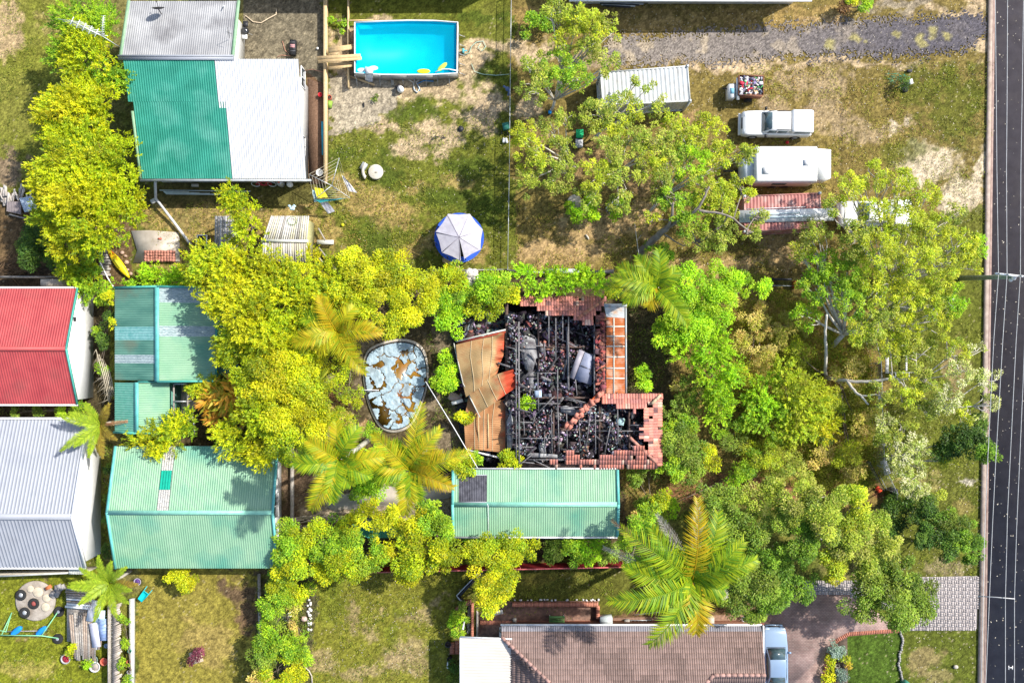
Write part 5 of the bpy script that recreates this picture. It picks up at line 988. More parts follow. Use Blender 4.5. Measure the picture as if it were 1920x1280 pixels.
tree('dark green tree above the big palm crown', [(1370, 960, 42, 5, 'mid'), (1410, 990, 42, 5.2, 'mid'), (1350, 1000, 34, 5, 'mid'), (1420, 940, 34, 5, 'gum'), (1340, 940, 30, 4.5, 'mid'), (1460, 930, 30, 5, 'gum')], style='round', group=GS, base=(1390, 975))
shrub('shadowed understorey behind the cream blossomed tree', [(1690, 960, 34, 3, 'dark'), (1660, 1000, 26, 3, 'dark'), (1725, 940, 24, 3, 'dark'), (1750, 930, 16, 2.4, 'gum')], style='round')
# front garden shrubs
tree('bright soft green tree between the palm and the dry scrub', [(1290, 530, 40, 3.6), (1330, 560, 40, 3.6), (1280, 590, 40, 3.6), (1350, 520, 32, 3.4), (1390, 540, 32, 3.2), (1310, 620, 36, 3.4), (1255, 620, 32, 3.2), (1340, 600, 30, 3.2), (1425, 540, 20, 3)], style='shrub', pal='bright', base=(1310, 570))
tree('soft green tree trailing down beside the bare soil', [(1290, 660, 28, 3), (1340, 650, 34, 3.2), (1360, 690, 26, 2.8), (1345, 740, 24, 2.6), (1335, 715, 26, 2.8), (1350, 770, 16, 2.4)], style='feather', pal='bright', base=(1335, 690))
shrub('rounded yellow green bush on the bare soil', [(1268, 650, 24, 2, 'gumy'), (1285, 640, 14, 2, 'gumy')], style='round')
shrub('upright bright green bush right of the rusty veranda roof', [(1203, 700, 15, 1.6), (1205, 715, 15, 1.6), (1200, 690, 10, 1.5)], style='round', pal='bright')
shrub('pale leggy shrub between the tiled wing and the soft green tree', [(1300, 715, 30, 2, 'mid'), (1320, 740, 34, 2.2, 'gum'), (1290, 755, 28, 2, 'mid'), (1330, 775, 26, 2, 'gum'), (1275, 720, 18, 1.8, 'straw'), (1265, 770, 22, 1.6, 'mid')], style='gum', bark=m_barkd)
shrub('leafy green shrub pressing on the right wall of the tiled wing', [(1275, 830, 34, 2.4, 'mid'), (1265, 870, 28, 2.2, 'green'), (1300, 860, 30, 2.2, 'mid'), (1260, 805, 22, 2, 'green'), (1290, 890, 22, 2, 'mid'), (1285, 800, 22, 2, 'green')], style='round')
shrub('bright yellow round bush right of the tiled wing', [(1325, 850, 18, 2.2), (1333, 870, 18, 2.2), (1310, 878, 12, 2)], style='round', pal='gold')
shrub('dark low shrub at the right end of the carport', [(1215, 885, 24, 1.4, 'mid'), (1190, 890, 16, 1.2, 'mid'), (1200, 940, 18, 1, 'mid'), (1230, 960, 26, 1.4, 'green'), (1255, 950, 18, 1.5, 'bright'), (1200, 970, 16, 1.2, 'straw')])
tree('green tree between the carport end and the big palm', [(1190, 985, 26, 5.4), (1218, 965, 20, 5), (1180, 1010, 18, 4), (1180, 1060, 14, 2.4), (1240, 935, 20, 2.6, 'lime')], style='shrub', pal='green', base=(1190, 990))
tree('yellow green spreading tree in the middle of the overgrown garden', [(1432, 740, 34, 2.2, 'bright'), (1490, 730, 36, 2.6), (1530, 760, 32, 2.2), (1445, 790, 34, 2, 'green'), (1500, 790, 36, 2.4), (1420, 770, 24, 2, 'green'), (1545, 800, 22, 2, 'gold'), (1470, 705, 24, 2.2, 'gumy')], style='feather', pal='gumy', base=(1480, 760))
shrub('dark spiny shrub in the lower part of the overgrown garden', [(1530, 815, 14, 1.6, 'dark'), (1545, 820, 14, 1.4, 'mid')], style='scrub')
shrub('yellow green shrub in the lower left of the overgrown garden', [(1440, 850, 34, 2, 'gumy'), (1480, 870, 34, 2.2, 'gum'), (1500, 900, 28, 2.2, 'gum'), (1410, 870, 24, 2, 'green'), (1390, 890, 20, 1.6, 'bright'), (1450, 900, 26, 1.8, 'gum')], style='scrub')
shrub('bright soft weeds beside the bark mulch path', [(1375, 900, 18, 1.2), (1385, 880, 16, 1.2), (1240, 955, 10, 1)], pal='bright', style='scrub')
# ---- uncountable ground cover
def cover(name, label, areas, style, pal, seed, den=120, hmax=.6):
    R = np.random.RandomState(seed); VV = []; CC = []; p_ = np.array(PAL[pal])
    for poly_ in areas:
        xs_ = [p[0] for p in poly_]; ys_ = [p[1] for p in poly_]; A = (max(xs_)-min(xs_))*(max(ys_)-min(ys_))/625
        n = int(A*den); x = R.uniform(min(xs_), max(xs_), n); y = R.uniform(min(ys_), max(ys_), n); X = (x-960)/25; Y = (640-y)/25
        ok = inpoly(x+(fbm(X, Y, 1, 3)-.5)*40, y+(fbm(X, Y, 1, 13)-.5)*40, poly_) & (fbm(X, Y, .8, seed) > (.36 if hmax > .7 else .42)+R.rand(n)*.12); X, Y = X[ok], Y[ok]; n = len(X)
        hh = fbm(X, Y, .9, seed+5)*hmax; P_ = np.stack([X, Y, R.rand(n)*hh+.02], -1)
        D = R.normal(size=(n, 3)); D[:, 2] = np.abs(D[:, 2])*.8+.1; D /= np.linalg.norm(D, axis=1)[:, None]
        Sd = np.cross(D, [0, 0, 1.0]+R.normal(size=(n, 3))*.4); Sd /= np.linalg.norm(Sd, axis=1)[:, None]+1e-6
        S = STY[style]; l_ = (S['ll']*R.uniform(.6, 1.3, n))[:, None]; w_ = (S['lw']*R.uniform(.7, 1.2, n))[:, None]
        VV.append(np.stack([P_, P_+D*l_*.5+Sd*w_*.5, P_+D*l_, P_+D*l_*.5-Sd*w_*.5], 1).reshape(-1, 3))
        k = (fbm(X, Y, .7, seed+9)*len(p_)*1.3-.2+R.rand(n)*1.2).astype(int) % len(p_); CC.append(np.repeat(p_[k]*R.uniform(.7, 1.2, n)[:, None], 4, 0))
    V = np.concatenate(VV); F = np.arange(len(V), dtype=np.int32).reshape(-1, 4)
    o = link(name, fastmesh(name, V, F, np.concatenate(CC)), LEAF); tag(o, label, 'ground cover' if 'grass' not in name else 'grass', kind='stuff')
cover('dry_scrub', 'dry golden scrub and weeds covering the overgrown front garden', [[(1380, 560), (1470, 540), (1640, 640), (1650, 880), (1560, 930), (1380, 880), (1370, 700), (1350, 640)]], 'scrub', 'straw', 5, 520, .9)
cover('green_scrub', 'green weeds mixed through the overgrown front garden', [[(1390, 600), (1480, 600), (1640, 650), (1660, 900), (1560, 920), (1380, 890), (1360, 700)]], 'scrub', 'gumy', 6, 330, 1.0)
cover('weeds', 'low weeds on the soil behind and beside the burnt house', [[(1175, 560), (1230, 560), (1260, 640), (1240, 735), (1178, 735)], [(1160, 880), (1340, 900), (1340, 960), (1160, 1000)], [(800, 620), (850, 620), (870, 850), (820, 860)]], 'scrub', 'mid', 8, 120, .4)
cover('understorey', 'shaded weeds under the lime trees', [[(400, 560), (650, 560), (680, 900), (400, 850)], [(490, 1090), (585, 1090), (575, 1280), (480, 1280)], [(0, 760), (150, 762), (150, 784), (0, 784)], [(197, 820), (214, 840), (214, 1060), (194, 1060)]], 'shrub', 'mid', 9, 160, .6)
cover('long_grass', 'taller grass tufts on the road verge and paddock', [[(1655, 560), (1845, 520), (1845, 1080), (1680, 1060)], [(960, 40), (1100, 20), (1100, 70), (960, 70)], [(1640, 120), (1860, 110), (1850, 420), (1800, 420), (1700, 260)]], 'scrub', 'gum', 10, 60, .1)
cover('lawn_grass', 'short grass tufts on the backyard lawns', [[(620, 240), (955, 200), (950, 500), (620, 480)], [(590, 1060), (1150, 1060), (1150, 1150), (850, 1150), (845, 1280), (580, 1280)], [(0, 1080), (200, 1080), (200, 1280), (0, 1280)], [(0, 0), (100, 0), (90, 350), (0, 350)]], 'scrub', 'gum', 11, 60, .06)
cover('straw_grass', 'dry straw coloured grass on the paddocks', [[(960, 380), (1240, 380), (1480, 440), (1470, 520), (960, 510)], [(260, 380), (400, 380), (640, 380), (600, 480), (280, 460)], [(1400, 120), (1700, 130), (1700, 420), (1560, 420), (1400, 210)], [(640, 340), (800, 340), (800, 480), (640, 470)]], 'scrub', 'straw', 12, 70, .07)
shrub('loose golden weeds around the middle of the overgrown garden', [(1590, 700, 30, 1.2, 'straw'), (1560, 760, 30, 1.4, 'gumy'), (1610, 790, 28, 1.2, 'straw'), (1590, 850, 30, 1.4, 'gumy'), (1540, 860, 26, 1.2, 'straw'), (1490, 660, 26, 1.2, 'gumy'), (1600, 880, 24, 1.2, 'straw')], style='scrub')
shrub('pale dry scrub patch left of the bare forked trunk', [(1420, 600, 30, 1.2, 'straw'), (1460, 620, 30, 1.2, 'straw'), (1400, 640, 26, 1.1, 'straw'), (1500, 610, 26, 1.2, 'straw'), (1430, 670, 30, 1.2, 'straw'), (1400, 700, 22, 1.2, 'gumy')], style='scrub')
shrub('mixed green shrub beneath the soft green tree', [(1385, 800, 22, 1.6, 'green'), (1370, 830, 24, 1.6, 'mid'), (1400, 840, 20, 1.4, 'gumy'), (1350, 810, 16, 1.5, 'bright')], style='scrub')
# ---- palms, tree ferns, yucca
def frond(root, o, az, L, rise, droop, lw, pal, nm='frond', label=None, seed=0, nleaf=34, w=.05, curl=0.0, vee=.5):
    nleaf = int(nleaf*1.3); w *= .7
    """pinnate frond: rachis + leaflets as one mesh; o = crown centre (world)"""
    R = random.Random(seed); n = 12; pts = []; p = Vector(o); a = az
    for i in range(n+1):
        f = i/n; el = rise-droop*f**1.3; pts.append(p.copy()); a = az+curl*f
        p = p+V3(math.cos(a)*math.cos(el), math.sin(a)*math.cos(el), math.sin(el))*(L/n)
    V = []; F = []; Cc = []; cols = PAL[pal] if isinstance(pal, str) else pal
    for i in range(nleaf):
        f = .1+.9*i/nleaf; k = min(int(f*n), n-1); c = pts[k].lerp(pts[k+1], f*n-k); t = (pts[k+1]-pts[k]).normalized(); s = t.cross(V3(0, 0, 1)).normalized(); u = s.cross(t)
        env = math.sin(math.pi*min(1, .16+f*.86))**.6 if f < .93 else .35
        for sg in (-1, 1):
            ll = lw*env*R.uniform(.8, 1.15); d = (s*sg*1.0+t*(.55+.5*f)+u*(vee*R.uniform(.3, 1))).normalized()
            tip = c+d*ll-V3(0, 0, ll*ll*.25*R.uniform(.4, 1.2)); mid = c+d*ll*.5; b = len(V); ww = t*w*R.uniform(.7, 1.2)
            V += [c-ww*.6, c+ww*.6, mid+ww, mid-ww, tip]; F += [(b, b+1, b+2, b+3), (b+3, b+2, b+4)]
            q = R.choice(cols); kk = R.uniform(.8, 1.2); Cc += [tuple(x*kk for x in q)]*5
    mb = MB(); mb.used = True; mb.col = tuple(x*.9 for x in cols[0]); mb.tube(pts, [.05*(1-.8*i/n)+.008 for i in range(n+1)], 4)
    b = len(mb.v); mb.v += [tuple(v) for v in V]; mb.c += Cc; mb.f += [tuple(i+b for i in f) for f in F]
    ob = mb.build(nm, LEAF, root)
    if label: ob['label'] = label
    return ob
def palm(label, px, py, h, fr, seed, name='palm_tree', tr=.16, cat='palm', lw=.75, w=.045, nleaf=34, vee=.5, drp=1.5):
    c = W(px, py, h); root = thing(name, label, cat, (c.x, c.y, 0))
    mb = MB(); mb.tube([V3(c.x, c.y, -.05), V3(c.x+.1, c.y, h*.5), V3(c.x, c.y, h-.3), V3(c.x, c.y, h+.15)], [tr*1.4, tr, tr, tr*.9], 8); mb.build('trunk', m_bark, root)
    r = random.Random(seed)
    for i, (tx, ty, pal_, *ex) in enumerate(fr):
        az = math.atan2(-(ty-py), tx-px); D = math.hypot(tx-px, ty-py)/25*(H-h)/H; dr = ex[0] if ex else drp*r.uniform(.75, 1.1)
        rise = .75 if dr > .5 else .3; L = D*1.22 if dr > .5 else D*1.05
        dead = pal_ in ('deadgrey', 'deadbrown')
        frond(root, c+V3(0, 0, .1), az+r.uniform(-.06, .06), L, .25 if dead else rise*r.uniform(.8, 1.1), 1.2 if dead else dr, lw*(.5 if dead else 1), pal_, 'dead_frond' if dead else 'frond', {'deadgrey': 'dry grey frond', 'deadbrown': 'dry brown frond'}.get(pal_), seed*100+i, nleaf, w*(.6 if dead else 1), r.uniform(-.35, .35), vee)
    return root
PAL['palm'] = [(.2, .33, .01), (.28, .39, .01), (.36, .42, .012), (.12, .25, .012)]; PAL['palmy'] = [(.46, .42, .01), (.38, .4, .01), (.28, .36, .01), (.5, .4, .012)]
PAL['palmo'] = [(.52, .36, .01), (.46, .37, .012), (.4, .38, .012)]; PAL['deadgrey'] = [(.42, .39, .36), (.52, .48, .44), (.33, .29, .26)]; PAL['deadbrown'] = [(.4, .2, .1), (.48, .3, .16), (.36, .22, .1)]
PAL['fern'] = [(.3, .42, .02), (.38, .48, .03), (.24, .36, .02)]; PAL['fernb'] = [(.33, .24, .03), (.4, .3, .04), (.25, .16, .03)]
palm('largest palm with long arching green fronds above the brown tiled roof', 1297, 1088, 9, [(1148, 1112, 'palm'), (1180, 978, 'palm'), (1282, 935, 'palmo'), (1340, 968, 'palm'), (1392, 1030, 'palm'), (1372, 1005, 'palm'), (1232, 1195, 'palm'), (1308, 1172, 'palmo'), (1176, 1075, 'palm'), (1215, 1000, 'palm'), (1245, 1140, 'palm'), (1350, 1100, 'palm'), (1330, 1040, 'palm'), (1285, 1030, 'palm'), (1155, 1032, 'deadgrey'), (1240, 982, 'deadgrey'), (1310, 960, 'deadgrey'), (1358, 1122, 'deadgrey'), (1165, 995, 'deadbrown'), (1200, 1115, 'palm'), (1262, 1090, 'palm'), (1205, 1035, 'palm'), (1270, 1140, 'palm'), (1320, 1080, 'palm')], 1, tr=.22, lw=1.35, nleaf=32, w=.085)
palm('palm with golden spear tip between the dry paddock and the bright soft tree', 1231, 539, 6, [(1140, 545, 'palm'), (1160, 505, 'palm'), (1190, 490, 'palm'), (1240, 475, 'palm'), (1225, 490, 'palm'), (1286, 598, 'palm'), (1170, 560, 'palm'), (1220, 575, 'palmo'), (1150, 525, 'palm'), (1270, 600, 'palm'), (1200, 520, 'palm'), (1265, 510, 'palm'), (1222, 565, 'deadgrey')], 2, lw=1.0, nleaf=28, w=.065)
palm('golden palm among the lime trees above the old pool', 632, 622, 6, [(560, 640, 'palmy'), (572, 590, 'palm'), (605, 562, 'palmo'), (660, 575, 'palmy'), (712, 632, 'palmo'), (700, 610, 'palmy'), (585, 622, 'palmy'), (640, 665, 'palmy'), (672, 700, 'palmy'), (660, 650, 'palmy'), (600, 660, 'palmy'), (640, 590, 'palm')], 3, lw=1.0, nleaf=28, w=.065)
palm('left palm of the pair above the concrete path', 636, 862, 10.5, [(562, 875, 'palm'), (590, 820, 'palmy'), (600, 950, 'palmy'), (640, 795, 'palmy'), (670, 800, 'palm'), (685, 800, 'deadbrown'), (715, 860, 'palmy'), (570, 850, 'palm'), (625, 930, 'palm'), (600, 905, 'palm'), (690, 890, 'palm'), (655, 905, 'palm'), (618, 808, 'deadgrey')], 4, lw=1.0, nleaf=30, w=.065)
palm('right palm of the pair nearest the green carport', 768, 880, 9.5, [(720, 805, 'palmy'), (795, 768, 'palmy'), (815, 800, 'palmy'), (872, 845, 'palmy'), (840, 912, 'deadbrown'), (848, 900, 'palmo', 1.2), (775, 955, 'palmy'), (762, 920, 'palm'), (700, 850, 'palmy'), (708, 880, 'palm'), (790, 820, 'palm'), (810, 860, 'palm'), (745, 830, 'palm'), (788, 930, 'palm'), (820, 840, 'palmo')], 5, lw=1.0, nleaf=30, w=.065)
palm('lime tree fern overhanging the corner of the grey roof', 190, 795, 3.0, [(132, 780, 'fern'), (150, 768, 'fern'), (178, 755, 'fern'), (135, 835, 'fern'), (160, 835, 'fern'), (185, 850, 'fern'), (215, 770, 'fernb'), (245, 788, 'deadbrown'), (212, 850, 'fernb'), (230, 825, 'fernb'), (222, 760, 'fernb'), (200, 845, 'fernb'), (170, 790, 'fern')], 6, 'tree_fern', .1, 'tree fern', .5, .06, 26, .1, .8)
palm('lime tree fern between the slatted fence and the timber pile', 207, 1092, 3.0, [(192, 1036, 'fern'), (165, 1062, 'fern'), (150, 1100, 'fern'), (195, 1150, 'fern'), (232, 1145, 'fern'), (246, 1050, 'fern'), (255, 1100, 'fern'), (222, 1045, 'fern'), (262, 1080, 'fernb'), (150, 1085, 'fern'), (165, 1120, 'fern'), (250, 1125, 'fern')], 7, 'tree_fern', .1, 'tree fern', .5, .06, 26, .1, .8)
# spiky yucca
c = W(598, 718, 2.4); root = thing('yucca', 'spiky yucca with pale dry blades among the gold trees', 'yucca', (c.x, c.y, 0)); r = random.Random(8)
V, F, Cc = [], [], []
for i in range(230):
    a_ = r.uniform(0, 6.28); el = r.uniform(-.3, 1.3); L = r.uniform(.8, 1.7); d = V3(math.cos(a_)*math.cos(el), math.sin(a_)*math.cos(el), math.sin(el)); s = d.cross(V3(0, 0, 1)).normalized()*.035; b = len(V)
    V += [c-s, c+s, c+d*L*.5+s, c+d*L*.5-s, c+d*L-V3(0, 0, .15)]; F += [(b, b+1, b+2, b+3), (b+3, b+2, b+4)]; q = r.choice([(.3, .38, .02), (.22, .33, .02), (.4, .42, .04)] if a_ > .9 or el > .4 else [(.5, .45, .3), (.4, .3, .2)]); Cc += [q]*5
link('blades', fastmesh('blades', np.array([tuple(v-Vector((c.x, c.y, 0))) for v in V]), F, Cc), LEAF, root)
mb = MB(); mb.tube([(c.x, c.y, -.05), (c.x, c.y, 2.4)], .12); mb.build('stem', m_barkd, root)
# bare fallen frond heap beside upper green shed
mb = MB(); mb.color(.5, .44, .33); r = random.Random(9)
for k in range(5):
    p0 = W(180+k*6, 655+k*9, 1.4); p1 = W(205+k*2, 755-k*4, 1.2)
    for j in range(1):
        mb.tube([p0, p0.lerp(p1, .5)+V3(.15, 0, .2), p1], [.02, .03, .02], 4)
    for j in range(16):
        s = p0.lerp(p1, j/16); e = s+V3(r.uniform(-.9, .2), r.uniform(-.9, .1), r.uniform(-.3, .2)); mb.tube([s, e], [.018, .006], 3)
single('dead_fronds', mb, M('dry_frond', None, vcol=True), 'bleached bare palm fronds hanging between the white wall and green shed', 'fronds')
# ---------------------------------------------------------------- yards: objects
m_white = M('white_paint', (.72, .72, .7), rough=.35, var=.05)
m_black = M('black_plastic', (.02, .02, .022), rough=.45)
m_woodr = M('pine_board', (.45, .31, .15), (.58, .42, .22), ns=6, rough=.8, bump=.2)
def slabs(pts, z, name, m_, z0=-.02): mb = MB(); mb.prism(sheet_px(pts, 0), z0, z); return struct(name, mb, m_)
# court, paths, pads
slabs([(578, 148), (612, 160), (611, 345), (580, 345)], .03, 'mulch_bed', M('brown_mulch', (.13, .07, .04), (.25, .15, .095), ns=10, bump=1, bs=30), 0)
slabs([(247, 433), (280, 432), (336, 436), (338, 490), (250, 493), (258, 470)], .09, 'concrete_pad', m_conc)
slabs(ragged([(598, 935), (700, 915), (850, 906), (850, 930), (770, 945), (620, 958)], 3, 12, 2), .04, 'path', m_conc)
slabs([(1000, 1126), (1122, 1126), (1124, 1172), (960, 1172), (960, 1205), (893, 1205), (893, 1128)], .06, 'terrace_paving', M('old_brick_paving', (.12, .075, .06), (.3, .17, .12), ns=5, dirt_or_shade=(.07, .05, .045), dirt_or_shade_amt=.8, dirt_or_shade_s=.6, bump=.5))
slabs([(896, 1172), (1440, 1172), (1440, 1150), (1130, 1158), (1124, 1158), (896, 1160)], .03, 'soil_strip', M('soil_strip', (.14, .08, .05), (.26, .15, .1), ns=5), 0)
# brick paved drive
def brickmat(name, c1, c2, mort, bw, bh, off=.5):
    m = M(name, c1, c2); n = m.node_tree.nodes; l = m.node_tree.links; p = n['Principled BSDF']; b = n.new('ShaderNodeTexBrick'); tc = n['Texture Coordinate'] if 'Texture Coordinate' in n else n.new('ShaderNodeTexCoord')
    b.inputs['Scale'].default_value = 1; b.inputs['Brick Width'].default_value = bw; b.inputs['Row Height'].default_value = bh; b.inputs['Mortar Size'].default_value = .014; b.inputs['Color1'].default_value = (*c1, 1); b.inputs['Color2'].default_value = (*c2, 1); b.inputs['Mortar'].default_value = (*mort, 1); b.offset = off
    l.new(tc.outputs['Object'], b.inputs[0]); nz = n.new('ShaderNodeTexNoise'); nz.inputs['Scale'].default_value = .9; nz.inputs['Detail'].default_value = 8; l.new(tc.outputs['Object'], nz.inputs[0])
    r_ = n.new('ShaderNodeMapRange'); r_.inputs[1].default_value = .35; r_.inputs[2].default_value = .65; r_.inputs[3].default_value = .62; r_.inputs[4].default_value = 1.1; l.new(nz.outputs[0], r_.inputs[0])
    mx = n.new('ShaderNodeMix'); mx.data_type = 'RGBA'; mx.blend_type = 'MULTIPLY'; mx.inputs[0].default_value = 1; l.new(b.outputs[0], mx.inputs[6]); l.new(r_.outputs[0], mx.inputs[7]); l.new(mx.outputs[2], p.inputs['Base Color']); return m
slabs([(1440, 1110), (1590, 1110), (1692, 1180), (1586, 1188), (1566, 1200), (1550, 1225), (1544, 1255), (1545, 1340), (1425, 1340), (1430, 1160)], .05, 'brick_driveway', brickmat('pink_brick_paving', (.33, .21, .18), (.4, .28, .24), (.22, .16, .14), .23, .115))
mb = MB(); r = random.Random(3); mb.used = True
pts = [(1692, 1181), (1640, 1184), (1590, 1188), (1568, 1200), (1553, 1222), (1546, 1255), (1547, 1300)]
for i in range(len(pts)-1):
    a, b = G(*pts[i]), G(*pts[i+1]); n = max(1, int((b-a).length/.13))
    for k in range(n): k_ = r.uniform(.8, 1.15); mb.col = (.37*k_, .14*k_, .09*k_); p = a.lerp(b, (k+.5)/n); d = (b-a).normalized(); s = V3(-d.y, d.x, 0); mb.obox(p+V3(0, 0, .04), d*.055, s*.14, (0, 0, .035))
tag(mb.build('brick_edging', M('brick_vcol', None, vcol=True, var=.15, ns=9)), 'curved red brick edging around the front lawn and flower bed', 'edging')
# white basket weave paved crossover: individual pavers
def pavers(poly, label, seed):
    mb = MB(); mb.used = True; r = random.Random(seed); xs_ = [p[0] for p in poly]; ys_ = [p[1] for p in poly]
    x0, x1, y0, y1 = min(xs_), max(xs_), min(ys_), max(ys_); c = .27
    nx, ny = int((x1-x0)/25/c)+1, int((y1-y0)/25/c)+1
    for i in range(nx):
        for j in range(ny):
            X, Y = x0+(i+.5)*c*25, y0+(j+.5)*c*25
            if not inpoly(np.array([X]), np.array([Y]), poly)[0]: continue
            p = G(X, Y); k = r.uniform(.9, 1.05)
            for s in (-1, 1):
                k = r.uniform(.8, 1.1); mb.col = (.39*k, .345*k, .325*k)
                mb.box(p+(V3(s*c/4, 0, .055) if (i+j) % 2 else V3(0, s*c/4, .055)), ((c/2-.035, c-.035, .03) if (i+j) % 2 else (c-.035, c/2-.035, .03)))
    return mb
slabs([(1512, 1088), (1600, 1088), (1740, 1081), (1832, 1079), (1831, 1178), (1694, 1182), (1690, 1150), (1580, 1112), (1512, 1115)], .045, 'crossover_base', M('grey_joint', (.2, .18, .18), (.27, .25, .25), ns=4))
struct('paved_crossover', pavers([(1505, 1085), (1600, 1089), (1738, 1082), (1833, 1080), (1832, 1178), (1694, 1182), (1690, 1150), (1580, 1112), (1505, 1115)], '', 4), M('paver_vcol', None, vcol=True, var=.08))
# mailbox / stone edging between lawns
for i in range(26):
    y = 1183+i*4.2; mb = MB(); mb.ball(G(1688+3*math.sin(i*.35)+rng.uniform(-1.2, 1.2), y)+V3(0, 0, .06), .1, 7, (1, 1.1, .8), .15)
    single('edging_stone', mb, M('grey_stone', (.16, .15, .14), (.42, .4, .38), ns=3), 'grey stone in the row dividing the two front lawns', 'stone', 'stones in the row dividing the two front lawns')
mb = MB(); mb.box(G(1693, 1277)+V3(0, 0, .5), (.4, .3, 1.0), .1); mb.box(G(1693, 1277)+V3(0, 0, 1.03), (.48, .38, .06), .1); single('meter_box', mb, m_teal, 'teal box on the bottom edge at the end of the stone row', 'box')
mb = MB(); mb.ball(G(1791, 1249)+V3(0, 0, .08), .2, 9, (1, .8, .5), .15); single('tree_stump', mb, m_conc, 'small pale stump on the grass verge near the kerb', 'stump')
# flower bed
slabs([(1586, 1190), (1569, 1202), (1553, 1226), (1548, 1255), (1548, 1340), (1590, 1340), (1588, 1190)], .06, 'flower_bed_soil', M('dark_soil', (.04, .028, .02), (.1, .07, .05), ns=6))
shrub('blue green low shrub at the top of the curved flower bed', [(1572, 1210, 15, .6), (1566, 1222, 12, .5)], pal='blue')
shrub('yellow green tuft on the right of the curved flower bed', [(1582, 1233, 8, .5)], pal='gumy'); shrub('lime tuft on the left of the curved flower bed', [(1560, 1236, 9, .5)], pal='lime')
shrub('yellow spiky clump low on the left of the curved flower bed', [(1555, 1268, 12, .5)], pal='gold'); shrub('pale blue green shrub at the bottom edge of the flower bed', [(1577, 1265, 12, .5), (1580, 1275, 8, .5)], pal='blue')
shrub('small reddish plant near the stone ring in the flower bed', [(1588, 1245, 7, .4)], pal='orange')
mb = MB(); c = G(1569, 1247)
for k in range(8): mb.ball(c+V3(.16*math.cos(k*.785), .13*math.sin(k*.785), .1), .06, 6)
single('stone_ring', mb, m_conc, 'small ring of pale stones in the flower bed', 'stones')
# parked sedan (bottom edge) -------------------------------------------------------
m_carb = M('silver_blue_paint', (.18, .26, .38), (.22, .31, .43), rough=.25, spec=.6, ns=.5)
m_tyre = M('tyre_rubber', (.015, .015, .015), (.03, .03, .03), rough=.9)
m_tint = M('car_glass', (.03, .05, .06), (.05, .09, .1), rough=.05, spec=.9)
m_head = M('headlight_lens', (.6, .65, .7), rough=.1, spec=.9)
def rr(x, hw, z0, z1, rnd=.12, n=3, rt=None):
    """rounded rect ring in the y-z plane at station x"""
    rt = rnd if rt is None else rt; P_ = []
    for (cy, cz, a0, q) in ((hw-rnd*.5, z0+rnd*.5, -90, rnd*.5), (hw-rt, z1-rt, 0, rt), (-hw+rt, z1-rt, 90, rt), (-hw+rnd*.5, z0+rnd*.5, 180, rnd*.5)):
        for k in range(n+1): a = rad(a0+90*k/n); P_.append(V3(x, cy+q*math.cos(a), cz+q*math.sin(a)))
    return P_
def xf(mb, M4): mb.v = [tuple(M4 @ Vector(v)) for v in mb.v]; return mb
def car(name, label, loc, rz, body_rings, cabin, glass, paint, wheels, mats, extras, cat='car'):
    root = thing(name, label, cat, loc); M4 = Matrix.Translation(loc) @ Matrix.Rotation(rz, 4, 'Z')
    mb = MB(); mb.loft([rr(*b) for b in body_rings]); xf(mb, M4).build('body', paint, root, True)
    for nm, rings, m_ in cabin: mb = MB(); mb.loft([rr(*b) for b in rings]); xf(mb, M4).build(nm, m_, root, False)
    for nm, quads, m_ in glass:
        mb = MB()
        for q in quads:
            q = [Vector(v) for v in q]; N = (q[1]-q[0]).cross(q[2]-q[0]).normalized()*.012; c_ = sum(q, V3(0, 0, 0))/4
            if N.dot(c_-V3(0, 0, .8)) < 0: N = -N
            mb.add([v+N for v in q]+[v-N*2 for v in q], [(0, 1, 2, 3), (7, 6, 5, 4)]+[(i, i+4, (i+1) % 4+4, (i+1) % 4) for i in range(4)])
        xf(mb, M4).build(nm, m_, root)
    for x, y, R_ in wheels:
        mb = MB(); mb.tube([V3(x, y-.11, R_), V3(x, y+.11, R_)], R_, 18); wob = xf(mb, M4).build('wheel', m_tyre, root)
        mb = MB(); s = 1 if y > 0 else -1; mb.tube([V3(x, y+s*.10, R_), V3(x, y+s*.12, R_)], R_*.6, 12); xf(mb, M4).build('rim', m_steel, wob)
    for nm, c_, sz, m_ in extras: mb = MB(); mb.box(c_, sz); xf(mb, M4).build(nm, m_, root)
    return root
def q4(x0, w0, z0, x1, w1, z1): return [(x0, -w0, z0), (x0, w0, z0), (x1, w1, z1), (x1, -w1, z1)]
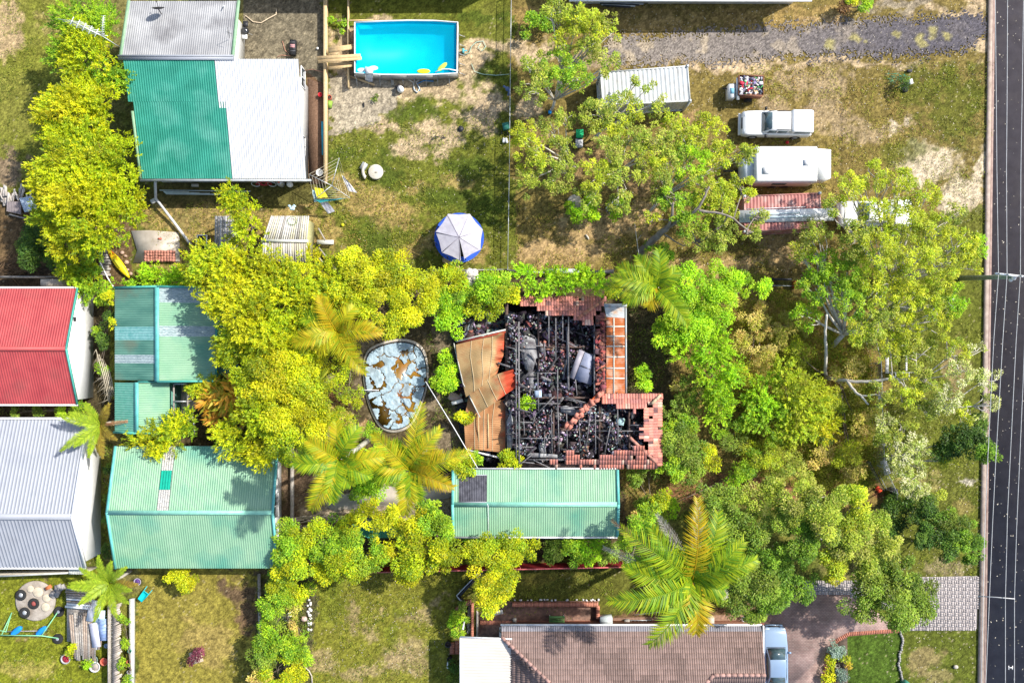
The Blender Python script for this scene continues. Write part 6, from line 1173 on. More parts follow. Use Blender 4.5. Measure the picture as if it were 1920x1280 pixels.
# sedan: front points up in the photo (+y)
cx_ = G(1449, 1232)
car('parked_car', 'silver blue sedan parked on the brick driveway against the tiled roof', V3(19.5, -23.55, 0), rad(90),
    [(2.35, .62, .3, .55, .1), (2.28, .78, .25, .68, .12), (1.9, .86, .2, .78, .12), (1.1, .89, .2, .92, .12), (.6, .9, .2, .96, .1), (-1.6, .9, .2, .98, .1), (-2.0, .88, .22, .98, .12), (-2.35, .8, .28, .85, .12), (-2.42, .68, .35, .65, .1)],
    [('cabin', [(.95, .74, .9, .96, .03), (.2, .64, .9, 1.36, .1, 3, .12), (-.2, .64, .9, 1.42, .1, 3, .14), (-1.0, .63, .9, 1.4, .1, 3, .14), (-1.8, .7, .9, 1.0, .03)], m_carb)],
    [('windscreen', [q4(.93, .68, .97, .24, .55, 1.35)], m_tint), ('rear_window', [q4(-1.7, .62, 1.04, -1.05, .52, 1.38)], m_tint),
     ('side_window', [[(.6, .735, 1.0), (-1.4, .735, 1.02), (-1.0, .64, 1.33), (.2, .645, 1.3)]], m_tint), ('side_window', [[(.6, -.735, 1.0), (-1.4, -.735, 1.02), (-1.0, -.64, 1.33), (.2, -.645, 1.3)]], m_tint)],
    m_carb, [(1.45, .8, .32), (1.45, -.8, .32), (-1.45, .8, .32), (-1.45, -.8, .32)], None,
    [('headlight', (2.18, .58, .62), (.22, .34, .14), m_head), ('headlight', (2.18, -.58, .62), (.22, .34, .14), m_head), ('wing_mirror', (.62, .98, .98), (.12, .2, .13), m_carb), ('wing_mirror', (.62, -.98, .98), (.12, .2, .13), m_carb), ('bonnet_seam', (1.0, 0, .955), (.03, 1.4, .02), m_black), ('grille', (2.4, 0, .5), (.06, .8, .16), m_black), ('bumper', (2.42, 0, .34), (.1, 1.3, .14), m_carb), ('wiper', (.93, 0, .985), (.05, 1.2, .03), m_black)])
# white dual cab ute with canopy: front to the left
c = W(1456, 231, 1.0)
root = car('ute', 'white dual cab utility with a canopy parked above the caravan', V3(c.x, c.y, 0), rad(180-.8),
    [(2.55, .7, .45, .75, .12), (2.45, .85, .35, .95, .14), (2.1, .9, .3, 1.05, .14), (1.3, .91, .3, 1.12, .12), (.9, .91, .3, 1.15, .1), (-2.4, .9, .35, 1.15, .1), (-2.55, .86, .4, 1.1, .08)],
    [('cab', [(1.15, .78, 1.05, 1.14, .03), (.5, .72, 1.05, 1.68, .1, 3, .1), (.2, .74, 1.05, 1.76, .1, 3, .12), (-.78, .74, 1.05, 1.76, .1, 3, .12), (-.82, .73, 1.05, 1.72, .1, 3, .12)], m_white),
     ('canopy', [(-.92, .8, 1.05, 1.74, .08, 3, .1), (-1.1, .82, 1.05, 1.8, .08, 3, .12), (-2.3, .82, 1.05, 1.8, .08, 3, .12), (-2.5, .8, 1.05, 1.66, .08, 3, .1)], m_white)],
    [('windscreen', [q4(1.13, .7, 1.16, .53, .6, 1.67)], m_tint)]+
    [('side_window', [[(x0, s*.80, 1.2), (x1, s*.80, 1.2), (x1+.03, s*.735, 1.6), (x0-.03, s*.735, 1.6)]], m_tint) for s in (-1, 1) for x0, x1 in ((.72, .12), (.02, -.66))]+
    [('canopy_window', [[(-1.15, s*.838, 1.3), (-2.3, s*.838, 1.3), (-2.25, s*.822, 1.62), (-1.2, s*.822, 1.62)]], m_tint) for s in (-1, 1)],
    m_white, [(1.6, .82, .37), (1.6, -.82, .37), (-1.55, .82, .37), (-1.55, -.82, .37)], None,
    [('headlight', (2.3, .62, .9), (.2, .34, .16), m_head), ('headlight', (2.3, -.62, .9), (.2, .34, .16), m_head), ('grille', (2.5, 0, .78), (.08, .8, .24), m_black), ('bumper', (2.62, 0, .5), (.14, 1.6, .2), m_white), ('wing_mirror', (.85, 1.02, 1.2), (.14, .22, .18), m_black), ('wing_mirror', (.85, -1.02, 1.2), (.14, .22, .18), m_black),
     ('roof_rack', (-.3, .68, 1.79), (1.0, .04, .04), m_black), ('roof_rack', (-.3, -.68, 1.79), (1.0, .04, .04), m_black)], 'ute')
# white ute / truck under the tree
c = W(1640, 399, 1.2)
car('ute', 'white tray utility mostly hidden under the huge gum tree', V3(c.x, c.y, 0), rad(180),
    [(2.5, .8, .4, .9, .12), (2.3, .88, .3, 1.05, .14), (1.4, .9, .3, 1.12, .12), (-.5, .9, .3, 1.1, .1), (-.6, .88, .4, 1.0, .1)],
    [('cab', [(1.2, .78, 1.05, 1.14, .03), (.6, .72, 1.05, 1.75, .1, 3, .1), (-.3, .74, 1.05, 1.8, .1, 3, .12), (-.4, .73, 1.05, 1.7, .1, 3, .1)], m_white), ('tray', [(-.55, .95, .7, 1.0, .03), (-2.6, .95, .7, 1.0, .03)], m_steel), ('tool_box', [(-.65, .9, 1.0, 1.6, .03), (-2.5, .9, 1.0, 1.6, .03)], m_white)],
    [('windscreen', [q4(1.18, .7, 1.16, .63, .6, 1.74)], m_tint)], m_white, [(1.6, .82, .37), (1.6, -.82, .37), (-1.5, .82, .37), (-1.5, -.82, .37)], None,
    [('headlight', (2.3, .6, .85), (.2, .3, .16), m_head), ('headlight', (2.3, -.6, .85), (.2, .3, .16), m_head), ('wing_mirror', (.9, 1.0, 1.3), (.1, .2, .2), m_black), ('wing_mirror', (.9, -1.0, 1.3), (.1, .2, .2), m_black)], 'ute')
# caravan
c = W(1474, 307, 2.0); cv = thing('caravan', 'long white caravan with a narrower front locker below the ute', 'caravan', V3(c.x, c.y, 0))
def W2(px, py, h): return W(px, py, h)
hh = 2.45; a, b = W(1422, 274, hh), W(1531, 340, hh)
mb = MB(); mb.loft([[V3(x, y, z) for (y, z) in ((b.y, .5), (a.y, .5), (a.y, hh-.1), (a.y-.1, hh), (b.y+.1, hh), (b.y, hh-.1))] for x in (a.x-.15, a.x, b.x, b.x+.05)], True); mb.build('body', m_white, cv)
a2, b2 = W(1531, 278, 2.2), W(1558, 337, 2.2); mb = MB(); mb.prism([(b.x+.06, b2.y), (b2.x, b2.y+.1), (b2.x, a2.y-.1), (b.x+.06, a2.y)], .55, 2.2); mb.build('rear_section', m_white, cv)
a3, b3 = W(1394, 290, 1.9), W(1417, 336, 1.9); mb = MB(); mb.prism([(a3.x, b3.y+.1), (a.x-.17, b3.y), (a.x-.17, a3.y), (a3.x, a3.y-.3)], .5, 1.9); mb.build('front_locker', M('pale_blue_white', (.6, .66, .7)), cv)
mb = MB(); q = W(1436, 320, hh); mb.box((q.x, q.y, hh+.05), (.45, .45, .1)); mb.build('roof_hatch', m_whitesheet, cv)
mb = MB(); q = W(1512, 305, hh); mb.box((q.x, q.y, hh+.04), (.4, .4, .08)); mb.build('roof_hatch', m_whitesheet, cv)
for x in (c.x-.5, c.x+.4):
    mb = MB(); mb.tube([V3(x, b.y-.02, .33), V3(x, b.y+.2, .33)], .33, 14); mb.build('wheel', m_tyre, cv)
mb = MB(); q = W(1480, 341, 1.4); mb.box((q.x-.8, b.y-.02, 1.5), (1.0, .04, .5)); mb.build('window', m_tint, cv)
mb = MB(); q = W(1384, 320, .5); mb.beam(V3(a3.x, (a3.y+b3.y)/2, .5), V3(a3.x-1.1, (a3.y+b3.y)/2, .45), .1, .1); mb.build('drawbar', m_dark, cv)
mb = MB(); q = G(1475, 268); mb.ball(q+V3(0, 0, .12), .13, 10); single('ball', mb, M('red_plastic', (.6, .03, .04)), 'small red ball between the ute and caravan', 'ball')
# containers
def container(label, c00, c10, c11, c01, h, mroof, nrib, extra=None):
    P_ = [W(*c, h) for c in (c00, c10, c11, c01)]; ce = sum(P_, V3(0, 0, 0))/4; root = thing('shipping_container', label, 'container', V3(ce.x, ce.y, 0))
    mb = MB(); L = (P_[1]-P_[0]).length; n = nrib; vs = []
    for i in range(n*4+1):
        u = i/(n*4); z = -.1 if i % 4 == 2 else 0
        for e in (P_[0].lerp(P_[1], u), P_[3].lerp(P_[2], u)): vs.append(e+V3(0, 0, z-.02))
    mb.add(vs, [(i*2, i*2+1, i*2+3, i*2+2) for i in range(n*4)]); mb.build('roof', mroof, root)
    mb = MB(); low = [V3(p.x, p.y, .15) for p in P_]
    for a, b in ((0, 1), (1, 2), (2, 3), (3, 0)):
        A, B_ = P_[a], P_[b]; N = (B_-A).cross(V3(0, 0, 1)).normalized(); m_ = int((B_-A).length/.3)*4; vs = []
        if N.dot((A+B_)/2-ce) < 0: N = -N
        for i in range(m_+1):
            q = A.lerp(B_, i/m_)-N*(.05 if i % 4 in (2, 3) else .01); vs += [V3(q.x, q.y, .15), V3(q.x, q.y, h-.08)]
        mb.add(vs, [(i*2, i*2+1, i*2+3, i*2+2) for i in range(m_)])
    mb.build('corrugated_sides', mroof, root)
    mb = MB()
    for a, b in ((0, 1), (1, 2), (2, 3), (3, 0)): mb.beam(P_[a]-V3(0, 0, .04), P_[b]-V3(0, 0, .04), .08, .1); mb.beam(low[a], low[b], .1, .14)
    for p in P_: mb.box((p.x, p.y, h/2+.03), (.16, .16, h-.02))
    mb.build('frame', extra or mroof, root); mb = MB()
    for p in P_: mb.box((p.x, p.y, h+.02), (.18, .18, .1))
    mb.build('corner_castings', m_steel, root); return root, P_
m_wc = M('white_container_paint', (.43, .45, .455), (.52, .54, .53), rough=.45, ns=1.2, dirt_or_shade=(.36, .33, .28), dirt_or_shade_amt=.5, dirt_or_shade_s=1.5)
rt, P_ = container('white shipping container with gum branches over its lower side', (1126, 136), (1289, 124), (1294, 189), (1130, 198), 2.5, m_wc, 20)
m_rc = M('faded_red_container', (.34, .12, .11), (.43, .19, .16), rough=.6, ns=1.6, dirt_or_shade=(.55, .45, .4), dirt_or_shade_amt=.5, dirt_or_shade_s=1.3)
rt, P_ = container('faded red shipping container with long white sheets laid across its roof', (1396, 368), (1537, 362), (1541, 426), (1396, 434), 2.5, m_rc, 22)
t = thing('sheet_stack', 'stack of long white roofing sheets lying on the red container', 'sheets', W(1472, 405, 2.56))
for k, (o_, ln) in enumerate(((0, 0), (1.2, 6), (-1, 12))):
    mb = MB(); mb.sheet(W(1386+ln, 396+o_, 2.6+.05*k), W(1564-ln, 391+o_, 2.6+.05*k), W(1564-ln, 414+o_-k*5, 2.6+.05*k), W(1386+ln, 418+o_-k*5, 2.6+.05*k), 7, .0, .03) if False else mb.beam(W(1386+ln, 406+o_, 2.6+.055*k), W(1563-ln, 402+o_, 2.6+.055*k), .88-.22*k, .05); mb.build('white_sheet', m_whitesheet, t)
mb = MB(); mb.beam(W(1400, 403, 2.77), W(1500, 399, 2.77), .1, .04); mb.beam(W(1410, 408, 2.77), W(1520, 405, 2.77), .14, .04); mb.build('flashing_strip', M('blue_grey_strip', (.4, .48, .5)), t)
mb = MB(); mb.tube([W(1400, 392, 2.62), W(1510, 388, 2.62)], .03); single('conduit', mb, m_gutter, 'thin white pipe beside the sheets on the red container', 'pipe')
# skip trailer full of rubbish
t = thing('box_trailer', 'rusty cage trailer heaped with rubbish beside a white machine', 'trailer', W(1408, 162, .4))
mh = 1.25; cs = [W(1386, 141, mh), W(1432, 142, mh), W(1431, 179, mh), W(1385, 178, mh)]
m_rs = M('rusty_steel', (.16, .06, .035), (.28, .13, .08), ns=4)
mb = MB()
for a, b in ((0, 1), (1, 2), (2, 3), (3, 0)): A, B_ = cs[a], cs[b]; mb.beam(V3(A.x, A.y, .85), V3(B_.x, B_.y, .85), .05, .8)
mb.build('sides', m_rs, t); mb = MB(); mb.prism([(p.x, p.y) for p in cs], .42, .48); mb.build('deck', m_rs, t)
mb = MB(); mb.beam(V3(cs[0].x, (cs[0].y+cs[3].y)/2, .42), V3(cs[0].x-1.0, (cs[0].y+cs[3].y)/2, .4), .08, .08); mb.build('drawbar', m_dark, t)
for s in (0, 3): mb = MB(); xw = (cs[0].x+cs[1].x)/2; yy = cs[s].y+(.12 if s == 0 else -.12); mb.tube([V3(xw, yy-.09, .3), V3(xw, yy+.09, .3)], .3, 14); mb.build('wheel', m_tyre, t)
r = random.Random(5); mb = MB(); mb.used = True
for k in range(230):
    mb.col = r.choice([(.6, .6, .6), (.5, .5, .55), (.65, .6, .55), (.3, .28, .3), (.5, .03, .06), (.7, .7, .7), (.1, .1, .15), (.08, .3, .1), (.5, .35, .2), (.25, .2, .35)]); u, v = r.random(), r.random()
    p = cs[0].lerp(cs[1], .05+.9*u).lerp(cs[3].lerp(cs[2], .05+.9*u), .06+.88*v); a_ = Matrix.Rotation(r.uniform(0, 6), 3, 'Z') @ Matrix.Rotation(r.uniform(-.6, .6), 3, 'X'); s = r.uniform(.04, .17)
    mb.obox(V3(p.x, p.y, r.uniform(.9, 1.3)), a_ @ V3(s, 0, 0), a_ @ V3(0, s*r.uniform(.2, .8), 0), a_ @ V3(0, 0, .02))
tag(mb.build('rubbish_heap', M('rubble_vcol', None)), 'mixed white, red and grey rubbish heaped in the cage trailer', 'rubbish', kind='stuff')
t = thing('machine', 'white appliance with dark control panel standing left of the cage trailer', 'machine', G(1376, 172)); q = W(1373, 170, 1)
mb = MB(); mb.box((q.x, q.y, .52), (.5, .98, .95)); mb.build('cabinet', m_white, t); mb = MB(); mb.box((q.x, q.y-.02, 1.02), (.26, .4, .05)); mb.build('control_panel', M('blue_panel', (.15, .35, .45)), t)
mb = MB(); q = W(1383, 165, 1.2); mb.beam((q.x, q.y+.75, 1.1), (q.x, q.y-.85, 1.1), .16, .1); mb.beam((q.x+.14, q.y+.7, .95), (q.x+.14, q.y-.8, .95), .1, .1); single('door_panels', mb, m_steel, 'two pale upright panels between appliance and cage trailer', 'panels')
# pool (above ground)
t = thing('swimming_pool', 'above ground rectangular swimming pool with bright turquoise water', 'pool', G(764, 96)); hp_ = 1.15
pc = [(665, 42), (715, 40), (764, 38.5), (812, 39), (858, 42), (857, 137), (812, 140), (764, 140.5), (715, 140), (665, 137)]; pw = [W(x, y, hp_) for x, y in pc]; ce = sum(pw, V3(0, 0, 0))/len(pw)
mb = MB(); n = len(pw)
for i in range(n): mb.beam(V3(pw[i].x, pw[i].y, hp_/2), V3(pw[(i+1) % n].x, pw[(i+1) % n].y, hp_/2), .06, hp_)
mb.build('wall', M('grey_liner', (.38, .37, .35), rough=.5), t)
inn = [ce+(p-ce)*.975 for p in pw]; inb = [ce+(p-ce)*.955 for p in pw]; vs = [(p.x, p.y, hp_-.03) for p in inn]+[(p.x, p.y, .04) for p in inb]
mb = MB(); mb.add(vs, [tuple(range(n, 2*n))]+[(i, (i+1) % n, n+(i+1) % n, n+i) for i in range(n)])
mb.build('liner', M('turquoise_liner', (.0, .5, .68), (.0, .6, .76), ns=1.2, rough=.5), t)
m = bpy.data.materials.new('pool_water'); m.use_nodes = True; nn = m.node_tree.nodes; ll_ = m.node_tree.links; p = nn['Principled BSDF']
p.inputs['Base Color'].default_value = (.0, .50, .66, 1); p.inputs['Roughness'].default_value = .05; p.inputs['IOR'].default_value = 1.33; p.inputs['Transmission Weight'].default_value = 0
nz = nn.new('ShaderNodeTexNoise'); nz.inputs['Scale'].default_value = 5; bp = nn.new('ShaderNodeBump'); bp.inputs['Strength'].default_value = .25; bp.inputs['Distance'].default_value = .05; ll_.new(nz.outputs[0], bp.inputs['Height']); ll_.new(bp.outputs[0], p.inputs['Normal'])
n4 = nn.new('ShaderNodeTexNoise'); n4.inputs['Scale'].default_value = 1.2; n4.inputs['Detail'].default_value = 5; cr = nn.new('ShaderNodeValToRGB'); cr.color_ramp.elements[0].color = (0, .43, .60, 1); cr.color_ramp.elements[1].color = (0, .56, .70, 1); cr.color_ramp.elements[0].position = .35; cr.color_ramp.elements[1].position = .65; ll_.new(n4.outputs[0], cr.inputs[0]); ll_.new(cr.outputs[0], p.inputs['Base Color'])
tb = nn.new('ShaderNodeBsdfTransparent'); tb.inputs[0].default_value = (.72, .97, 1, 1); ms = nn.new('ShaderNodeMixShader'); ms.inputs[0].default_value = .28; ll_.new(tb.outputs[0], ms.inputs[1]); ll_.new(p.outputs[0], ms.inputs[2]); ll_.new(ms.outputs[0], nn['Material Output'].inputs[0])
inw = [ce+(p_-ce)*.968 for p_ in pw]
mb = MB(); mb.add([(p_.x, p_.y, hp_-.22) for p_ in inw], [tuple(range(n))] if sum(inw[i].x*inw[(i+1) % n].y-inw[(i+1) % n].x*inw[i].y for i in range(n)) > 0 else [tuple(range(n-1, -1, -1))]); mb.build('water', m, t)
mb = MB(); mb.tube([p for p in pw]+[pw[0]], .055, 8); mb.build('rim', m_white, t)
for i, (x, y) in enumerate([(665+22*k, 140) for k in range(9)]+[(858, 60+18*k) for k in range(5)]):
    o = W(x, y, hp_-.1); dx, dy = (0, -1) if i < 9 else (1, 0); mb = MB(); mb.tube([o+V3(dx*.05, dy*.05, 0), V3(o.x+dx*.1, o.y+dy*.1, .05)], .03, 5); mb.tube([V3(o.x+dx*.08, o.y+dy*.08, .5), V3(o.x+dx*.5, o.y+dy*.5, .03)], .022, 5); mb.build('buttress', m_steel, t)
# pool items
t = thing('pool_ladder', 'white pool ladder hanging over the lower left rim', 'ladder', W(692, 140, 0))
mb = MB()
for dx in (-.25, .25): mb.tube([W(692, 150, .0)+V3(dx, 0, 0), W(692, 140, 1.25)+V3(dx, 0, 0), W(692, 132, 1.3)+V3(dx, 0, 0), W(692, 126, .95)+V3(dx, 0, 0)], .06)
mb.build('rails', m_white, t)
for k in range(4): mb = MB(); mb.box(W(692, 152-k*3.2, .15+k*.3), (.5, .12, .05)); mb.build('step', m_white, t)
mb = MB(); mb.box(W(692, 132, 1.35), (.5, .45, .06)); mb.build('platform', m_white, t)
for x, y in ((678, 132), (700, 128)): mb = MB(); mb.ball(W(x, y, .98), .3, 10, (1.2, .6, .3)); single('pool_float', mb, m_white, 'white float %s of the pool ladder' % ('left' if x < 690 else 'right'), 'float')
mb = MB(); mb.ball(W(794, 134, .98), .3, 12, (1.7, .6, .25)); single('pool_float', mb, M('yellow_plastic', (.75, .7, .02)), 'yellow oval float at the lower edge of the pool', 'float')
mb = MB(); mb.ball(V3(0, 0, 0), .3, 12, (1.6, .6, .25)); xf(mb, Matrix.Translation(W(829, 126, .98)) @ Matrix.Rotation(rad(42), 4, 'Z')); single('pool_float', mb, M('lime_plastic', (.42, .7, .08)), 'lime green oval float near the right corner of the pool', 'float')
mb = MB(); mb.tube([W(816, 136, .98), W(828, 130, 1.0), W(842, 130, 1.0), W(857, 133, 1.2)], .045); single('hose', mb, m_white, 'white hose floating in the right corner of the pool', 'hose')
t = thing('pool_pump', 'white and grey sand filter pump below the pool', 'pump', G(751, 170)); mb = MB(); mb.lathe(G(752, 170), [(.22, 0), (.26, .3), (.22, .5), (.1, .6), (.08, .7)], 12); mb.build('tank', m_white, t); mb = MB(); mb.box(G(747, 165)+V3(0, 0, .2), (.4, .25, .3), .5); mb.build('motor', m_dark, t)
hose = lambda pts, r_, m_, lab, h=.06: single('hose', MB().tube([G(*p)+V3(0, 0, h) for p in pts], r_, 5), m_, lab, 'hose')
hose([(737, 160), (737, 150), (745, 146), (762, 148), (775, 155), (777, 170), (783, 174), (787, 166), (780, 155), (790, 148), (800, 145)], .045, M('ivory_hose', (.62, .6, .5)), 'looped ivory pool hose below the pool')
hose([(775, 165), (781, 174), (788, 170), (782, 158), (795, 152), (813, 153)], .04, M('blue_hose', (.05, .25, .5)), 'blue pool hose looping below the pool')
hose([(868, 104), (880, 100), (884, 88), (893, 80), (906, 78), (911, 88), (904, 97), (896, 90), (902, 82)], .03, M('aqua_hose', (.35, .5, .4)), 'pale aqua hose coiled on the sand right of the pool')
hose([(884, 120), (890, 135), (905, 140), (930, 142), (955, 140)], .025, M('aqua_hose', None), 'thin green hose running from the pool to the wire fence')
t = thing('hose_valve', 'small aqua valve cluster at the right side of the pool', 'valve', G(869, 100)); mb = MB(); mb.box(G(869, 98)+V3(0, 0, .2), (.16, .3, .3)); mb.build('valve_body', M('aqua_plastic', (.1, .4, .45)), t); mb = MB(); mb.tube([G(869, 98)+V3(0, 0, .3), G(876, 98)+V3(0, 0, .3)], .05); mb.build('pipe', M('aqua_plastic', None), t)
# boards near the pool and retaining wall
def board(a, b, h, w_, t_, lab, m_=None, grp=None, nm='board'): mb = MB(); mb.beam(W(*a, h), W(*b, h), w_, t_); return single(nm, mb, m_ or m_woodr, lab, 'board', grp)
board((611, -20), (611, 345), .35, .24, .6, 'long timber retaining sleeper wall beside the mulch bed', m_timber, nm='retaining_wall')
board((653.5, -20), (654, 165), .3, .1, .5, 'thin timber edge running beside the pool to the top edge', m_timber, nm='retaining_board')
mb = MB(); mb.beam(G(606, 230)+V3(0, 0, .25), G(607, 292)+V3(0, 0, .25), .14, .14); single('pipe', mb, M('blue_pipe', (.02, .28, .45)), 'blue pipe lying along the retaining wall', 'pipe')
for a, b, h, l in (((616, 97), (664, 89), .9, 'upper short plank between retaining wall and pool'), ((616, 92), (662, 86.5), .86, 'pale short plank just above the upper plank near the pool'), ((594, 109), (676, 104.5), 1.32, 'long plank overlapping the pool rim'), ((596, 116), (678, 109.5), 1.3, 'long plank just below the one overlapping the pool rim'), ((616, 128), (664, 122), .9, 'lowest short plank between retaining wall and pool'), ((617, 122), (664, 119), .86, 'thin plank above the lowest short plank by the pool')):
    board(a, b, h, .24, .05, l)
board((632, 39.5), (700, 38), .5, .1, .08, 'thin plank touching the upper left rim of the pool'); board((650, 141), (702, 159), .2, .12, .08, 'diagonal plank on the ground below the pool ladder')
# small things in the court
t = thing('barbecue', 'black kettle barbecue beside the white lean to wall', 'barbecue', G(465, 66)); p = G(466, 66)
mb = MB(); mb.ball(p+V3(0, 0, .8), .3, 12, (1, 1, .8)); mb.build('kettle', M('black_gloss', (.02, .02, .022), rough=.15, spec=.8), t)
mb = MB()
for k in range(3): mb.tube([p+V3(0, 0, .6), p+V3(.3*math.cos(k*2.1), .3*math.sin(k*2.1), 0)], .02)
mb.build('legs', m_steel, t); mb = MB(); mb.box(p+V3(0, .55, .7), (.35, .4, .08)); mb.build('shelf', m_dark, t); mb = MB(); mb.box(p+V3(-.05, -.42, .75), (.4, .3, .1)); mb.build('ash_tray', m_white, t)
hose([(458, 36), (461, 30), (475, 42), (490, 44), (503, 36), (518, 28), (519, 18)], .04, M('sand_hose', (.6, .48, .33)), 'sand coloured hose curving across the court')
hose([(530, 78), (535, 95), (545, 106), (528, 104), (520, 108)], .02, M('pink_cord', (.55, .25, .17)), 'thin pink cord beside the black toolbox'); 
hose([(560, 135), (585, 131), (608, 136)], .02, M('pink_cord', None), 'short pink cord by the end of the long house')
t = thing('tool_box', 'black toolbox with a pink label on the court', 'toolbox', G(551, 92)); mb = MB(); mb.box(G(551, 92)+V3(0, 0, .2), (.46, 1.1, .38), -.06); mb.build('case', m_black, t); mb = MB(); mb.box(G(551, 90)+V3(0, 0, .4), (.34, .24, .03), -.06); mb.build('label_plate', M('pink_plate', (.5, .25, .25)), t)
for k in (-.3, .1, .35): mb = MB(); mb.box(G(551, 92)+V3(-k*.06, k, .4), (.4, .03, .04)); mb.build('rib', M('grey_plastic', (.15, .15, .16)), t)
def pot(px, py, r_, h_, m_, lab, soil=(.06, .04, .03), cat='pot', grp=None):
    t = thing('plant_pot', lab, cat, G(px, py), grp); mb = MB(); mb.lathe(G(px, py), [(r_*.75, 0), (r_, h_), (r_*1.08, h_), (r_*1.08, h_+.03), (r_*.88, h_+.03), (r_*.85, h_*.8)], 14); mb.build('pot', m_, t)
    mb = MB(); mb.lathe(G(px, py), [(r_*.84, h_*.7), (r_*.84, h_*.82)], 12); mb.build('soil', M('soil%d' % int(soil[0]*100), soil), t); return t
m_tc = M('terracotta_pot', (.5, .13, .08)); m_pg = M('grey_pot', (.3, .3, .3), (.42, .42, .42)); m_pw = M('white_pot', (.62, .6, .58))
pot(602, 180, .15, .3, M('red_plastic', None), 'small bright red pot on the mulch bed', (.4, .03, .05)); pot(619, 185, .18, .3, m_tc, 'terracotta pot beside the retaining wall')
mb = MB(); mb.box(G(619, 197)+V3(0, 0, .13), (.34, .5, .26), -.15); mb.box(G(619, 197)+V3(0, 0, .28), (.24, .38, .06), -.15); single('planter_box', mb, M('lime_dark_plastic', (.22, .35, .05)), 'small olive green planter below the terracotta pot', 'planter')
mb = MB(); mb.ball(G(596, 92)+V3(0, 0, .1), .1, 8); single('ball', mb, m_white, 'tiny white ball on the court by the retaining wall', 'ball')
mb = MB(); mb.beam(G(682, 193)+V3(0, 0, .04), G(683, 201)+V3(0, 0, .04), .08, .08); single('scrap', mb, m_black, 'small black scrap on the grey gravel', 'scrap')
shrub('tiny weed clump on the grey gravel', [(702, 183, 5, .2)], pal='mid'); shrub('shaded weeds beside the thin timber edge at the pool', [(644, 45, 9, .4), (646, 60, 6, .4), (620, 40, 6, .4)], pal='green')
# rotary clothes line
t = thing('clothesline', 'rotary clothesline with yellow, white and turquoise washing', 'clothesline', G(630, 352)); ctr = W(622, 348, 2.1)
mb = MB(); mb.tube([V3(ctr.x, ctr.y, 0), ctr], .04); mb.build('post', m_steel, t)
cn = [W(600, 378, 1.95), W(585, 322, 1.95), W(632, 293, 1.95), W(655, 370, 1.95)]
cn = [W(589, 374, 1.95), W(579, 327, 1.95), W(636, 296, 1.95), W(656, 371, 1.95)]
mb = MB()
for p in cn: mb.beam(ctr, p, .04, .04)
mb.build('arms', m_steel, t); mb = MB()
for f in (.3, .44, .58, .72, .86, 1): q = [ctr.lerp(p, f) for p in cn]; mb.tube(q+[q[0]], .014, 3)
mb.build('lines', M('cream_line', (.6, .55, .4)), t)
def cloth(pts, h, m_, lab, nm='washing', h2=None):
    mb = MB(); V_ = [W(x, y, h if i < 2 or h2 is None else h2) for i, (x, y) in enumerate(pts)]; n = len(V_); r = random.Random(len(lab)); g = 6; vs = []
    for j in range(g+1):
        for i in range(g+1):
            u, v = i/g, j/g; p = V_[0].lerp(V_[1], u).lerp(V_[3].lerp(V_[2], u), v); vs.append(p+V3(0, 0, .05*math.sin(i*2.2+j)))
    mb.add(vs, [(j*(g+1)+i, j*(g+1)+i+1, (j+1)*(g+1)+i+1, (j+1)*(g+1)+i) for j in range(g) for i in range(g)]); return single(nm, mb, m_, lab, 'washing')
m_lin = M('white_linen', (.68, .66, .66)); cloth([(590, 352), (606, 354), (615, 370), (594, 372)], 1.95, M('yellow_cloth', (.72, .65, .02)), 'bright yellow towel folded over the clothesline', h2=1.9)
cloth([(640, 327), (647, 333), (670, 362), (653, 358)], 1.9, m_lin, 'white sheet hanging off the right corner of the clothesline', h2=1.4)
cloth([(590, 374), (620, 373), (655, 371), (600, 380)], 1.92, M('turquoise_cloth', (.05, .4, .42)), 'turquoise cloth along the lower line', h2=1.7)
cloth([(585, 356), (590, 357), (597, 377), (589, 379)], 1.92, M('pale_blue_cloth', (.45, .62, .68)), 'pale blue cloth hanging from the left corner of the clothesline', h2=1.5)
cloth([(600, 380), (615, 379), (628, 396), (615, 401)], 1.5, M('lilac_cloth', (.42, .42, .52), (.6, .6, .66), ns=4), 'crumpled lilac washing trailing below the clothesline', h2=.6)
mb = MB()
for k in range(8): mb.ball(G(563+rng.uniform(-6, 6), 400+rng.uniform(-3, 3))+V3(0, 0, 2.5), .12, 7, (1, 1, .5), .3)
single('rag', mb, M('pale_blue_cloth', None), 'scrunched pale rag on the plank roof edge', 'rag')
# deck under clothesline with white item
t = thing('laundry_rack', 'small white basket at the end of the mulch bed', 'basket', G(601, 325)); mb = MB(); mb.lathe(G(601, 325), [(.2, 0), (.28, .3), (.25, .3), (.2, .06)], 10); mb.build('basket', m_white, t)
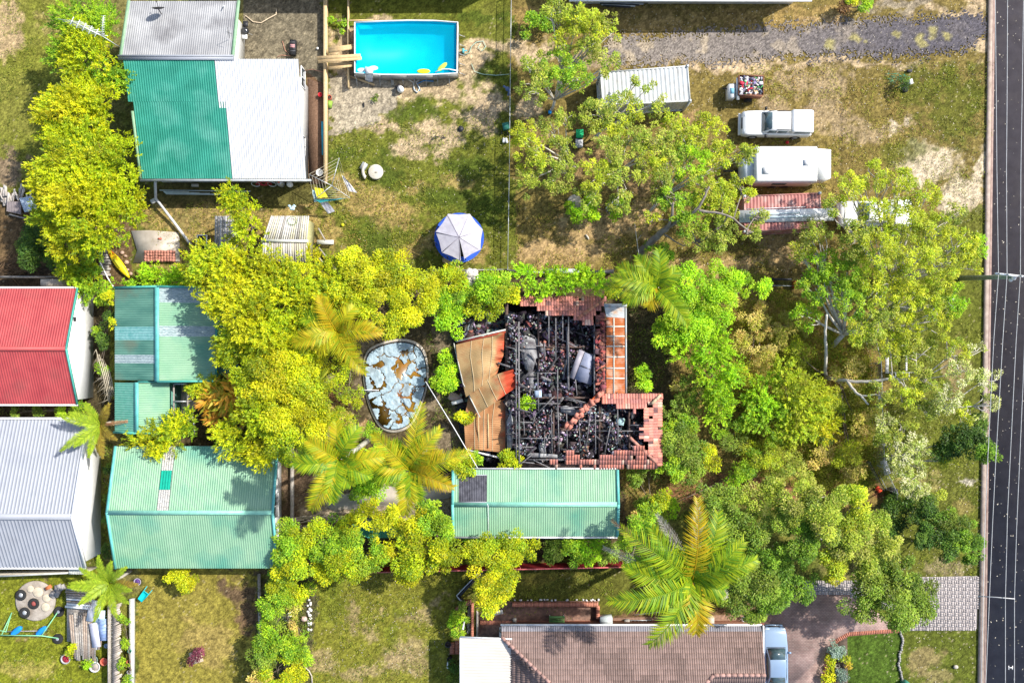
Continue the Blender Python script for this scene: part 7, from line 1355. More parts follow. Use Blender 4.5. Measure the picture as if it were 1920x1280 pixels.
# bikes and bottles behind the house
t = thing('bicycle', 'red framed bicycle lying under the eave of the long house', 'bicycle', G(500, 347)); b0 = G(500, 347)+V3(0, 0, .35)
for dx in (-.72, .5):
    mb = MB(); mb.tube([b0+V3(dx+.3*math.cos(k*.524), .12*math.sin(k*.524), .28*math.sin(k*.524)) for k in range(13)], .03, 5, False); mb.build('wheel', m_white, t)
mb = MB(); mb.tube([b0+V3(-.7, 0, 0), b0+V3(-.4, .1, .35), b0+V3(.3, .1, .35), b0+V3(.5, 0, 0), b0+V3(-.1, -.08, -.05), b0+V3(-.4, .1, .35)], .04); mb.tube([b0+V3(-.1, -.08, -.05), b0+V3(-.7, 0, 0)], .04); mb.tube([b0+V3(.3, .1, .35), b0+V3(-.1, -.08, -.05)], .04); mb.build('frame', M('red_paint', (.5, .04, .06)), t)
t = thing('gas_bottle', 'grey gas bottle with orange top beside the bicycle', 'gas bottle', G(529, 346)); mb = MB(); mb.lathe(G(529, 346), [(.2, 0), (.24, .1), (.24, .7), (.1, .85)], 12); mb.build('bottle', m_steel, t); mb = MB(); mb.cyl(G(529, 346)+V3(0, 0, .86), .08, .1, 8); mb.build('valve_cap', M('orange_plastic', (.6, .12, .03)), t)
t = thing('gas_bottle', 'pale round gas bottle at the right end of the long house', 'gas bottle', G(545, 347)); mb = MB(); mb.lathe(G(545, 347), [(.2, 0), (.22, .1), (.22, .4), (.08, .5)], 12); mb.build('bottle', m_white, t)
mb = MB()
for k in range(4): mb.beam(G(308+k*2, 360+k*1.5)+V3(0, 0, .1+.04*k), G(355+k*20, 361+k*1.5)+V3(0, 0, .1+.04*k), .08, .05)
mb.beam(G(300, 357)+V3(0, 0, .06), G(470, 359)+V3(0, 0, .06), .06, .05); single('metal_strips', mb, M('pale_strip', (.5, .58, .58)), 'pale metal strips stacked on the ground below the green roof', 'strips')
mb = MB(); mb.box(G(367, 348)+V3(0, 0, .1), (.5, .2, .2)); single('paver', mb, m_conc, 'pale block below the green roof eave', 'block')
# downpipe hose
mb = MB(); mb.tube([W(291, 340, 2.6), W(292, 372, .8), W(325, 415, .4), W(363, 466, .3)], .1, 8); single('drain_pipe', mb, M('pipe_grey', (.5, .5, .5)), 'long pale drain pipe running diagonally from the house eave to the garden', 'pipe')
mb = MB(); mb.box(W(288, 377, .6), (.35, .3, .2), .5); single('rain_head', mb, M('pipe_grey', None), 'small pale rain head beside the bend of the drain pipe', 'pipe fitting')
# brick stack, kayak, planks
t = thing('brick_stack', 'stack of red bricks on the concrete pad', 'bricks', G(301, 481)); r = random.Random(2)
mb = MB(); mb.used = True
for x in range(11):
    for y in range(4):
        for z in range(4 if x < 7 else 3):
            if z == 3 and r.random() < .3: continue
            k = r.uniform(.8, 1.15); mb.col = (.42*k, .18*k, .13*k); mb.box(G(277+x*5.1+r.uniform(-.4, .4), 473+y*5.2+r.uniform(-.4, .4))+V3(0, 0, .14+z*.085), (.19, .2, .078), r.uniform(-.05, .05))
mb.build('bricks', M('brick_vcol', None), t)
mb = MB(); mb.box(G(301, 448)+V3(0, 0, .12), (.26, .12, .07)); single('brick', mb, m_tc, 'single loose brick on the concrete pad', 'brick')
t = thing('kayak', 'yellow and orange kayak beside the concrete pad', 'kayak', G(225, 494)); a, b = G(205, 468), G(245, 521); d = (b-a); rings = []
for i in range(13):
    f = i/12; wv = .30*math.sin(math.pi*min(.98, max(.02, f)))**.6; c_ = a.lerp(b, f)+V3(0, 0, .22); s = V3(-d.y, d.x, 0).normalized(); rings.append([c_+s*wv*math.cos(k*math.pi/4)+V3(0, 0, .2*(.4+.6*math.sin(math.pi*f))*math.sin(k*math.pi/4)) for k in range(8)])
mb = MB(); mb.used = True; mb.col = (.75, .55, .01); mb.loft(rings); 
for i in range(len(mb.c)): mb.c[i] = (.75, .2, .01) if i < 24 else ((.78, .5, .01) if i % 8 in (1, 2) else (.78, .62, .01))
mb.build('hull', M('kayak_plastic', None, vcol=True, var=.05, rough=.4), t, True)
mb = MB(); c_ = a.lerp(b, .5)+V3(0, 0, .42); mb.obox(c_, d.normalized()*.4, V3(-d.y, d.x, 0).normalized()*.1, (0, 0, .015)); mb.build('cockpit', M('lime_yellow', (.6, .6, .03)), t)
for k in range(10):
    x0 = 188; y0 = 468+k*5.2; mb = MB(); mb.beam(G(x0+rng.uniform(-1, 1), y0)+V3(0, 0, .1), G(x0+20+rng.uniform(-3, 3), y0+rng.uniform(-1, 1))+V3(0, 0, .1), .17, .05); single('path_plank', mb, m_greytimber, 'weathered grey plank in the short path left of the kayak', 'plank', 'grey planks of the short path left of the kayak')
hose([(190, 492), (203, 520), (216, 540)], .05, m_gutter, 'white pipe crossing the plank path beside the kayak', .15)
for k, (x, y) in enumerate(((236, 480), (230, 474), (238, 492), (240, 506), (246, 513), (232, 500))):
    mb = MB(); mb.ball(G(x, y)+V3(0, 0, .08), .14+.03*(k % 3), 7, (1, .8, .5), .2); single('rock', mb, M('pinkish_rock', (.35, .22, .16), (.5, .36, .28)), 'pinkish rock in the pile between kayak and concrete pad', 'rock', 'pinkish rocks between kayak and concrete pad')
# log pile top left
r = random.Random(12)
for k in range(26):
    x, y = 6+r.random()*56, 354+r.random()*22; a_ = r.uniform(-1.9, -1.1); p = G(x, y)+V3(0, 0, .1+r.random()*.35); L = r.uniform(.25, .5); mb = MB(); mb.tube([p-V3(math.cos(a_), math.sin(a_), 0)*L, p+V3(math.cos(a_), math.sin(a_), 0)*L], r.uniform(.05, .1), 7)
    single('log', mb, M('pale_log', (.28, .24, .2), (.5, .46, .42), ns=5), 'pale split log in the heap at the left edge', 'log', 'pale split logs heaped at the left edge')
mb = MB(); mb.sheet(W(36, 372, .6), W(60, 367, .55), W(71, 393, .5), W(46, 398, .55), .12, .02); single('roof_sheet', mb, M('light_blue_sheet', (.42, .5, .58)), 'pale blue corrugated offcut below the log heap', 'sheet')
mb = MB(); mb.sheet(W(13, 378, .5), W(40, 378, .5), W(39, 402, .45), W(12, 396, .45), .12, .02); single('roof_sheet', mb, M('brown_grey_sheet', (.2, .17, .17)), 'brown grey corrugated offcut left of the pale blue one', 'sheet')
board((18, 402), (52, 411), .2, .1, .08, 'pale post lying below the corrugated offcuts', m_greytimber); board((0, 519.5), (135, 520), .7, .1, .9, 'low grey board fence above the red roofed house', m_greytimber, nm='fence')
mb = MB()
for a, b in (((105, 496), (136, 496)), ((105, 496), (106, 514)), ((105, 514), (128, 515))): mb.beam(W(*a, .6), W(*b, .6), .1, .08)
for p in ((105, 496), (106, 514), (136, 496)): q = W(*p, .3); mb.box((q.x, q.y, .3), (.08, .08, .6))
single('frame', mb, m_greytimber, 'low pale timber frame beside the dark shrub', 'frame')
mb = MB(); mb.color(.22, .14, .08); r = random.Random(14)
for k in range(150):
    x, y = r.uniform(-5, 60), r.uniform(485, 516); p = G(x, y)+V3(0, 0, r.uniform(.05, .4)); a_ = r.gauss(.2, .5); L = r.uniform(.3, 1.3); k_ = r.uniform(.6, 1.6); mb.col = (.22*k_, .14*k_, .075*k_); mb.tube([p, p+V3(math.cos(a_)*L, math.sin(a_)*L, r.uniform(-.1, .2))], [.02, .006], 3)
tag(mb.build('brush_heap', M('dry_frond', None)), 'heap of dry brown palm fronds and twigs at the left edge', 'brush', kind='stuff')
# little shelter beside timber shed: glass table + chairs
t = thing('cold_frame', 'small dark glass topped frame beside the drain pipe end', 'frame', G(378, 450)); mb = MB(); mb.prism([(p.x, p.y) for p in (W(369, 442, .8), W(388, 442, .8), W(387, 464, .8), W(367, 464, .8))], .3, .75); mb.build('case', m_dark, t)
mb = MB()
for a, b in (((367, 466), (370, 441)), ((370, 441), (388, 441)), ((388, 441), (387, 466))): mb.tube([W(*a, .85), W(*b, .85)], .04)
mb.build('rails', m_white, t)
t = thing('bench', 'narrow pale bench at the right wall of the timber shed', 'bench', G(609, 454)); mb = MB(); mb.box(W(610, 454, .5), (1.25, .32, .05)); mb.build('seat', M('bleached_board', None), t)
for dx in (-.5, .5): mb = MB(); mb.box(W(610, 454, .25)+V3(dx, 0, -.02), (.08, .3, .46)); mb.build('leg', m_greytimber, t)
board((597, 428), (610, 451), .5, .1, .1, 'grey post leaning above the pale bench', m_greytimber); board((583, 464), (620, 510), .3, .1, .1, 'left one of two long pale rails below the timber shed', m_greytimber); board((598, 464), (631, 507), .3, .1, .1, 'right one of two long pale rails below the timber shed', m_greytimber)
mb = MB(); mb.ball(G(643, 422)+V3(0, 0, .1), .12, 8); single('ball', mb, M('yellow_plastic', None), 'small yellow ball on the grass right of the timber shed', 'ball')
# concrete lid and curved piece
t = thing('tank_lid', 'round concrete lid on the grass', 'lid', G(705, 323)); mb = MB(); mb.lathe(W(705, 323, .1), [(.56, 0), (.56, .14), (.5, .18), (.05, .2)], 22); mb.build('lid', M('pale_concrete', (.46, .42, .34), (.56, .52, .43), ns=3), t)
mb = MB(); mb.tube([W(705, 323, .3)-V3(.1, 0, 0), W(705, 323, .36), W(705, 323, .3)+V3(.1, 0, 0)], .02); mb.build('handle', m_dark, t)
mb = MB(); mb.loft([[G(690-11*math.cos(a_)*s, 322-17*math.sin(a_)*s)+V3(0, 0, z) for s, z in ((1, .03), (1, .3), (.55, .33), (.55, .03))] for a_ in [k*.3-1.15 for k in range(9)]]); single('curved_kerb', mb, M('pale_concrete', None), 'curved concrete piece hugging the round lid', 'concrete piece')
mb = MB(); mb.box(G(683, 313)+V3(0, 0, .15), (.4, .55, .3), -.5); single('crate', mb, m_steel, 'small silver crate above the curved concrete piece', 'crate')
# trampoline
t = thing('trampoline', 'round trampoline with blue rim under a torn lilac canopy', 'trampoline', G(861, 446)); tc_ = W(861, 446, .8)
mb = MB(); mb.tube([tc_+V3(1.7*math.cos(k*.2618), 1.7*math.sin(k*.2618), 0) for k in range(25)], .07, 6, False); mb.build('frame', m_steel, t)
mb = MB(); vs = []
for k in range(32):
    a_ = k*2*math.pi/32; vs += [tc_+V3(1.42*math.cos(a_), 1.42*math.sin(a_), .06), tc_+V3(1.84*math.cos(a_), 1.84*math.sin(a_), .08)]
mb.add(vs, [(2*k, 2*k+1, (2*k+3) % 64, (2*k+2) % 64) for k in range(32)]); mb.build('safety_pad', M('blue_pad', (.03, .1, .5)), t)
mb = MB(); mb.lathe(tc_, [(1.42, -.02), (1.42, .0)], 24); mb.build('mat', m_black, t)
mb = MB()
for k in range(8):
    a_ = k*math.pi/4+.3; q = tc_+V3(1.72*math.cos(a_), 1.72*math.sin(a_), 0); mb.tube([V3(q.x, q.y, 0), V3(q.x, q.y, 2.3)], .03)
mb.build('poles', m_dark, t)
ring = [(840, 404), (879, 404), (902, 431), (904, 466), (866, 488), (828, 473), (820, 438), (818, 433)]; ring = [(839, 404), (878, 404), (901, 432), (897, 468), (862, 488), (828, 473), (817, 436)]
top = W(861, 445, 2.75)
m_can = M('lilac_canopy', (.36, .34, .38), (.46, .44, .48), rough=.6)
for k in range(7):
    A, B_ = [W(861+(q[0]-859)*1.05, 445+(q[1]-446)*1.05, 2.3) for q in (ring[k], ring[(k+1) % 7])]; mid = (A+B_)/2; mid = mid.lerp(top, .07)
    if k == 4: A, B_ = A.lerp(B_, .0), A.lerp(B_, .98)
    if k == 3: B_ = A.lerp(B_, .82)
    if k == 5: B_ = A.lerp(B_, .94)
    mb = MB(); mb.add([top, A, mid.lerp((A+B_)/2, .5), B_], [(0, 1, 2), (0, 2, 3)]); mb.build('canopy_panel', m_can, t)
mb = MB()
for k in range(7): mb.tube([top+V3(0, 0, .015), W(*ring[k], 2.32)], .015, 4)
mb.build('canopy_seams', M('dark_lilac', (.2, .18, .22)), t)
mb = MB(); mb.tube([tc_+V3(.05, -.5, .1), tc_+V3(.3, -.9, .12)], .12); mb.build('mat_logo', m_pg, t) if False else None
mb = MB()
for s in (-.15, .15): mb.beam(W(815, 452, .5)+V3(s, 0, 0), W(817, 462, .5)+V3(s, 0, 0), .04, .04)
for k in range(4): mb.beam(W(815, 452+k*3, .5)+V3(-.15, 0, 0), W(815, 452+k*3, .5)+V3(.15, 0, 0), .04, .04)
single('step_ladder', mb, m_dark, 'small black step ladder at the left of the trampoline', 'ladder')
mb = MB(); mb.loft([[c_+V3(dx*math.cos(k*math.pi/4), .28*math.sin(k*math.pi/4)*f, .12*math.sin(k*math.pi/4)) for k in range(8)] for c_, dx, f in [(G(831+ i*5, 484+i*3-(i-3.5)**2*-.35)+V3(0, 0, .3), .06, (.5 if i in (0, 7) else 1)) for i in range(8)]]); single('foam_roll', mb, M('tan_foam', (.55, .4, .2)), 'tan bean shaped foam roll below the trampoline', 'foam')
mb = MB(); mb.cyl(G(864, 242), .22, .1, 12); single('round_disc', mb, m_dark, 'dark round lid on the sandy grass', 'lid')
mb = MB(); r = random.Random(6)
for k in range(14): p = G(810+r.uniform(0, 26), 262-r.uniform(0, 6))+V3(0, 0, .04); mb.beam(p, p+V3(r.uniform(-.3, .3), r.uniform(-.15, .15), .05), .04, .04)
single('twigs', mb, m_char, 'scatter of black twigs on the sandy patch', 'twigs')
mb = MB(); r = random.Random(16)
for k in range(16): mb.ball(W(884+r.uniform(-10, 10), 523+r.uniform(-13, 13), 2.2+r.uniform(-.2, .2)), r.uniform(.2, .38), 8, (1, 1, .6), .2)
p = W(884, 524, 2.2); mb.tube([V3(p.x, p.y, 0), p], .2); single('dead_stump', mb, M('white_wood', (.5, .46, .4), (.68, .64, .58), ns=5, bump=1, bs=10), 'white lumpy dead stump poking above the hedge', 'stump')
# wire fence line
def fence(name, label, pts, h, sp, mpost, mrail, rails=(1.0,), mesh=None, pw=.07):
    P_ = [G(*p) for p in pts]; root = thing(name, label, 'fence', P_[0]); 
    for i in range(len(P_)-1):
        a, b = P_[i], P_[i+1]; n = max(1, int((b-a).length/sp))
        for k in range(n+(i == len(P_)-2)): q = a.lerp(b, k/n); mb = MB(); mb.box((q.x, q.y, h/2), (pw, pw, h)); mb.build('post', mpost, root)
        for f in rails: mb = MB(); mb.beam(a+V3(0, 0, h*f), b+V3(0, 0, h*f), .035, .03); mb.build('rail', mrail, root)
        if mesh:
            mb = MB(); L = (b-a).length; m_ = int(L/.12); 
            for k in range(m_): q = a.lerp(b, k/m_); q2 = a.lerp(b, min(1, (k+1)/m_)); mb.beam(q+V3(0, 0, .05), q2+V3(0, 0, h-.03), .008, .008); mb.beam(q2+V3(0, 0, .05), q+V3(0, 0, h-.03), .008, .008)
            mb.build('mesh', mesh, root)
    return root
m_wire = M('fence_wire', (.3, .33, .32), rough=.5)
fence('wire_fence', 'wire mesh fence running down between the pool yard and the paddock', [(959, -10), (957, 130), (955, 330), (952, 505)], 1.2, 3.2, m_steel, m_steel, (1.0, .5), m_wire)
fence('low_fence', 'low metal fence above the hedge under the paddock', [(955, 508), (1025, 513)], .9, 1.6, m_steel, m_steel, (1.0, .6), m_wire)
fence('low_fence', 'low metal fence between trampoline yard and lime hedge', [(810, 509), (952, 507)], .9, 2, m_steel, m_steel, (1.0,), m_wire)
mb = MB(); mb.box(W(1060, 508, .6), (2.7, .32, .1)); mb.box(W(1060, 508, .3)+V3(0, 0, 0), (2.6, .25, .5)); single('trough', mb, M('galv_trough', (.4, .44, .42)), 'long pale trough beside the low fence above the hedge', 'trough')
board((1098, 512), (1150, 509), .5, .25, .7, 'black board between the trough and the palm', m_dark); board((1435, 523), (1482, 524), .4, .12, .6, 'black boundary rail left of the large gum', m_dark, nm='boundary_rail'); board((1435, 535), (1490, 536), .4, .05, .06, 'thin metal rail below the black boundary rail', m_steel, nm='boundary_rail')
mb = MB(); mb.box(G(1487, 534)+V3(0, 0, .3), (.2, .5, .6)); single('marker', mb, M('orange_plastic', None), 'orange marker at the end of the boundary rail', 'marker')
# green bins in the paddock
def wheelie(px, py, m_, lab): t = thing('bin', lab, 'bin', G(px, py)); p = G(px, py); mb = MB(); mb.loft([[p+V3(sx*s, sy*s, z) for sx, sy in ((-.24, -.28), (.24, -.28), (.24, .28), (-.24, .28))] for s, z in ((.8, .08), (1, .9))]); mb.build('bin_body', m_dark, t); mb = MB(); mb.obox(p+V3(0, 0, .95), (.27, 0, 0), (0, .31, 0), (0, 0, .04)); mb.build('lid', m_, t); mb = MB(); mb.tube([p+V3(-.25, .26, .06), p+V3(.25, .26, .06)], .06); mb.build('axle', m_black, t)
wheelie(1085, 257, M('bright_green_plastic', (.02, .42, .16)), 'bin with bright green lid under the gum tree'); wheelie(1084, 275, M('grey_lid', (.36, .36, .38)), 'bin with grey lid below the green one')
t = thing('garden_cart', 'dark green cart by the wire fence', 'cart', G(949, 240)); mb = MB(); mb.box(G(949, 240)+V3(0, 0, .4), (.5, .5, .4), .2); mb.build('tub', M('dark_green_plastic', (.03, .16, .12)), t)
for dx in (-.2, .25): mb = MB(); mb.tube([G(945, 250)+V3(dx, 0, .15), G(945, 250)+V3(dx+.06, 0, .15)], .15, 10); mb.build('wheel', m_tyre, t)
mb = MB(); 
for k in range(6): mb.ball(G(948+rng.uniform(-4, 4), 265+rng.uniform(-3, 3))+V3(0, 0, .15), .12, 7, (1, 1, .6), .2)
single('bag', mb, m_white, 'crumpled white bag by the wire fence', 'bag')
mb = MB(); mb.tube([G(944, 165)+V3(0, 0, .4), G(955, 172)+V3(0, 0, .5), G(953, 182)+V3(0, 0, .3)], .08); mb.ball(G(952, 170)+V3(0, 0, .35), .18, 8); single('scooter', mb, M('blue_grey_plastic', (.1, .15, .28)), 'dark blue ride on toy against the wire fence', 'toy')
mb = MB(); mb.lathe(G(1031, 212), [(.12, 0), (.14, .3), (.1, .35)], 10); single('bucket', mb, M('blue_plastic', (.02, .25, .6)), 'small blue bucket at the foot of the open gum tree', 'bucket')
for i, (a, b) in enumerate((((1137, 398), (1150, 377)), ((1142, 401), (1156, 382)), ((1148, 399), (1160, 378)), ((1136, 392), (1144, 378)))):
    mb = MB(); mb.beam(G(*a)+V3(0, 0, .12), G(*b)+V3(0, 0, .16), .1, .1); single('white_plank', mb, m_lin, 'whitewashed plank in the small stack below the gum trees', 'plank', 'whitewashed planks below the gum trees')
mb = MB(); mb.tube([G(1098, 440)+V3(0, 0, .06), G(1102, 445)+V3(0, 0, .08), G(1104, 449)+V3(0, 0, .05)], [.05, .07, .04]); single('log', mb, m_bark, 'short pale curved log on the straw grass', 'log')
mb = MB(); mb.cyl(G(1077, 380), .55, .25, 16); single('stone_slab', mb, m_conc, 'round pale slab beside the green rock bush', 'slab')
mb = MB(); mb.tube([G(1190, 420)+V3(0, 0, .0), G(1192, 485)+V3(0, 0, 1.6)], .03); mb.tube([G(1191, 455)+V3(0, 0, .8), G(1197, 445)+V3(0, 0, 1.3)], .015); single('dead_sapling', mb, m_bark, 'thin bare sapling left of the leaning gum', 'sapling')
# top stack of poles
for k in range(6):
    mb = MB(); mb.beam(G(1115+k*3, 3+k*2.1)+V3(0, 0, .1+.03*k), G(1222-k*8, 5+k*2.3)+V3(0, 0, .1+.03*k), .09, .09); single('steel_pole', mb, m_dark if k % 2 else m_steel, 'steel pole in the bundle at the top edge', 'pole', 'steel poles bundled at the top edge')
# well / tree guard in paddock with green shade cloth
t = thing('sapling_guard', 'green shade net and white tub around a sapling in the paddock', 'tree guard', G(1690, 155)); p = G(1680, 150)
mb = MB(); r = random.Random(4)
for k in range(46): a_ = r.uniform(0, 6.28); q = p+V3(r.uniform(-.7, .7), r.uniform(-.3, .4), r.uniform(.02, .3)); mb.tube([q, q+V3(math.cos(a_), math.sin(a_)*.5, r.uniform(-.1, .1))*.35], .014, 3)
mb.build('net', M('teal_net', (.03, .25, .15)), t); mb = MB(); mb.box(G(1703, 156)+V3(0, 0, .2), (.3, .35, .4), .2); mb.build('tub', m_white, t)
mb = MB(); mb.lathe(G(1696, 168), [(.12, 0), (.22, .02), (.25, .1), (.22, .17), (.12, .17)], 14); mb.build('tyre', m_tyre, t); mb = MB(); mb.box(G(1704, 134)+V3(0, 0, .1), (.35, .18, .15)); mb.build('brick', m_char, t)
shrub('dark sapling inside the paddock guard', [(1694, 158, 8, .8), (1698, 150, 6, .6)], pal='dark')
# antenna and dish on the long house
t = thing('tv_antenna', 'large television antenna on a pole left of the grey roof', 'antenna', W(228, 91, 4.6)); m_al = M('aluminium', (.65, .66, .66), rough=.4, metal=.3)
a0, a1 = W(228, 91, 4.4), W(192, 68, 7.2); mb = MB(); mb.tube([a0, a1], .03); mb.build('mast', m_al, t); b0, b1 = W(130, 38, 7.6), W(194, 69, 7.2); mb = MB(); mb.beam(b0, b1, .05, .05); mb.build('boom', m_al, t); d = (b1-b0).normalized(); s = V3(-d.y, d.x, 0)
dd = (W(165, 33, 7.5)-W(115, 26, 7.5)).normalized()
for k in range(8): c_ = b0.lerp(b1, .04+k*.12); mb = MB(); L = .85-.04*k; mb.tube([c_-dd*L, c_+dd*L], .018, 4); mb.build('element', m_al, t)
for k in range(5): c_ = b0.lerp(b1, .1+k*.18)+V3(0, 0, .12); mb = MB(); mb.tube([c_+s*.3, c_-s*.3], .03, 4); mb.build('element', m_al, t)
mb = MB(); q0, q1 = W(191, 66, 7.3), W(194, 30, 7.7); mb.tube([q0, q1], .02)
for k in range(12): c_ = q0.lerp(q1, k/11); mb.tube([c_-V3(.14, 0, 0), c_+V3(.14, 0, 0)], .014, 3)
mb.build('uhf_array', m_al, t)
t = thing('satellite_dish', 'dark satellite dish standing on the grey lean to roof', 'dish', W(302, 25, 4.4)); p = W(297, 18, 5.0)
mb = MB(); mb.tube([W(303, 27, 4.3), p], .03); mb.build('mast', m_dark, t); mb = MB(); rot = Matrix.Translation(p) @ Matrix.Rotation(rad(-62), 4, 'X'); mb.lathe((0, 0, 0), [(.02, 0), (.25, .03), (.42, .1), (.42, .12), (.25, .05)], 16); xf(mb, rot); mb.build('dish', m_dark, t)
mb = MB(); mb.tube([p-V3(0, 0, .2), p+V3(-.1, .5, .1)], .015); mb.ball(p+V3(-.1, .5, .1), .05, 6); mb.build('arm', m_dark, t)
mb = MB(); mb.tube([W(418, 14, 4.0), W(420, 12, 4.5)], .04); single('vent_pipe', mb, m_white, 'short white vent pipe near the right end of the grey roof', 'vent')
mb = MB(); mb.tube([W(430, 72, 4.9), W(427, 52, 6.3)], .02); mb.tube([W(424, 60, 6), W(435, 64, 6)], .012); single('aerial', mb, m_dark, 'thin dark aerial on the right edge of the grey roof', 'aerial')
# ---- covered old pool behind burnt house
t = thing('covered_pool', 'kidney shaped old pool under a patchy torn pale blue cover', 'pool', G(740, 722))
ol = [(690, 660), (712, 648), (740, 640), (770, 641), (792, 655), (800, 685), (800, 715), (793, 745), (782, 772), (770, 795), (745, 806), (722, 803), (708, 790), (694, 760), (686, 725), (683, 690)]
def smoothp(pts, k=3):
    for _ in range(k): pts = [q for i in range(len(pts)) for q in (tuple(np.array(pts[i])*.75+np.array(pts[(i+1) % len(pts)])*.25), tuple(np.array(pts[i])*.25+np.array(pts[(i+1) % len(pts)])*.75))]
    return pts
ols = smoothp(ol, 2); cc = np.mean(ols, axis=0); oo = [tuple(cc+(np.array(p)-cc)*1.065) for p in ols]; n = len(ols)
mb = MB(); vs = [tuple(G(*p)+V3(0, 0, .12)) for p in ols]+[tuple(G(*p)+V3(0, 0, .10)) for p in oo]+[tuple(G(*p)+V3(0, 0, -.05)) for p in oo]
mb.add(vs, [(i, (i+1) % n, n+(i+1) % n, n+i) for i in range(n)]+[(n+i, n+(i+1) % n, 2*n+(i+1) % n, 2*n+i) for i in range(n)]); mb.build('coping', m_conc, t)
mb = MB(); mb.tube([G(*p)+V3(0, 0, .15) for p in ols]+[G(*ols[0])+V3(0, 0, .15)], .035, 5); mb.build('edge_track', m_dark, t)
mb = MB(); mb.prism(sheet_px([tuple(cc+(np.array(p)-cc)*.985) for p in ols], 0), .0, .05); mb.build('stagnant_water', M('brown_water', (.1, .05, .01), (.26, .15, .02), ns=1.5, rough=.15, spec=.6, dirt_or_shade=(.3, .07, .01), dirt_or_shade_amt=.7, dirt_or_shade_s=.7), t)
# torn cover: irregular groups of cells that share one piece of sheet
R_ = np.random.RandomState(23); seeds = []; k = 0; inn_ = [tuple(cc+(np.array(q)-cc)*.98) for q in ols]
while k < 3000:
    k += 1; p = (R_.uniform(684, 800), R_.uniform(642, 806)); md = 9+8*vnoise(np.array([p[0]]), np.array([p[1]]), .03, 5)[0]
    if inpoly(np.array([p[0]]), np.array([p[1]]), [tuple(cc+(np.array(q)-cc)*.95) for q in ols])[0] and all(math.hypot(p[0]-q[0], p[1]-q[1]) > md for q in seeds): seeds.append(p)
cen = [(R_.uniform(690, 796), R_.uniform(648, 800)) for _ in range(26)][:24]
grp = [min(range(24), key=lambda g: math.hypot(s[0]-cen[g][0], (s[1]-cen[g][1])*.9)) for s in seeds]
dx_ = .8; gx, gy = np.meshgrid(np.arange(680, 806, dx_), np.arange(638, 810, dx_), indexing='ij')
wx = gx+(fbm(gx, gy, .08, 3)-.5)*13; wy = gy+(fbm(gx, gy, .08, 9)-.5)*13; D_ = np.stack([np.hypot(wx-s[0], wy-s[1]) for s in seeds]); o1 = np.argmin(D_, 0); ga = np.array(grp); d1 = D_.min(0)
same = ga[:, None, None] == ga[o1][None]; d2 = np.where(same, 1e3, D_).min(0); gap = (d2-d1)/2
ok = inpoly(gx, gy, inn_) & (gap > .8+2.2*(fbm(gx, gy, .05, 30) > .55)) & ~((np.hypot(wx-719, (wy-780)*.6)+16*(fbm(gx, gy, .12, 61)-.5) < 10) | (np.hypot(wx-751, (wy-693)*.5)+12*(fbm(gx, gy, .12, 62)-.5) < 8) | (np.hypot((wx-708)*.6, wy-683)+12*(fbm(gx, gy, .12, 63)-.5) < 6))
mcov = M('pale_blue_cover', (.25, .35, .41), (.38, .47, .52), ns=2.5, rough=.5, bump=.5, bs=3, dirt_or_shade=(.16, .19, .2), dirt_or_shade_amt=.7, dirt_or_shade_s=1.5)
Z = .06+.03*np.clip(gap/4, 0, 1)+.09*fbm(gx, gy, .15, 7); Vx = np.stack([(gx-960)/25, (640-gy)/25, Z], -1).reshape(-1, 3)-np.array(t.location[:]); I = np.arange(gx.size).reshape(gx.shape)
for g in range(24):
    q = (ok & (ga[o1] == g))[:-1, :-1]
    if q.sum() < 12: continue
    F = np.stack([I[:-1, :-1], I[:-1, 1:], I[1:, 1:], I[1:, :-1]], -1)[q]; u, inv = np.unique(F, return_inverse=True); link('cover_patch', fastmesh('cover_patch', Vx[u], inv.reshape(F.shape).astype(np.int32), None, True), mcov, t)
board((667, 731), (710, 731), .25, .06, .05, 'white pole lying on the left rim of the old pool', m_gutter, nm='pole')
mb = MB(); mb.tube([W(798, 715, 2.5), W(850, 800, 3.0), W(896, 878, 2.8)], .035, 5); single('cable', mb, m_gutter, 'white cable stretched from the old pool to the carport corner', 'cable')
mb = MB(); mb.box(W(853, 745, .5), (.9, .6, .5), -.5); single('white_slab', mb, M('pinkish_slab', (.4, .3, .25)), 'pinkish slab left of the torn awning', 'slab')
mb = MB(); mb.beam(W(847, 756, .8), W(868, 750, .8), .25, .2); single('white_gutter_piece', mb, m_white, 'short white piece beside the pinkish slab', 'offcut')
hose([(357, 782), (362, 780), (368, 786), (369, 800), (370, 812)], .07, m_gutter, 'curved white pipe end by the big green shed', .5)
mb = MB(); r = random.Random(31)
for k in range(60): x, y = r.uniform(545, 640), r.uniform(958, 985); p = G(x, y+(640-x)*.22-8)+V3(0, 0, r.uniform(.04, .2)); mb.beam(p, p+V3(r.uniform(.4, 1.2), r.uniform(.0, .3), 0), r.uniform(.04, .1), .03)
single('bark_scraps', mb, M('straw_scrap', (.38, .29, .19), (.52, .42, .3), ns=4), 'heap of pale bark and palm scraps on the path behind the large green shed', 'scraps')
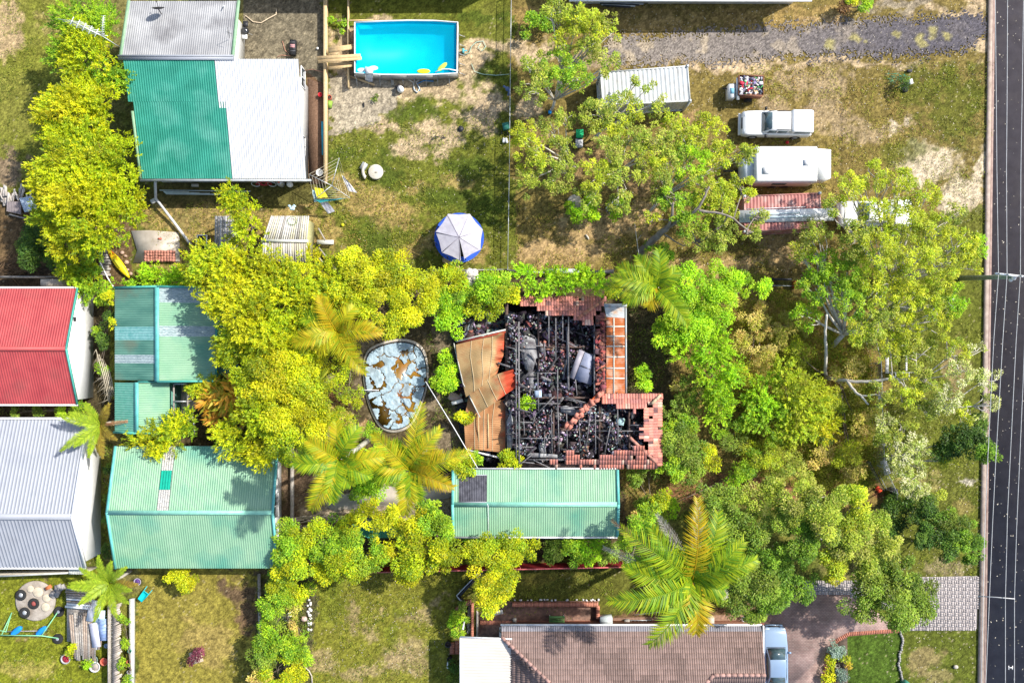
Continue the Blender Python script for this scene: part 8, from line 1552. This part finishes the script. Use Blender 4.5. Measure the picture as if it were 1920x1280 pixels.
# red fence
t = thing('red_fence', 'dark red ribbed metal fence along the bottom hedge', 'fence', G(1000, 1052))
mb = MB(); x = 690
P0, P1 = G(690, 1062), G(1165, 1052); n = 180; vs = []
for i in range(n*2+1):
    q = P0.lerp(P1, i/(n*2)); o_ = .035 if i % 2 else -.035; vs += [V3(q.x, q.y+o_, 0), V3(q.x, q.y+o_, 1.5)]
mb.add(vs, [(i*2, i*2+1, i*2+3, i*2+2) for i in range(n*2)]); mb.build('panels', M('dark_red_metal', (.3, .02, .025)), t)
mb = MB(); mb.beam(P0+V3(0, 0, 1.52), P1+V3(0, 0, 1.52), .08, .06); mb.build('top_rail', M('pink_red_metal', (.5, .12, .12)), t)
for k in range(6): q = P0.lerp(P1, k/5); mb = MB(); mb.box((q.x, q.y, .76), (.09, .09, 1.52)); mb.build('post', M('pink_red_metal', None), t)
mb = MB(); mb.box(W(806, 1066, 1.5), (.35, .28, .2)); single('white_box', mb, m_white, 'small white box hung on the red fence', 'box')
# slatted timber fence below grey house
t = thing('slat_fence', 'pale timber slat fence along the bottom of the grey roofed house', 'fence', W(80, 1075, 0))
mb = MB(); a, b = W(-20, 1080, 1.5), W(165, 1071.5, 1.5); 
for k in range(75): q = a.lerp(b, k/74); mb.box((q.x, q.y, .76), (.075, .04, 1.48))
mb.build('slats', M('pale_slats', (.42, .36, .28), (.55, .5, .42), ns=5), t); mb = MB(); mb.beam(a+V3(0, 0, .04), b+V3(0, 0, .04), .12, .05); mb.build('top_rail', M('bleached_board', None), t)
mb = MB(); mb.sheet(W(128, 1062, 1.9), W(160, 1062, 1.9), W(162, 1076, 1.5), W(130, 1076, 1.5), .12, .02); mb.build('end_panel', M('bleached_board', None), t)
# side plank fence (210-230)
t = thing('paling_fence', 'weathered diagonal paling fence strip right of the timber pile', 'fence', G(219, 1200))
mb = MB(); mb.used = True; r = random.Random(8)
for k in range(44): y = 1133+k*3.6; k_ = r.uniform(.75, 1.2); mb.col = (.42*k_, .36*k_, .3*k_); mb.beam(W(211, y+4, 1.0), W(226+r.uniform(-3, 3), y-3, 1.05), .12, .025)
mb.build('palings', M('plank_vcol', None), t); mb = MB(); mb.beam(W(209.5, 1130, .6), W(209.5, 1295, .6), .06, 1.1); mb.build('rail', m_greytimber, t)
mb = MB(); mb.beam(G(250, 1120)+V3(0, 0, .18), G(250, 1300)+V3(0, 0, .18), .3, .35); single('retaining_sleeper', mb, M('bleached_board', None), 'pale sleeper kerb along the left edge of the dry lawn', 'sleeper')
for (x, y, m_, l) in ((248, 1216, m_teal, 'teal pot on the pale sleeper kerb'), (246, 1236, m_tc, 'terracotta pot on the pale sleeper kerb'), (247, 1255, m_pg, 'grey green pot on the pale sleeper kerb')): pot(x, y, .14, .45, m_, l)
# ---- bottom left yard: stone disc with pots
t = thing('stone_disc', 'large round paved disc carrying tyres and pots', 'paving disc', G(68, 1125)); mb = MB(); mb.lathe(G(68, 1125), [(1.5, 0), (1.5, .12), (1.42, .15), (.02, .15)], 30); mb.build('disc', M('weathered_stone', (.24, .2, .16), (.42, .37, .31), ns=2.5, bump=.5), t)
for x, y, l in ((43, 1113, 'upper left tyre with hub on the stone disc'), (50, 1146, 'lower left tyre with hub on the stone disc')):
    t = thing('tyre_planter', l, 'tyre', G(x, y)+V3(0, 0, .15)); mb = MB(); mb.lathe(G(x, y)+V3(0, 0, .16), [(.2, 0), (.36, .0), (.42, .09), (.36, .18), (.22, .18), (.18, .1), (.2, .0)], 18); mb.build('tyre', m_tyre, t); mb = MB(); mb.lathe(G(x, y)+V3(0, 0, .17), [(.19, 0), (.19, .1), (.08, .16)], 12); mb.build('hub', m_steel, t)
t = thing('tyre_planter', 'central tyre with red hub on the stone disc', 'tyre', G(67, 1129)+V3(0, 0, .15)); mb = MB(); mb.lathe(G(67, 1129)+V3(0, 0, .16), [(.2, 0), (.36, .0), (.42, .09), (.36, .18), (.22, .18), (.18, .1), (.2, .0)], 18); mb.build('tyre', m_tyre, t); mb = MB(); mb.lathe(G(67, 1129)+V3(0, 0, .17), [(.19, 0), (.19, .1), (.08, .14)], 12); mb.build('hub', M('dull_red', (.28, .07, .06)), t)
for x, y, r_, l in ((74, 1108, .38, 'pale round paver at the top of the stone disc'), (90, 1119, .3, 'round paver at the right of the stone disc'), (88, 1136, .32, 'round paver at the lower right of the stone disc'), (60, 1102, .26, 'faint round paver at the upper rim of the stone disc')): mb = MB(); mb.lathe(G(x, y)+V3(0, 0, .16), [(r_, 0), (r_, .05), (r_*.9, .07), (.02, .07)], 18); single('round_paver', mb, M('cream_stone', (.42, .36, .26), (.55, .48, .36), ns=4), l, 'paver')
r = random.Random(17)
for k in range(6): mb = MB(); p = G(r.uniform(100, 120), r.uniform(1095, 1115))+V3(0, 0, .15); mb.box(p, (r.uniform(.3, .5), r.uniform(.25, .4), r.uniform(.15, .3)), r.uniform(0, 1.5)); single('stone_block', mb, M('grey_stone', None), 'grey stone block in the jumble right of the stone disc', 'block', 'grey stone blocks right of the stone disc')
mb = MB(); mb.box(G(96, 1098)+V3(0, 0, .35), (.5, .25, .1), .5); single('brick', mb, M('orange_brick', (.5, .15, .05)), 'orange brick at the upper right of the stone disc', 'brick')
# trolley / seesaw with blue seats and tyres
t = thing('swing_frame', 'green tube play frame with two blue seats and tyre feet', 'play frame', G(60, 1190)); m_gt = M('mint_tube', (.2, .5, .28))
mb = MB(); mb.tube([W(0, 1190, .9), W(78, 1191, .9), W(110, 1196, .15)], .04); mb.tube([W(78, 1191, .9), W(108, 1147, .15)], .04); mb.tube([W(22, 1148, .1), W(3, 1190, .9)], .04); mb.tube([W(22, 1148, .1), W(11, 1184, .9)], .03); mb.tube([W(-5, 1180, .9), W(12, 1184, .9)], .03); mb.build('tubes', m_gt, t)
mb = MB(); mb.beam(W(12, 1183, .5), W(70, 1182, .5), .06, .05); mb.build('seat_bar', m_greytimber, t)
for x, y in ((31, 1182), (78, 1182)):
    mb = MB(); mb.loft([[V3(0, 0, 0)+V3(q*.36, .2*math.cos(k*math.pi/4)*f, .12*math.sin(k*math.pi/4)) for k in range(8)] for q, f in ((-1.3, .4), (-1, .9), (0, 1.15), (1, .9), (1.3, .4))]); xf(mb, Matrix.Translation(W(x, y, .55)) @ Matrix.Rotation(rad(38), 4, 'Z')); mb.build('seat', M('bright_blue_plastic', (.01, .22, .62)), t, True)
for x, y in ((112, 1145), (110, 1196)):
    mb = MB(); mb.lathe(G(x, y), [(.2, 0), (.36, .0), (.4, .09), (.36, .18), (.22, .18)], 16); wob = mb.build('wheel', m_tyre, t); mb = MB(); mb.lathe(G(x, y)+V3(0, 0, .02), [(.19, 0), (.19, .12), (.08, .18)], 12); mb.build('hub', m_steel, wob)
# timber pile
r = random.Random(41)
tl = []
for k in range(8): tl.append(((124+r.uniform(-2, 2), 1104+k*4.6), (168+r.uniform(-4, 6), 1106+k*4.8), .75+.02*k))
for k in range(15): tl.append(((131+k*4.4, 1150+r.uniform(-3, 4)), (138+k*3.6, 1232+r.uniform(-8, 8)-max(0, k-10)*6), .5+.02*(k % 3)))
for a, b, h in tl:
    mb = MB(); mb.beam(W(*a, h), W(*b, h), r.uniform(.11, .17), .1); single('old_board', mb, m_white if r.random() < .15 else (m_greytimber if r.random() < .5 else M('brown_board', (.27, .2, .15), (.42, .34, .27), ns=6)), 'weathered board on the timber pile left of the paling fence', 'board', 'weathered boards on the timber pile')
mb = MB(); mb.box(W(152, 1160, .2), (1.9, 3.2, .4)); single('pallet_base', mb, m_greytimber, 'dark timber base under the weathered board pile', 'base')
t = thing('glass_sheets', 'pale blue plastic sheets sliding off the right of the timber pile', 'sheets', G(190, 1175))
for k, (x, y, w_, h_, m_) in enumerate(((176, 1145, .9, 1.6, m_lin), (186, 1165, .8, 1.7, M('aqua_sheet', (.35, .55, .62), (.6, .7, .78), rough=.2)), (193, 1180, .6, 1.6, M('blue_sheet', (.2, .3, .55), (.35, .45, .65), rough=.2)), (178, 1190, .6, 1.8, M('pale_violet_sheet', (.5, .5, .58))))): mb = MB(); mb.box(W(x, y, .75+.03*k), (w_, h_, .02), .1*k-.15); mb.build('sheet', m_, t)
mb = MB()
for k in range(7): mb.tube([W(185+k*1.5, 1160+k*6, .95), W(212, 1150+k*7, .95)], .012, 3)
single('wire_rack', mb, m_steel, 'thin wire rods over the plastic sheets', 'rods')
pot(127, 1232, .34, .3, m_pg, 'wide grey pot with pale gravel at the bottom left of the timber pile', (.4, .4, .42)); pot(180, 1233, .3, .35, M('green_grey_pot', (.2, .28, .24)), 'green grey pot under the end of the timber pile', (.2, .17, .14)); pot(182, 1246, .38, .35, m_pw, 'largest pale pot below the timber pile', (.35, .3, .26)); pot(200, 1236, .28, .4, m_tc, 'round terracotta pot beside the largest pale pot', (.5, .12, .08)); pot(203, 1207, .16, .3, M('blue_pot', (.3, .42, .55)), 'small pale blue pot near the paling fence', (.3, .4, .5)); pot(202, 1190, .14, .3, M('purple_pot', (.16, .06, .35)), 'small purple pot near the paling fence', (.1, .05, .2)); pot(261, 1088, .26, .3, M('lilac_pot', (.35, .3, .4)), 'lilac pot with a shaded plant right of the tree fern', (.1, .09, .08))
t = thing('toy_wheelbarrow', 'turquoise plastic wheelbarrow on the dry lawn', 'wheelbarrow', G(273, 1113)); m_tq = M('turquoise_plastic', (.0, .42, .45))
L4 = Matrix.Translation(G(273, 1114)) @ Matrix.Rotation(rad(52), 4, 'Z'); mb = MB(); mb.loft([[V3(x*s, y*s*.8, z) for x, y in ((-.4, -.26), (.4, -.3), (.4, .3), (-.4, .26))] for s, z in ((.7, .2), (1, .45), (.85, .44), (.6, .26))]); xf(mb, L4); mb.build('tub', m_tq, t)
for s in (-.2, .2): mb = MB(); mb.tube([V3(-.2, s, .3), V3(.75, s*1.2, .35)], .025); xf(mb, L4); mb.build('handle', m_tq, t)
mb = MB(); mb.tube([V3(-.45, -.06, .12), V3(-.45, .06, .12)], .12, 10); xf(mb, L4); mb.build('wheel', m_tyre, t)
mb = MB(); mb.box(G(368, 1231)+V3(0, 0, .02), (.9, .9, .03), .3); single('paving_square', mb, M('straw_scrap', None), 'pale square slab under the purple bush', 'slab')
# rockery white rocks
r = random.Random(51)
for k in range(44): x, y = (r.uniform(577, 584), r.uniform(1118, 1180)) if k < 28 else (r.uniform(532, 545), r.uniform(1140, 1165)); mb = MB(); mb.ball(G(x, y)+V3(0, 0, .08), r.uniform(.07, .14), 7, (1, .85, .7), .2); single('white_rock', mb, M('white_rock', (.5, .48, .46), (.68, .66, .64)), 'white rock along the edge of the overgrown rockery bed', 'rock', 'white rocks of the overgrown rockery bed')
mb = MB(); mb.ball(G(571, 1158)+V3(0, 0, .15), .24, 9, (1, .9, .7), .15); single('pink_rock', mb, M('pink_rock', (.5, .35, .3)), 'larger pink rock in the rockery bed', 'rock')
board((486, 1075), (489, 1300), .15, .18, .25, 'old sleeper edging left of the rockery bed', m_greytimber, nm='sleeper_edging'); board((535, 1106), (584, 1107), .12, .06, .12, 'thin orange timber edging above the rockery bed', M('orange_board', (.45, .28, .12)), nm='edging')
hose([(570, 1247), (580, 1256), (585, 1266), (586, 1282)], .05, m_conc, 'curved pale edging at the lower end of the rockery bed', .08)
# dark chevron border
mb = MB(); mb.tube([G(906, 1068)+V3(0, 0, .1), G(859, 1117)+V3(0, 0, .1), G(868, 1127)+V3(0, 0, .1)], .01) if False else None
mb.beam(W(906, 1068, .35), W(859, 1117, .35), .16, .7); mb.beam(W(859, 1117, .35), W(869, 1128, .35), .16, .7); single('garden_screen', mb, m_dark, 'black angled screen on the lawn pointing at the curved bed', 'screen')
mb = MB(); mb.beam(W(903, 1067, .73), W(856, 1116, .73), .07, .05); mb.beam(W(856, 1116, .73), W(866, 1128, .73), .07, .05); single('screen_rail', mb, m_steel, 'thin steel rail along the top of the black angled screen', 'rail')
# curved brick wall bed & terrace
pts = [(884, 1124), (868, 1128), (855, 1140), (848, 1155), (845, 1172)]; mb = MB(); mb.used = True; r = random.Random(4)
for i in range(len(pts)-1):
    a, b = G(*pts[i]), G(*pts[i+1]); n = max(1, int((b-a).length/.12))
    for k in range(n): k_ = r.uniform(.8, 1.2); mb.col = (.42*k_, .2*k_, .12*k_); p = a.lerp(b, (k+.5)/n); d = (b-a).normalized(); mb.obox(p+V3(0, 0, .4), d*.055, V3(-d.y, d.x, 0)*.1, (0, 0, .4))
tag(mb.build('curved_wall', M('brick_vcol', None)), 'curved brick garden wall around the small green bed by the terrace', 'wall')
shrub('green hedge inside the curved brick wall', [(862, 1150, 12, 1, 'green'), (858, 1170, 13, 1, 'bright'), (866, 1135, 10, 1, 'mid'), (860, 1185, 13, 1, 'green'), (870, 1160, 8, 1, 'green')])
def brickline(label, a, b, wd, h, seed, name='brick_wall'):
    mb = MB(); mb.used = True; r = random.Random(seed); A, B_ = G(*a), G(*b); n = max(1, int((B_-A).length/.12)); d = (B_-A).normalized()
    for k in range(n): k_ = r.uniform(.75, 1.2); mb.col = (.42*k_, .17*k_, .11*k_); mb.obox(A.lerp(B_, (k+.5)/n)+V3(0, 0, h/2), d*.055, V3(-d.y, d.x, 0)*wd/2, (0, 0, h/2))
    return tag(mb.build(name, M('brick_vcol', None)), label, 'wall')
brickline('low red brick wall along the top of the terrace', (960, 1130), (1120, 1130), .26, .5, 1); brickline('short red brick wall at the right end of the terrace', (1120, 1133), (1120, 1156), .26, .5, 2); brickline('red brick wall at the left side of the terrace', (886, 1128), (886, 1190), .2, .5, 3); brickline('red brick strip below the patio bench along the house', (900, 1166), (1124, 1166), .3, .14, 4, 'brick_strip'); brickline('red brick strip under the house eave beside the big palm', (1140, 1170), (1432, 1170), .18, .1, 5, 'brick_strip')
board((895, 1140), (895, 1192), .55, .15, .1, 'pale coping beam beside the left brick wall of the terrace', m_conc, nm='coping')
r = random.Random(61)
for k in range(30): x = 960+r.uniform(0, 165); mb = MB(); mb.ball(G(x, 1123.5+r.uniform(-1, 1))+V3(0, 0, .1), r.uniform(.05, .1), 6, (1, 1, .8), .2); single('rim_stone', mb, M('white_rock', None), 'small pale stone along the top of the terrace wall', 'stone', 'small pale stones along the terrace wall')
for k in range(12): x, y = 880+r.uniform(-2, 2), 1132+k*4.6; mb = MB(); mb.ball(G(x, y)+V3(0, 0, .15), r.uniform(.1, .17), 7, (1, 1, .8), .2); single('border_stone', mb, M('grey_stone', None), 'grey stone between the curved bed and the terrace', 'stone', 'grey stones between the curved bed and the terrace')
t = thing('garden_bench', 'green slatted bench on the brick terrace', 'bench', G(1044, 1163))
mb = MB(); q = W(1044, 1160, .45)
for k in range(4): mb.box(q+V3(0, .1-k*.13, 0), (1.15, .1, .04))
mb.build('seat', M('bench_green', (.12, .28, .08), (.2, .38, .12)), t); mb = MB()
for k in range(3): mb.box(W(1044, 1155, .6)+V3(0, 0, .13*k), (1.15, .04, .09))
mb.build('backrest', M('bench_green', None), t)
for dx in (-.52, .52):
    for dy in (.15, -.3): mb = MB(); mb.box((q.x+dx, q.y+dy, .21), (.06, .06, .42)); mb.build('leg', m_white, t)
mb = MB(); mb.box(G(1044, 1168)+V3(0, 0, .12), (1.1, .1, .12)); mb.build('foot_rail', m_white, t)
t = thing('air_conditioner', 'pale grey air conditioner box at the end of the terrace', 'air conditioner', G(1136, 1163)); mb = MB(); mb.box(W(1136, 1162, .45), (.9, .62, .8)); mb.build('casing', M('pale_grey_casing', (.42, .46, .46)), t); mb = MB(); mb.box(W(1136, 1162, .45)+V3(0, 0, .41), (.8, .04, .02)); mb.build('seam', m_steel, t)
mb = MB(); mb.box(G(965, 1160)+V3(0, 0, .2), (.26, .26, .35)); mb.cyl(G(965, 1160)+V3(0, 0, .38), .08, .03, 10); single('post_base', mb, m_conc, 'small square post base on the terrace', 'post base')
mb = MB(); mb.box(G(1329, 1159)+V3(0, 0, .3), (.45, .55, .6)); mb.box(G(1329, 1159)+V3(0, 0, .62), (.5, .6, .04)); single('meter_box', mb, m_conc, 'pale box under the orange frond of the big palm', 'box')
t = thing('ladder', 'steel ladder lying beside the brown house wall', 'ladder', G(1200, 1164)); mb = MB()
for y in (1161, 1167): mb.beam(G(1172, y)+V3(0, 0, .12), G(1222, y)+V3(0, 0, .12), .04, .06)
mb.build('rails', m_steel, t)
for k in range(7): mb = MB(); mb.beam(G(1176+k*7, 1161)+V3(0, 0, .12), G(1176+k*7, 1167)+V3(0, 0, .12), .03, .03); mb.build('rung', m_steel, t)
mb = MB(); mb.box(G(1175, 1163)+V3(0, 0, .15), (.4, .3, .3)); single('crate', mb, m_greytimber, 'dull crate at the left end of the ladder', 'crate')
board((1190, 1152), (1236, 1147), .1, .04, .04, 'thin pole on the soil above the ladder', m_steel, nm='pole')
t = thing('hand_trolley', 'grey trolley with red wheel at the end of the brown house', 'trolley', G(1400, 1160)); mb = MB()
for s in (0, 6): mb.beam(W(1402+s, 1166, .3), W(1406+s, 1150, 1.0), .04, .04)
for k in range(5): mb.beam(W(1402.8+k*.8, 1163-k*3, .4+k*.14), W(1408.8+k*.8, 1163-k*3, .4+k*.14), .03, .03)
mb.build('frame', m_white, t); mb = MB(); mb.tube([G(1402, 1168)+V3(0, 0, .12), G(1406, 1168)+V3(0, 0, .12)], .12, 10); mb.build('wheel', M('red_paint', None), t)
mb = MB(); mb.tube([G(1393, 1158)+V3(.18*math.cos(k*.6), .18*math.sin(k*.6), .2+k*.01) for k in range(18)], .03, 4); single('hose', mb, m_steel, 'coiled grey hose beside the hand trolley', 'hose')
t = thing('patio_lounger', 'white framed lounger with brown cushion at the patio roof edge', 'lounger', G(950, 1186)); mb = MB(); mb.box(W(950, 1186, .4), (1.1, .85, .06)); mb.build('frame', m_white, t); mb = MB(); mb.box(W(945, 1186, .48), (.8, .25, .12), -.6); mb.build('cushion', m_greytimber, t)
board((905, 1153), (943, 1146), .3, .3, .08, 'grey slatted offcut on the terrace under the lime tree', m_steel)
for x, y, r_, l in ((841, 1203, .22, 'upper dark round pot beside the white patio roof'), (844, 1231, .2, 'lower dark round pot beside the white patio roof')): pot(x, y, r_, .5, m_dark, l)
brickline('short red brick step left of the patio roof', (848, 1203), (848, 1225), .35, .15, 7, 'brick_step'); brickline('narrow red brick path left of the patio roof', (857, 1200), (857, 1225), .3, .12, 8, 'brick_step')
shrub('dark ferns between the lawn and the patio roof', [(852, 1250, 12, .6, 'dark'), (854, 1270, 12, .6, 'mid')])
mb = MB()
for k in range(3): mb.box(G(841, 1240+k*4)+V3(0, 0, .15), (.18, .14, .3), k*.4)
single('statuette', mb, m_white, 'small white ornament beside the dark ferns', 'ornament')
# ---- temporary fence in front garden
t = fence('temporary_fence', 'temporary mesh fence running down through the front garden', [(1622, 635), (1632, 680), (1634, 760), (1638, 870), (1662, 917)], 1.8, 2.4, m_steel, m_steel, (1.0, .06), m_wire, .05)
t2_ = fence('temporary_fence', 'second temporary fence panel between the two red feet', [(1619, 862), (1646, 914)], 1.1, 3, m_dark, m_dark, (1.0,), m_wire, .05)
for (x, y, l) in ((1619, 862, 'red fence foot at the upper end of the short panel'), (1644, 914, 'upper red fence foot near the dark post'), (1648, 919, 'lower red fence foot near the dark post')): mb = MB(); mb.box(G(x, y)+V3(0, 0, .08), (.3, .2, .16), .6); single('barrier_block', mb, M('red_orange_plastic', (.6, .06, .02)), l, 'barrier block')
mb = MB(); mb.beam(G(1670, 912)+V3(0, 0, .5), G(1670, 960)+V3(0, 0, .5), .12, 1.0); single('dark_rail', mb, m_dark, 'black rail standing at the right end of the bark path', 'rail')
def picket(label, a, b, n, w_, grp='white picket racks in the front garden'):
    t = thing('picket_rack', label, 'pickets', G(*a)); A, B_ = G(*a), G(*b); d = (B_-A).normalized(); s = V3(-d.y, d.x, 0)
    mb = MB()
    for k in range(n): q = A.lerp(B_, k/(n-1))+V3(0, 0, .35); mb.beam(q-s*w_/2, q+s*w_/2, .09, .03)
    mb.build('pickets', m_lin, t); mb = MB(); mb.beam(A+V3(0, 0, .32), B_+V3(0, 0, .32), .06, .04); mb.build('backing_rail', m_greytimber, t); mb = MB()
    for q in (A, B_): mb.box(q+V3(0, 0, .15), (.08, .08, .3))
    mb.build('supports', m_greytimber, t)
picket('white picket rack standing upright left of the fence gap', (1659, 671), (1659, 698), 10, .26); picket('second narrow picket rack further right', (1695, 668), (1695, 693), 9, .14); picket('collapsed white pickets beside the cream blossomed tree', (1652, 862), (1660, 886), 9, .5)
mb = MB(); mb.beam(W(1668, 698, .6), W(1714, 698, .6), .04, .05); mb.beam(W(1671, 698, .6), W(1671, 706, .6), .07, .07); mb.beam(W(1679, 698, .6), W(1679, 706, .6), .07, .07); mb.beam(W(1671, 706, .6), W(1679, 706, .6), .07, .07); mb.beam(W(1704, 698, .6), W(1704, 706, .6), .07, .07); mb.box(W(1690, 698, .3), (.08, .08, .6)); single('gate_frame', mb, m_white, 'white gate frame between the picket racks', 'gate')
# ---- street pole with cross arm and wires
t = thing('power_pole', 'mossy timber power pole with white cross arm beside the road', 'pole', G(1800, 523)); pb = G(1800, 521.5); pt = W(1898, 520, 9.0); pt = V3(pb.x-.05, pb.y+.1, 6.6)
pt = W(1899, 519, 7.2)
mb = MB(); mb.tube([pb, pt], [.19, .14], 12); mb.build('pole', M('mossy_timber', (.16, .2, .13), (.28, .32, .22), ns=4), t)
mb = MB(); ca, cb_ = W(1866, 512.5, 7.5), W(1925, 519, 7.5); mb.beam(ca, cb_, .12, .1); mb.build('cross_arm', m_white, t)
for x, y in ((1872, 513.5), (1888, 515), (1913, 517.5), (1922, 518.5)): mb = MB(); mb.lathe(W(x, y, 7.55), [(.05, 0), (.08, .05), (.04, .1), (.07, .14), (.02, .18)], 8); mb.build('insulator', m_steel, t)
mb = MB(); mb.ball(W(1901, 521, 7.2), .16, 10); mb.ball(W(1895, 525, 7.0), .13, 8); mb.build('fuse_pot', m_pw, t)
m_cable = M('aluminium_cable', (.42, .42, .42), rough=.5)
wires = [([(1865, -150), (1866, 0), (1868, 200), (1869, 320), (1872, 514), (1863, 640), (1852, 860), (1846, 1000), (1840, 1280), (1836, 1450)], 'overhead wire nearest the kerb'),
 ([(1889.5, -150), (1889, 0), (1888, 200), (1887, 320), (1888, 515), (1880, 640), (1867, 860), (1861, 980), (1855, 1120), (1848, 1290), (1842, 1450)], 'second overhead wire from the kerb'),
 ([(1920, -150), (1919, 0), (1916, 200), (1914, 320), (1913, 517), (1905, 640), (1895, 840), (1889, 960), (1885, 1120), (1885, 1290), (1885, 1450)], 'third overhead wire from the kerb'),
 ([(1923, 518), (1921, 640), (1918, 720), (1910, 900), (1906, 990), (1902, 1120), (1902, 1290), (1902, 1450)], 'overhead wire furthest from the kerb in the lower part')]
for p_, l in wires: single('overhead_wire', MB().tube([W(x, y, 7.65) for x, y in p_], .02, 5), m_cable, l, 'wire')
single('service_wire', MB().tube([W(1833, 1117, 6.9), W(1868, 1119, 7.4), W(1903, 1122, 7.7)], .035, 5), m_cable, 'short white service wire crossing above the kerb', 'wire')
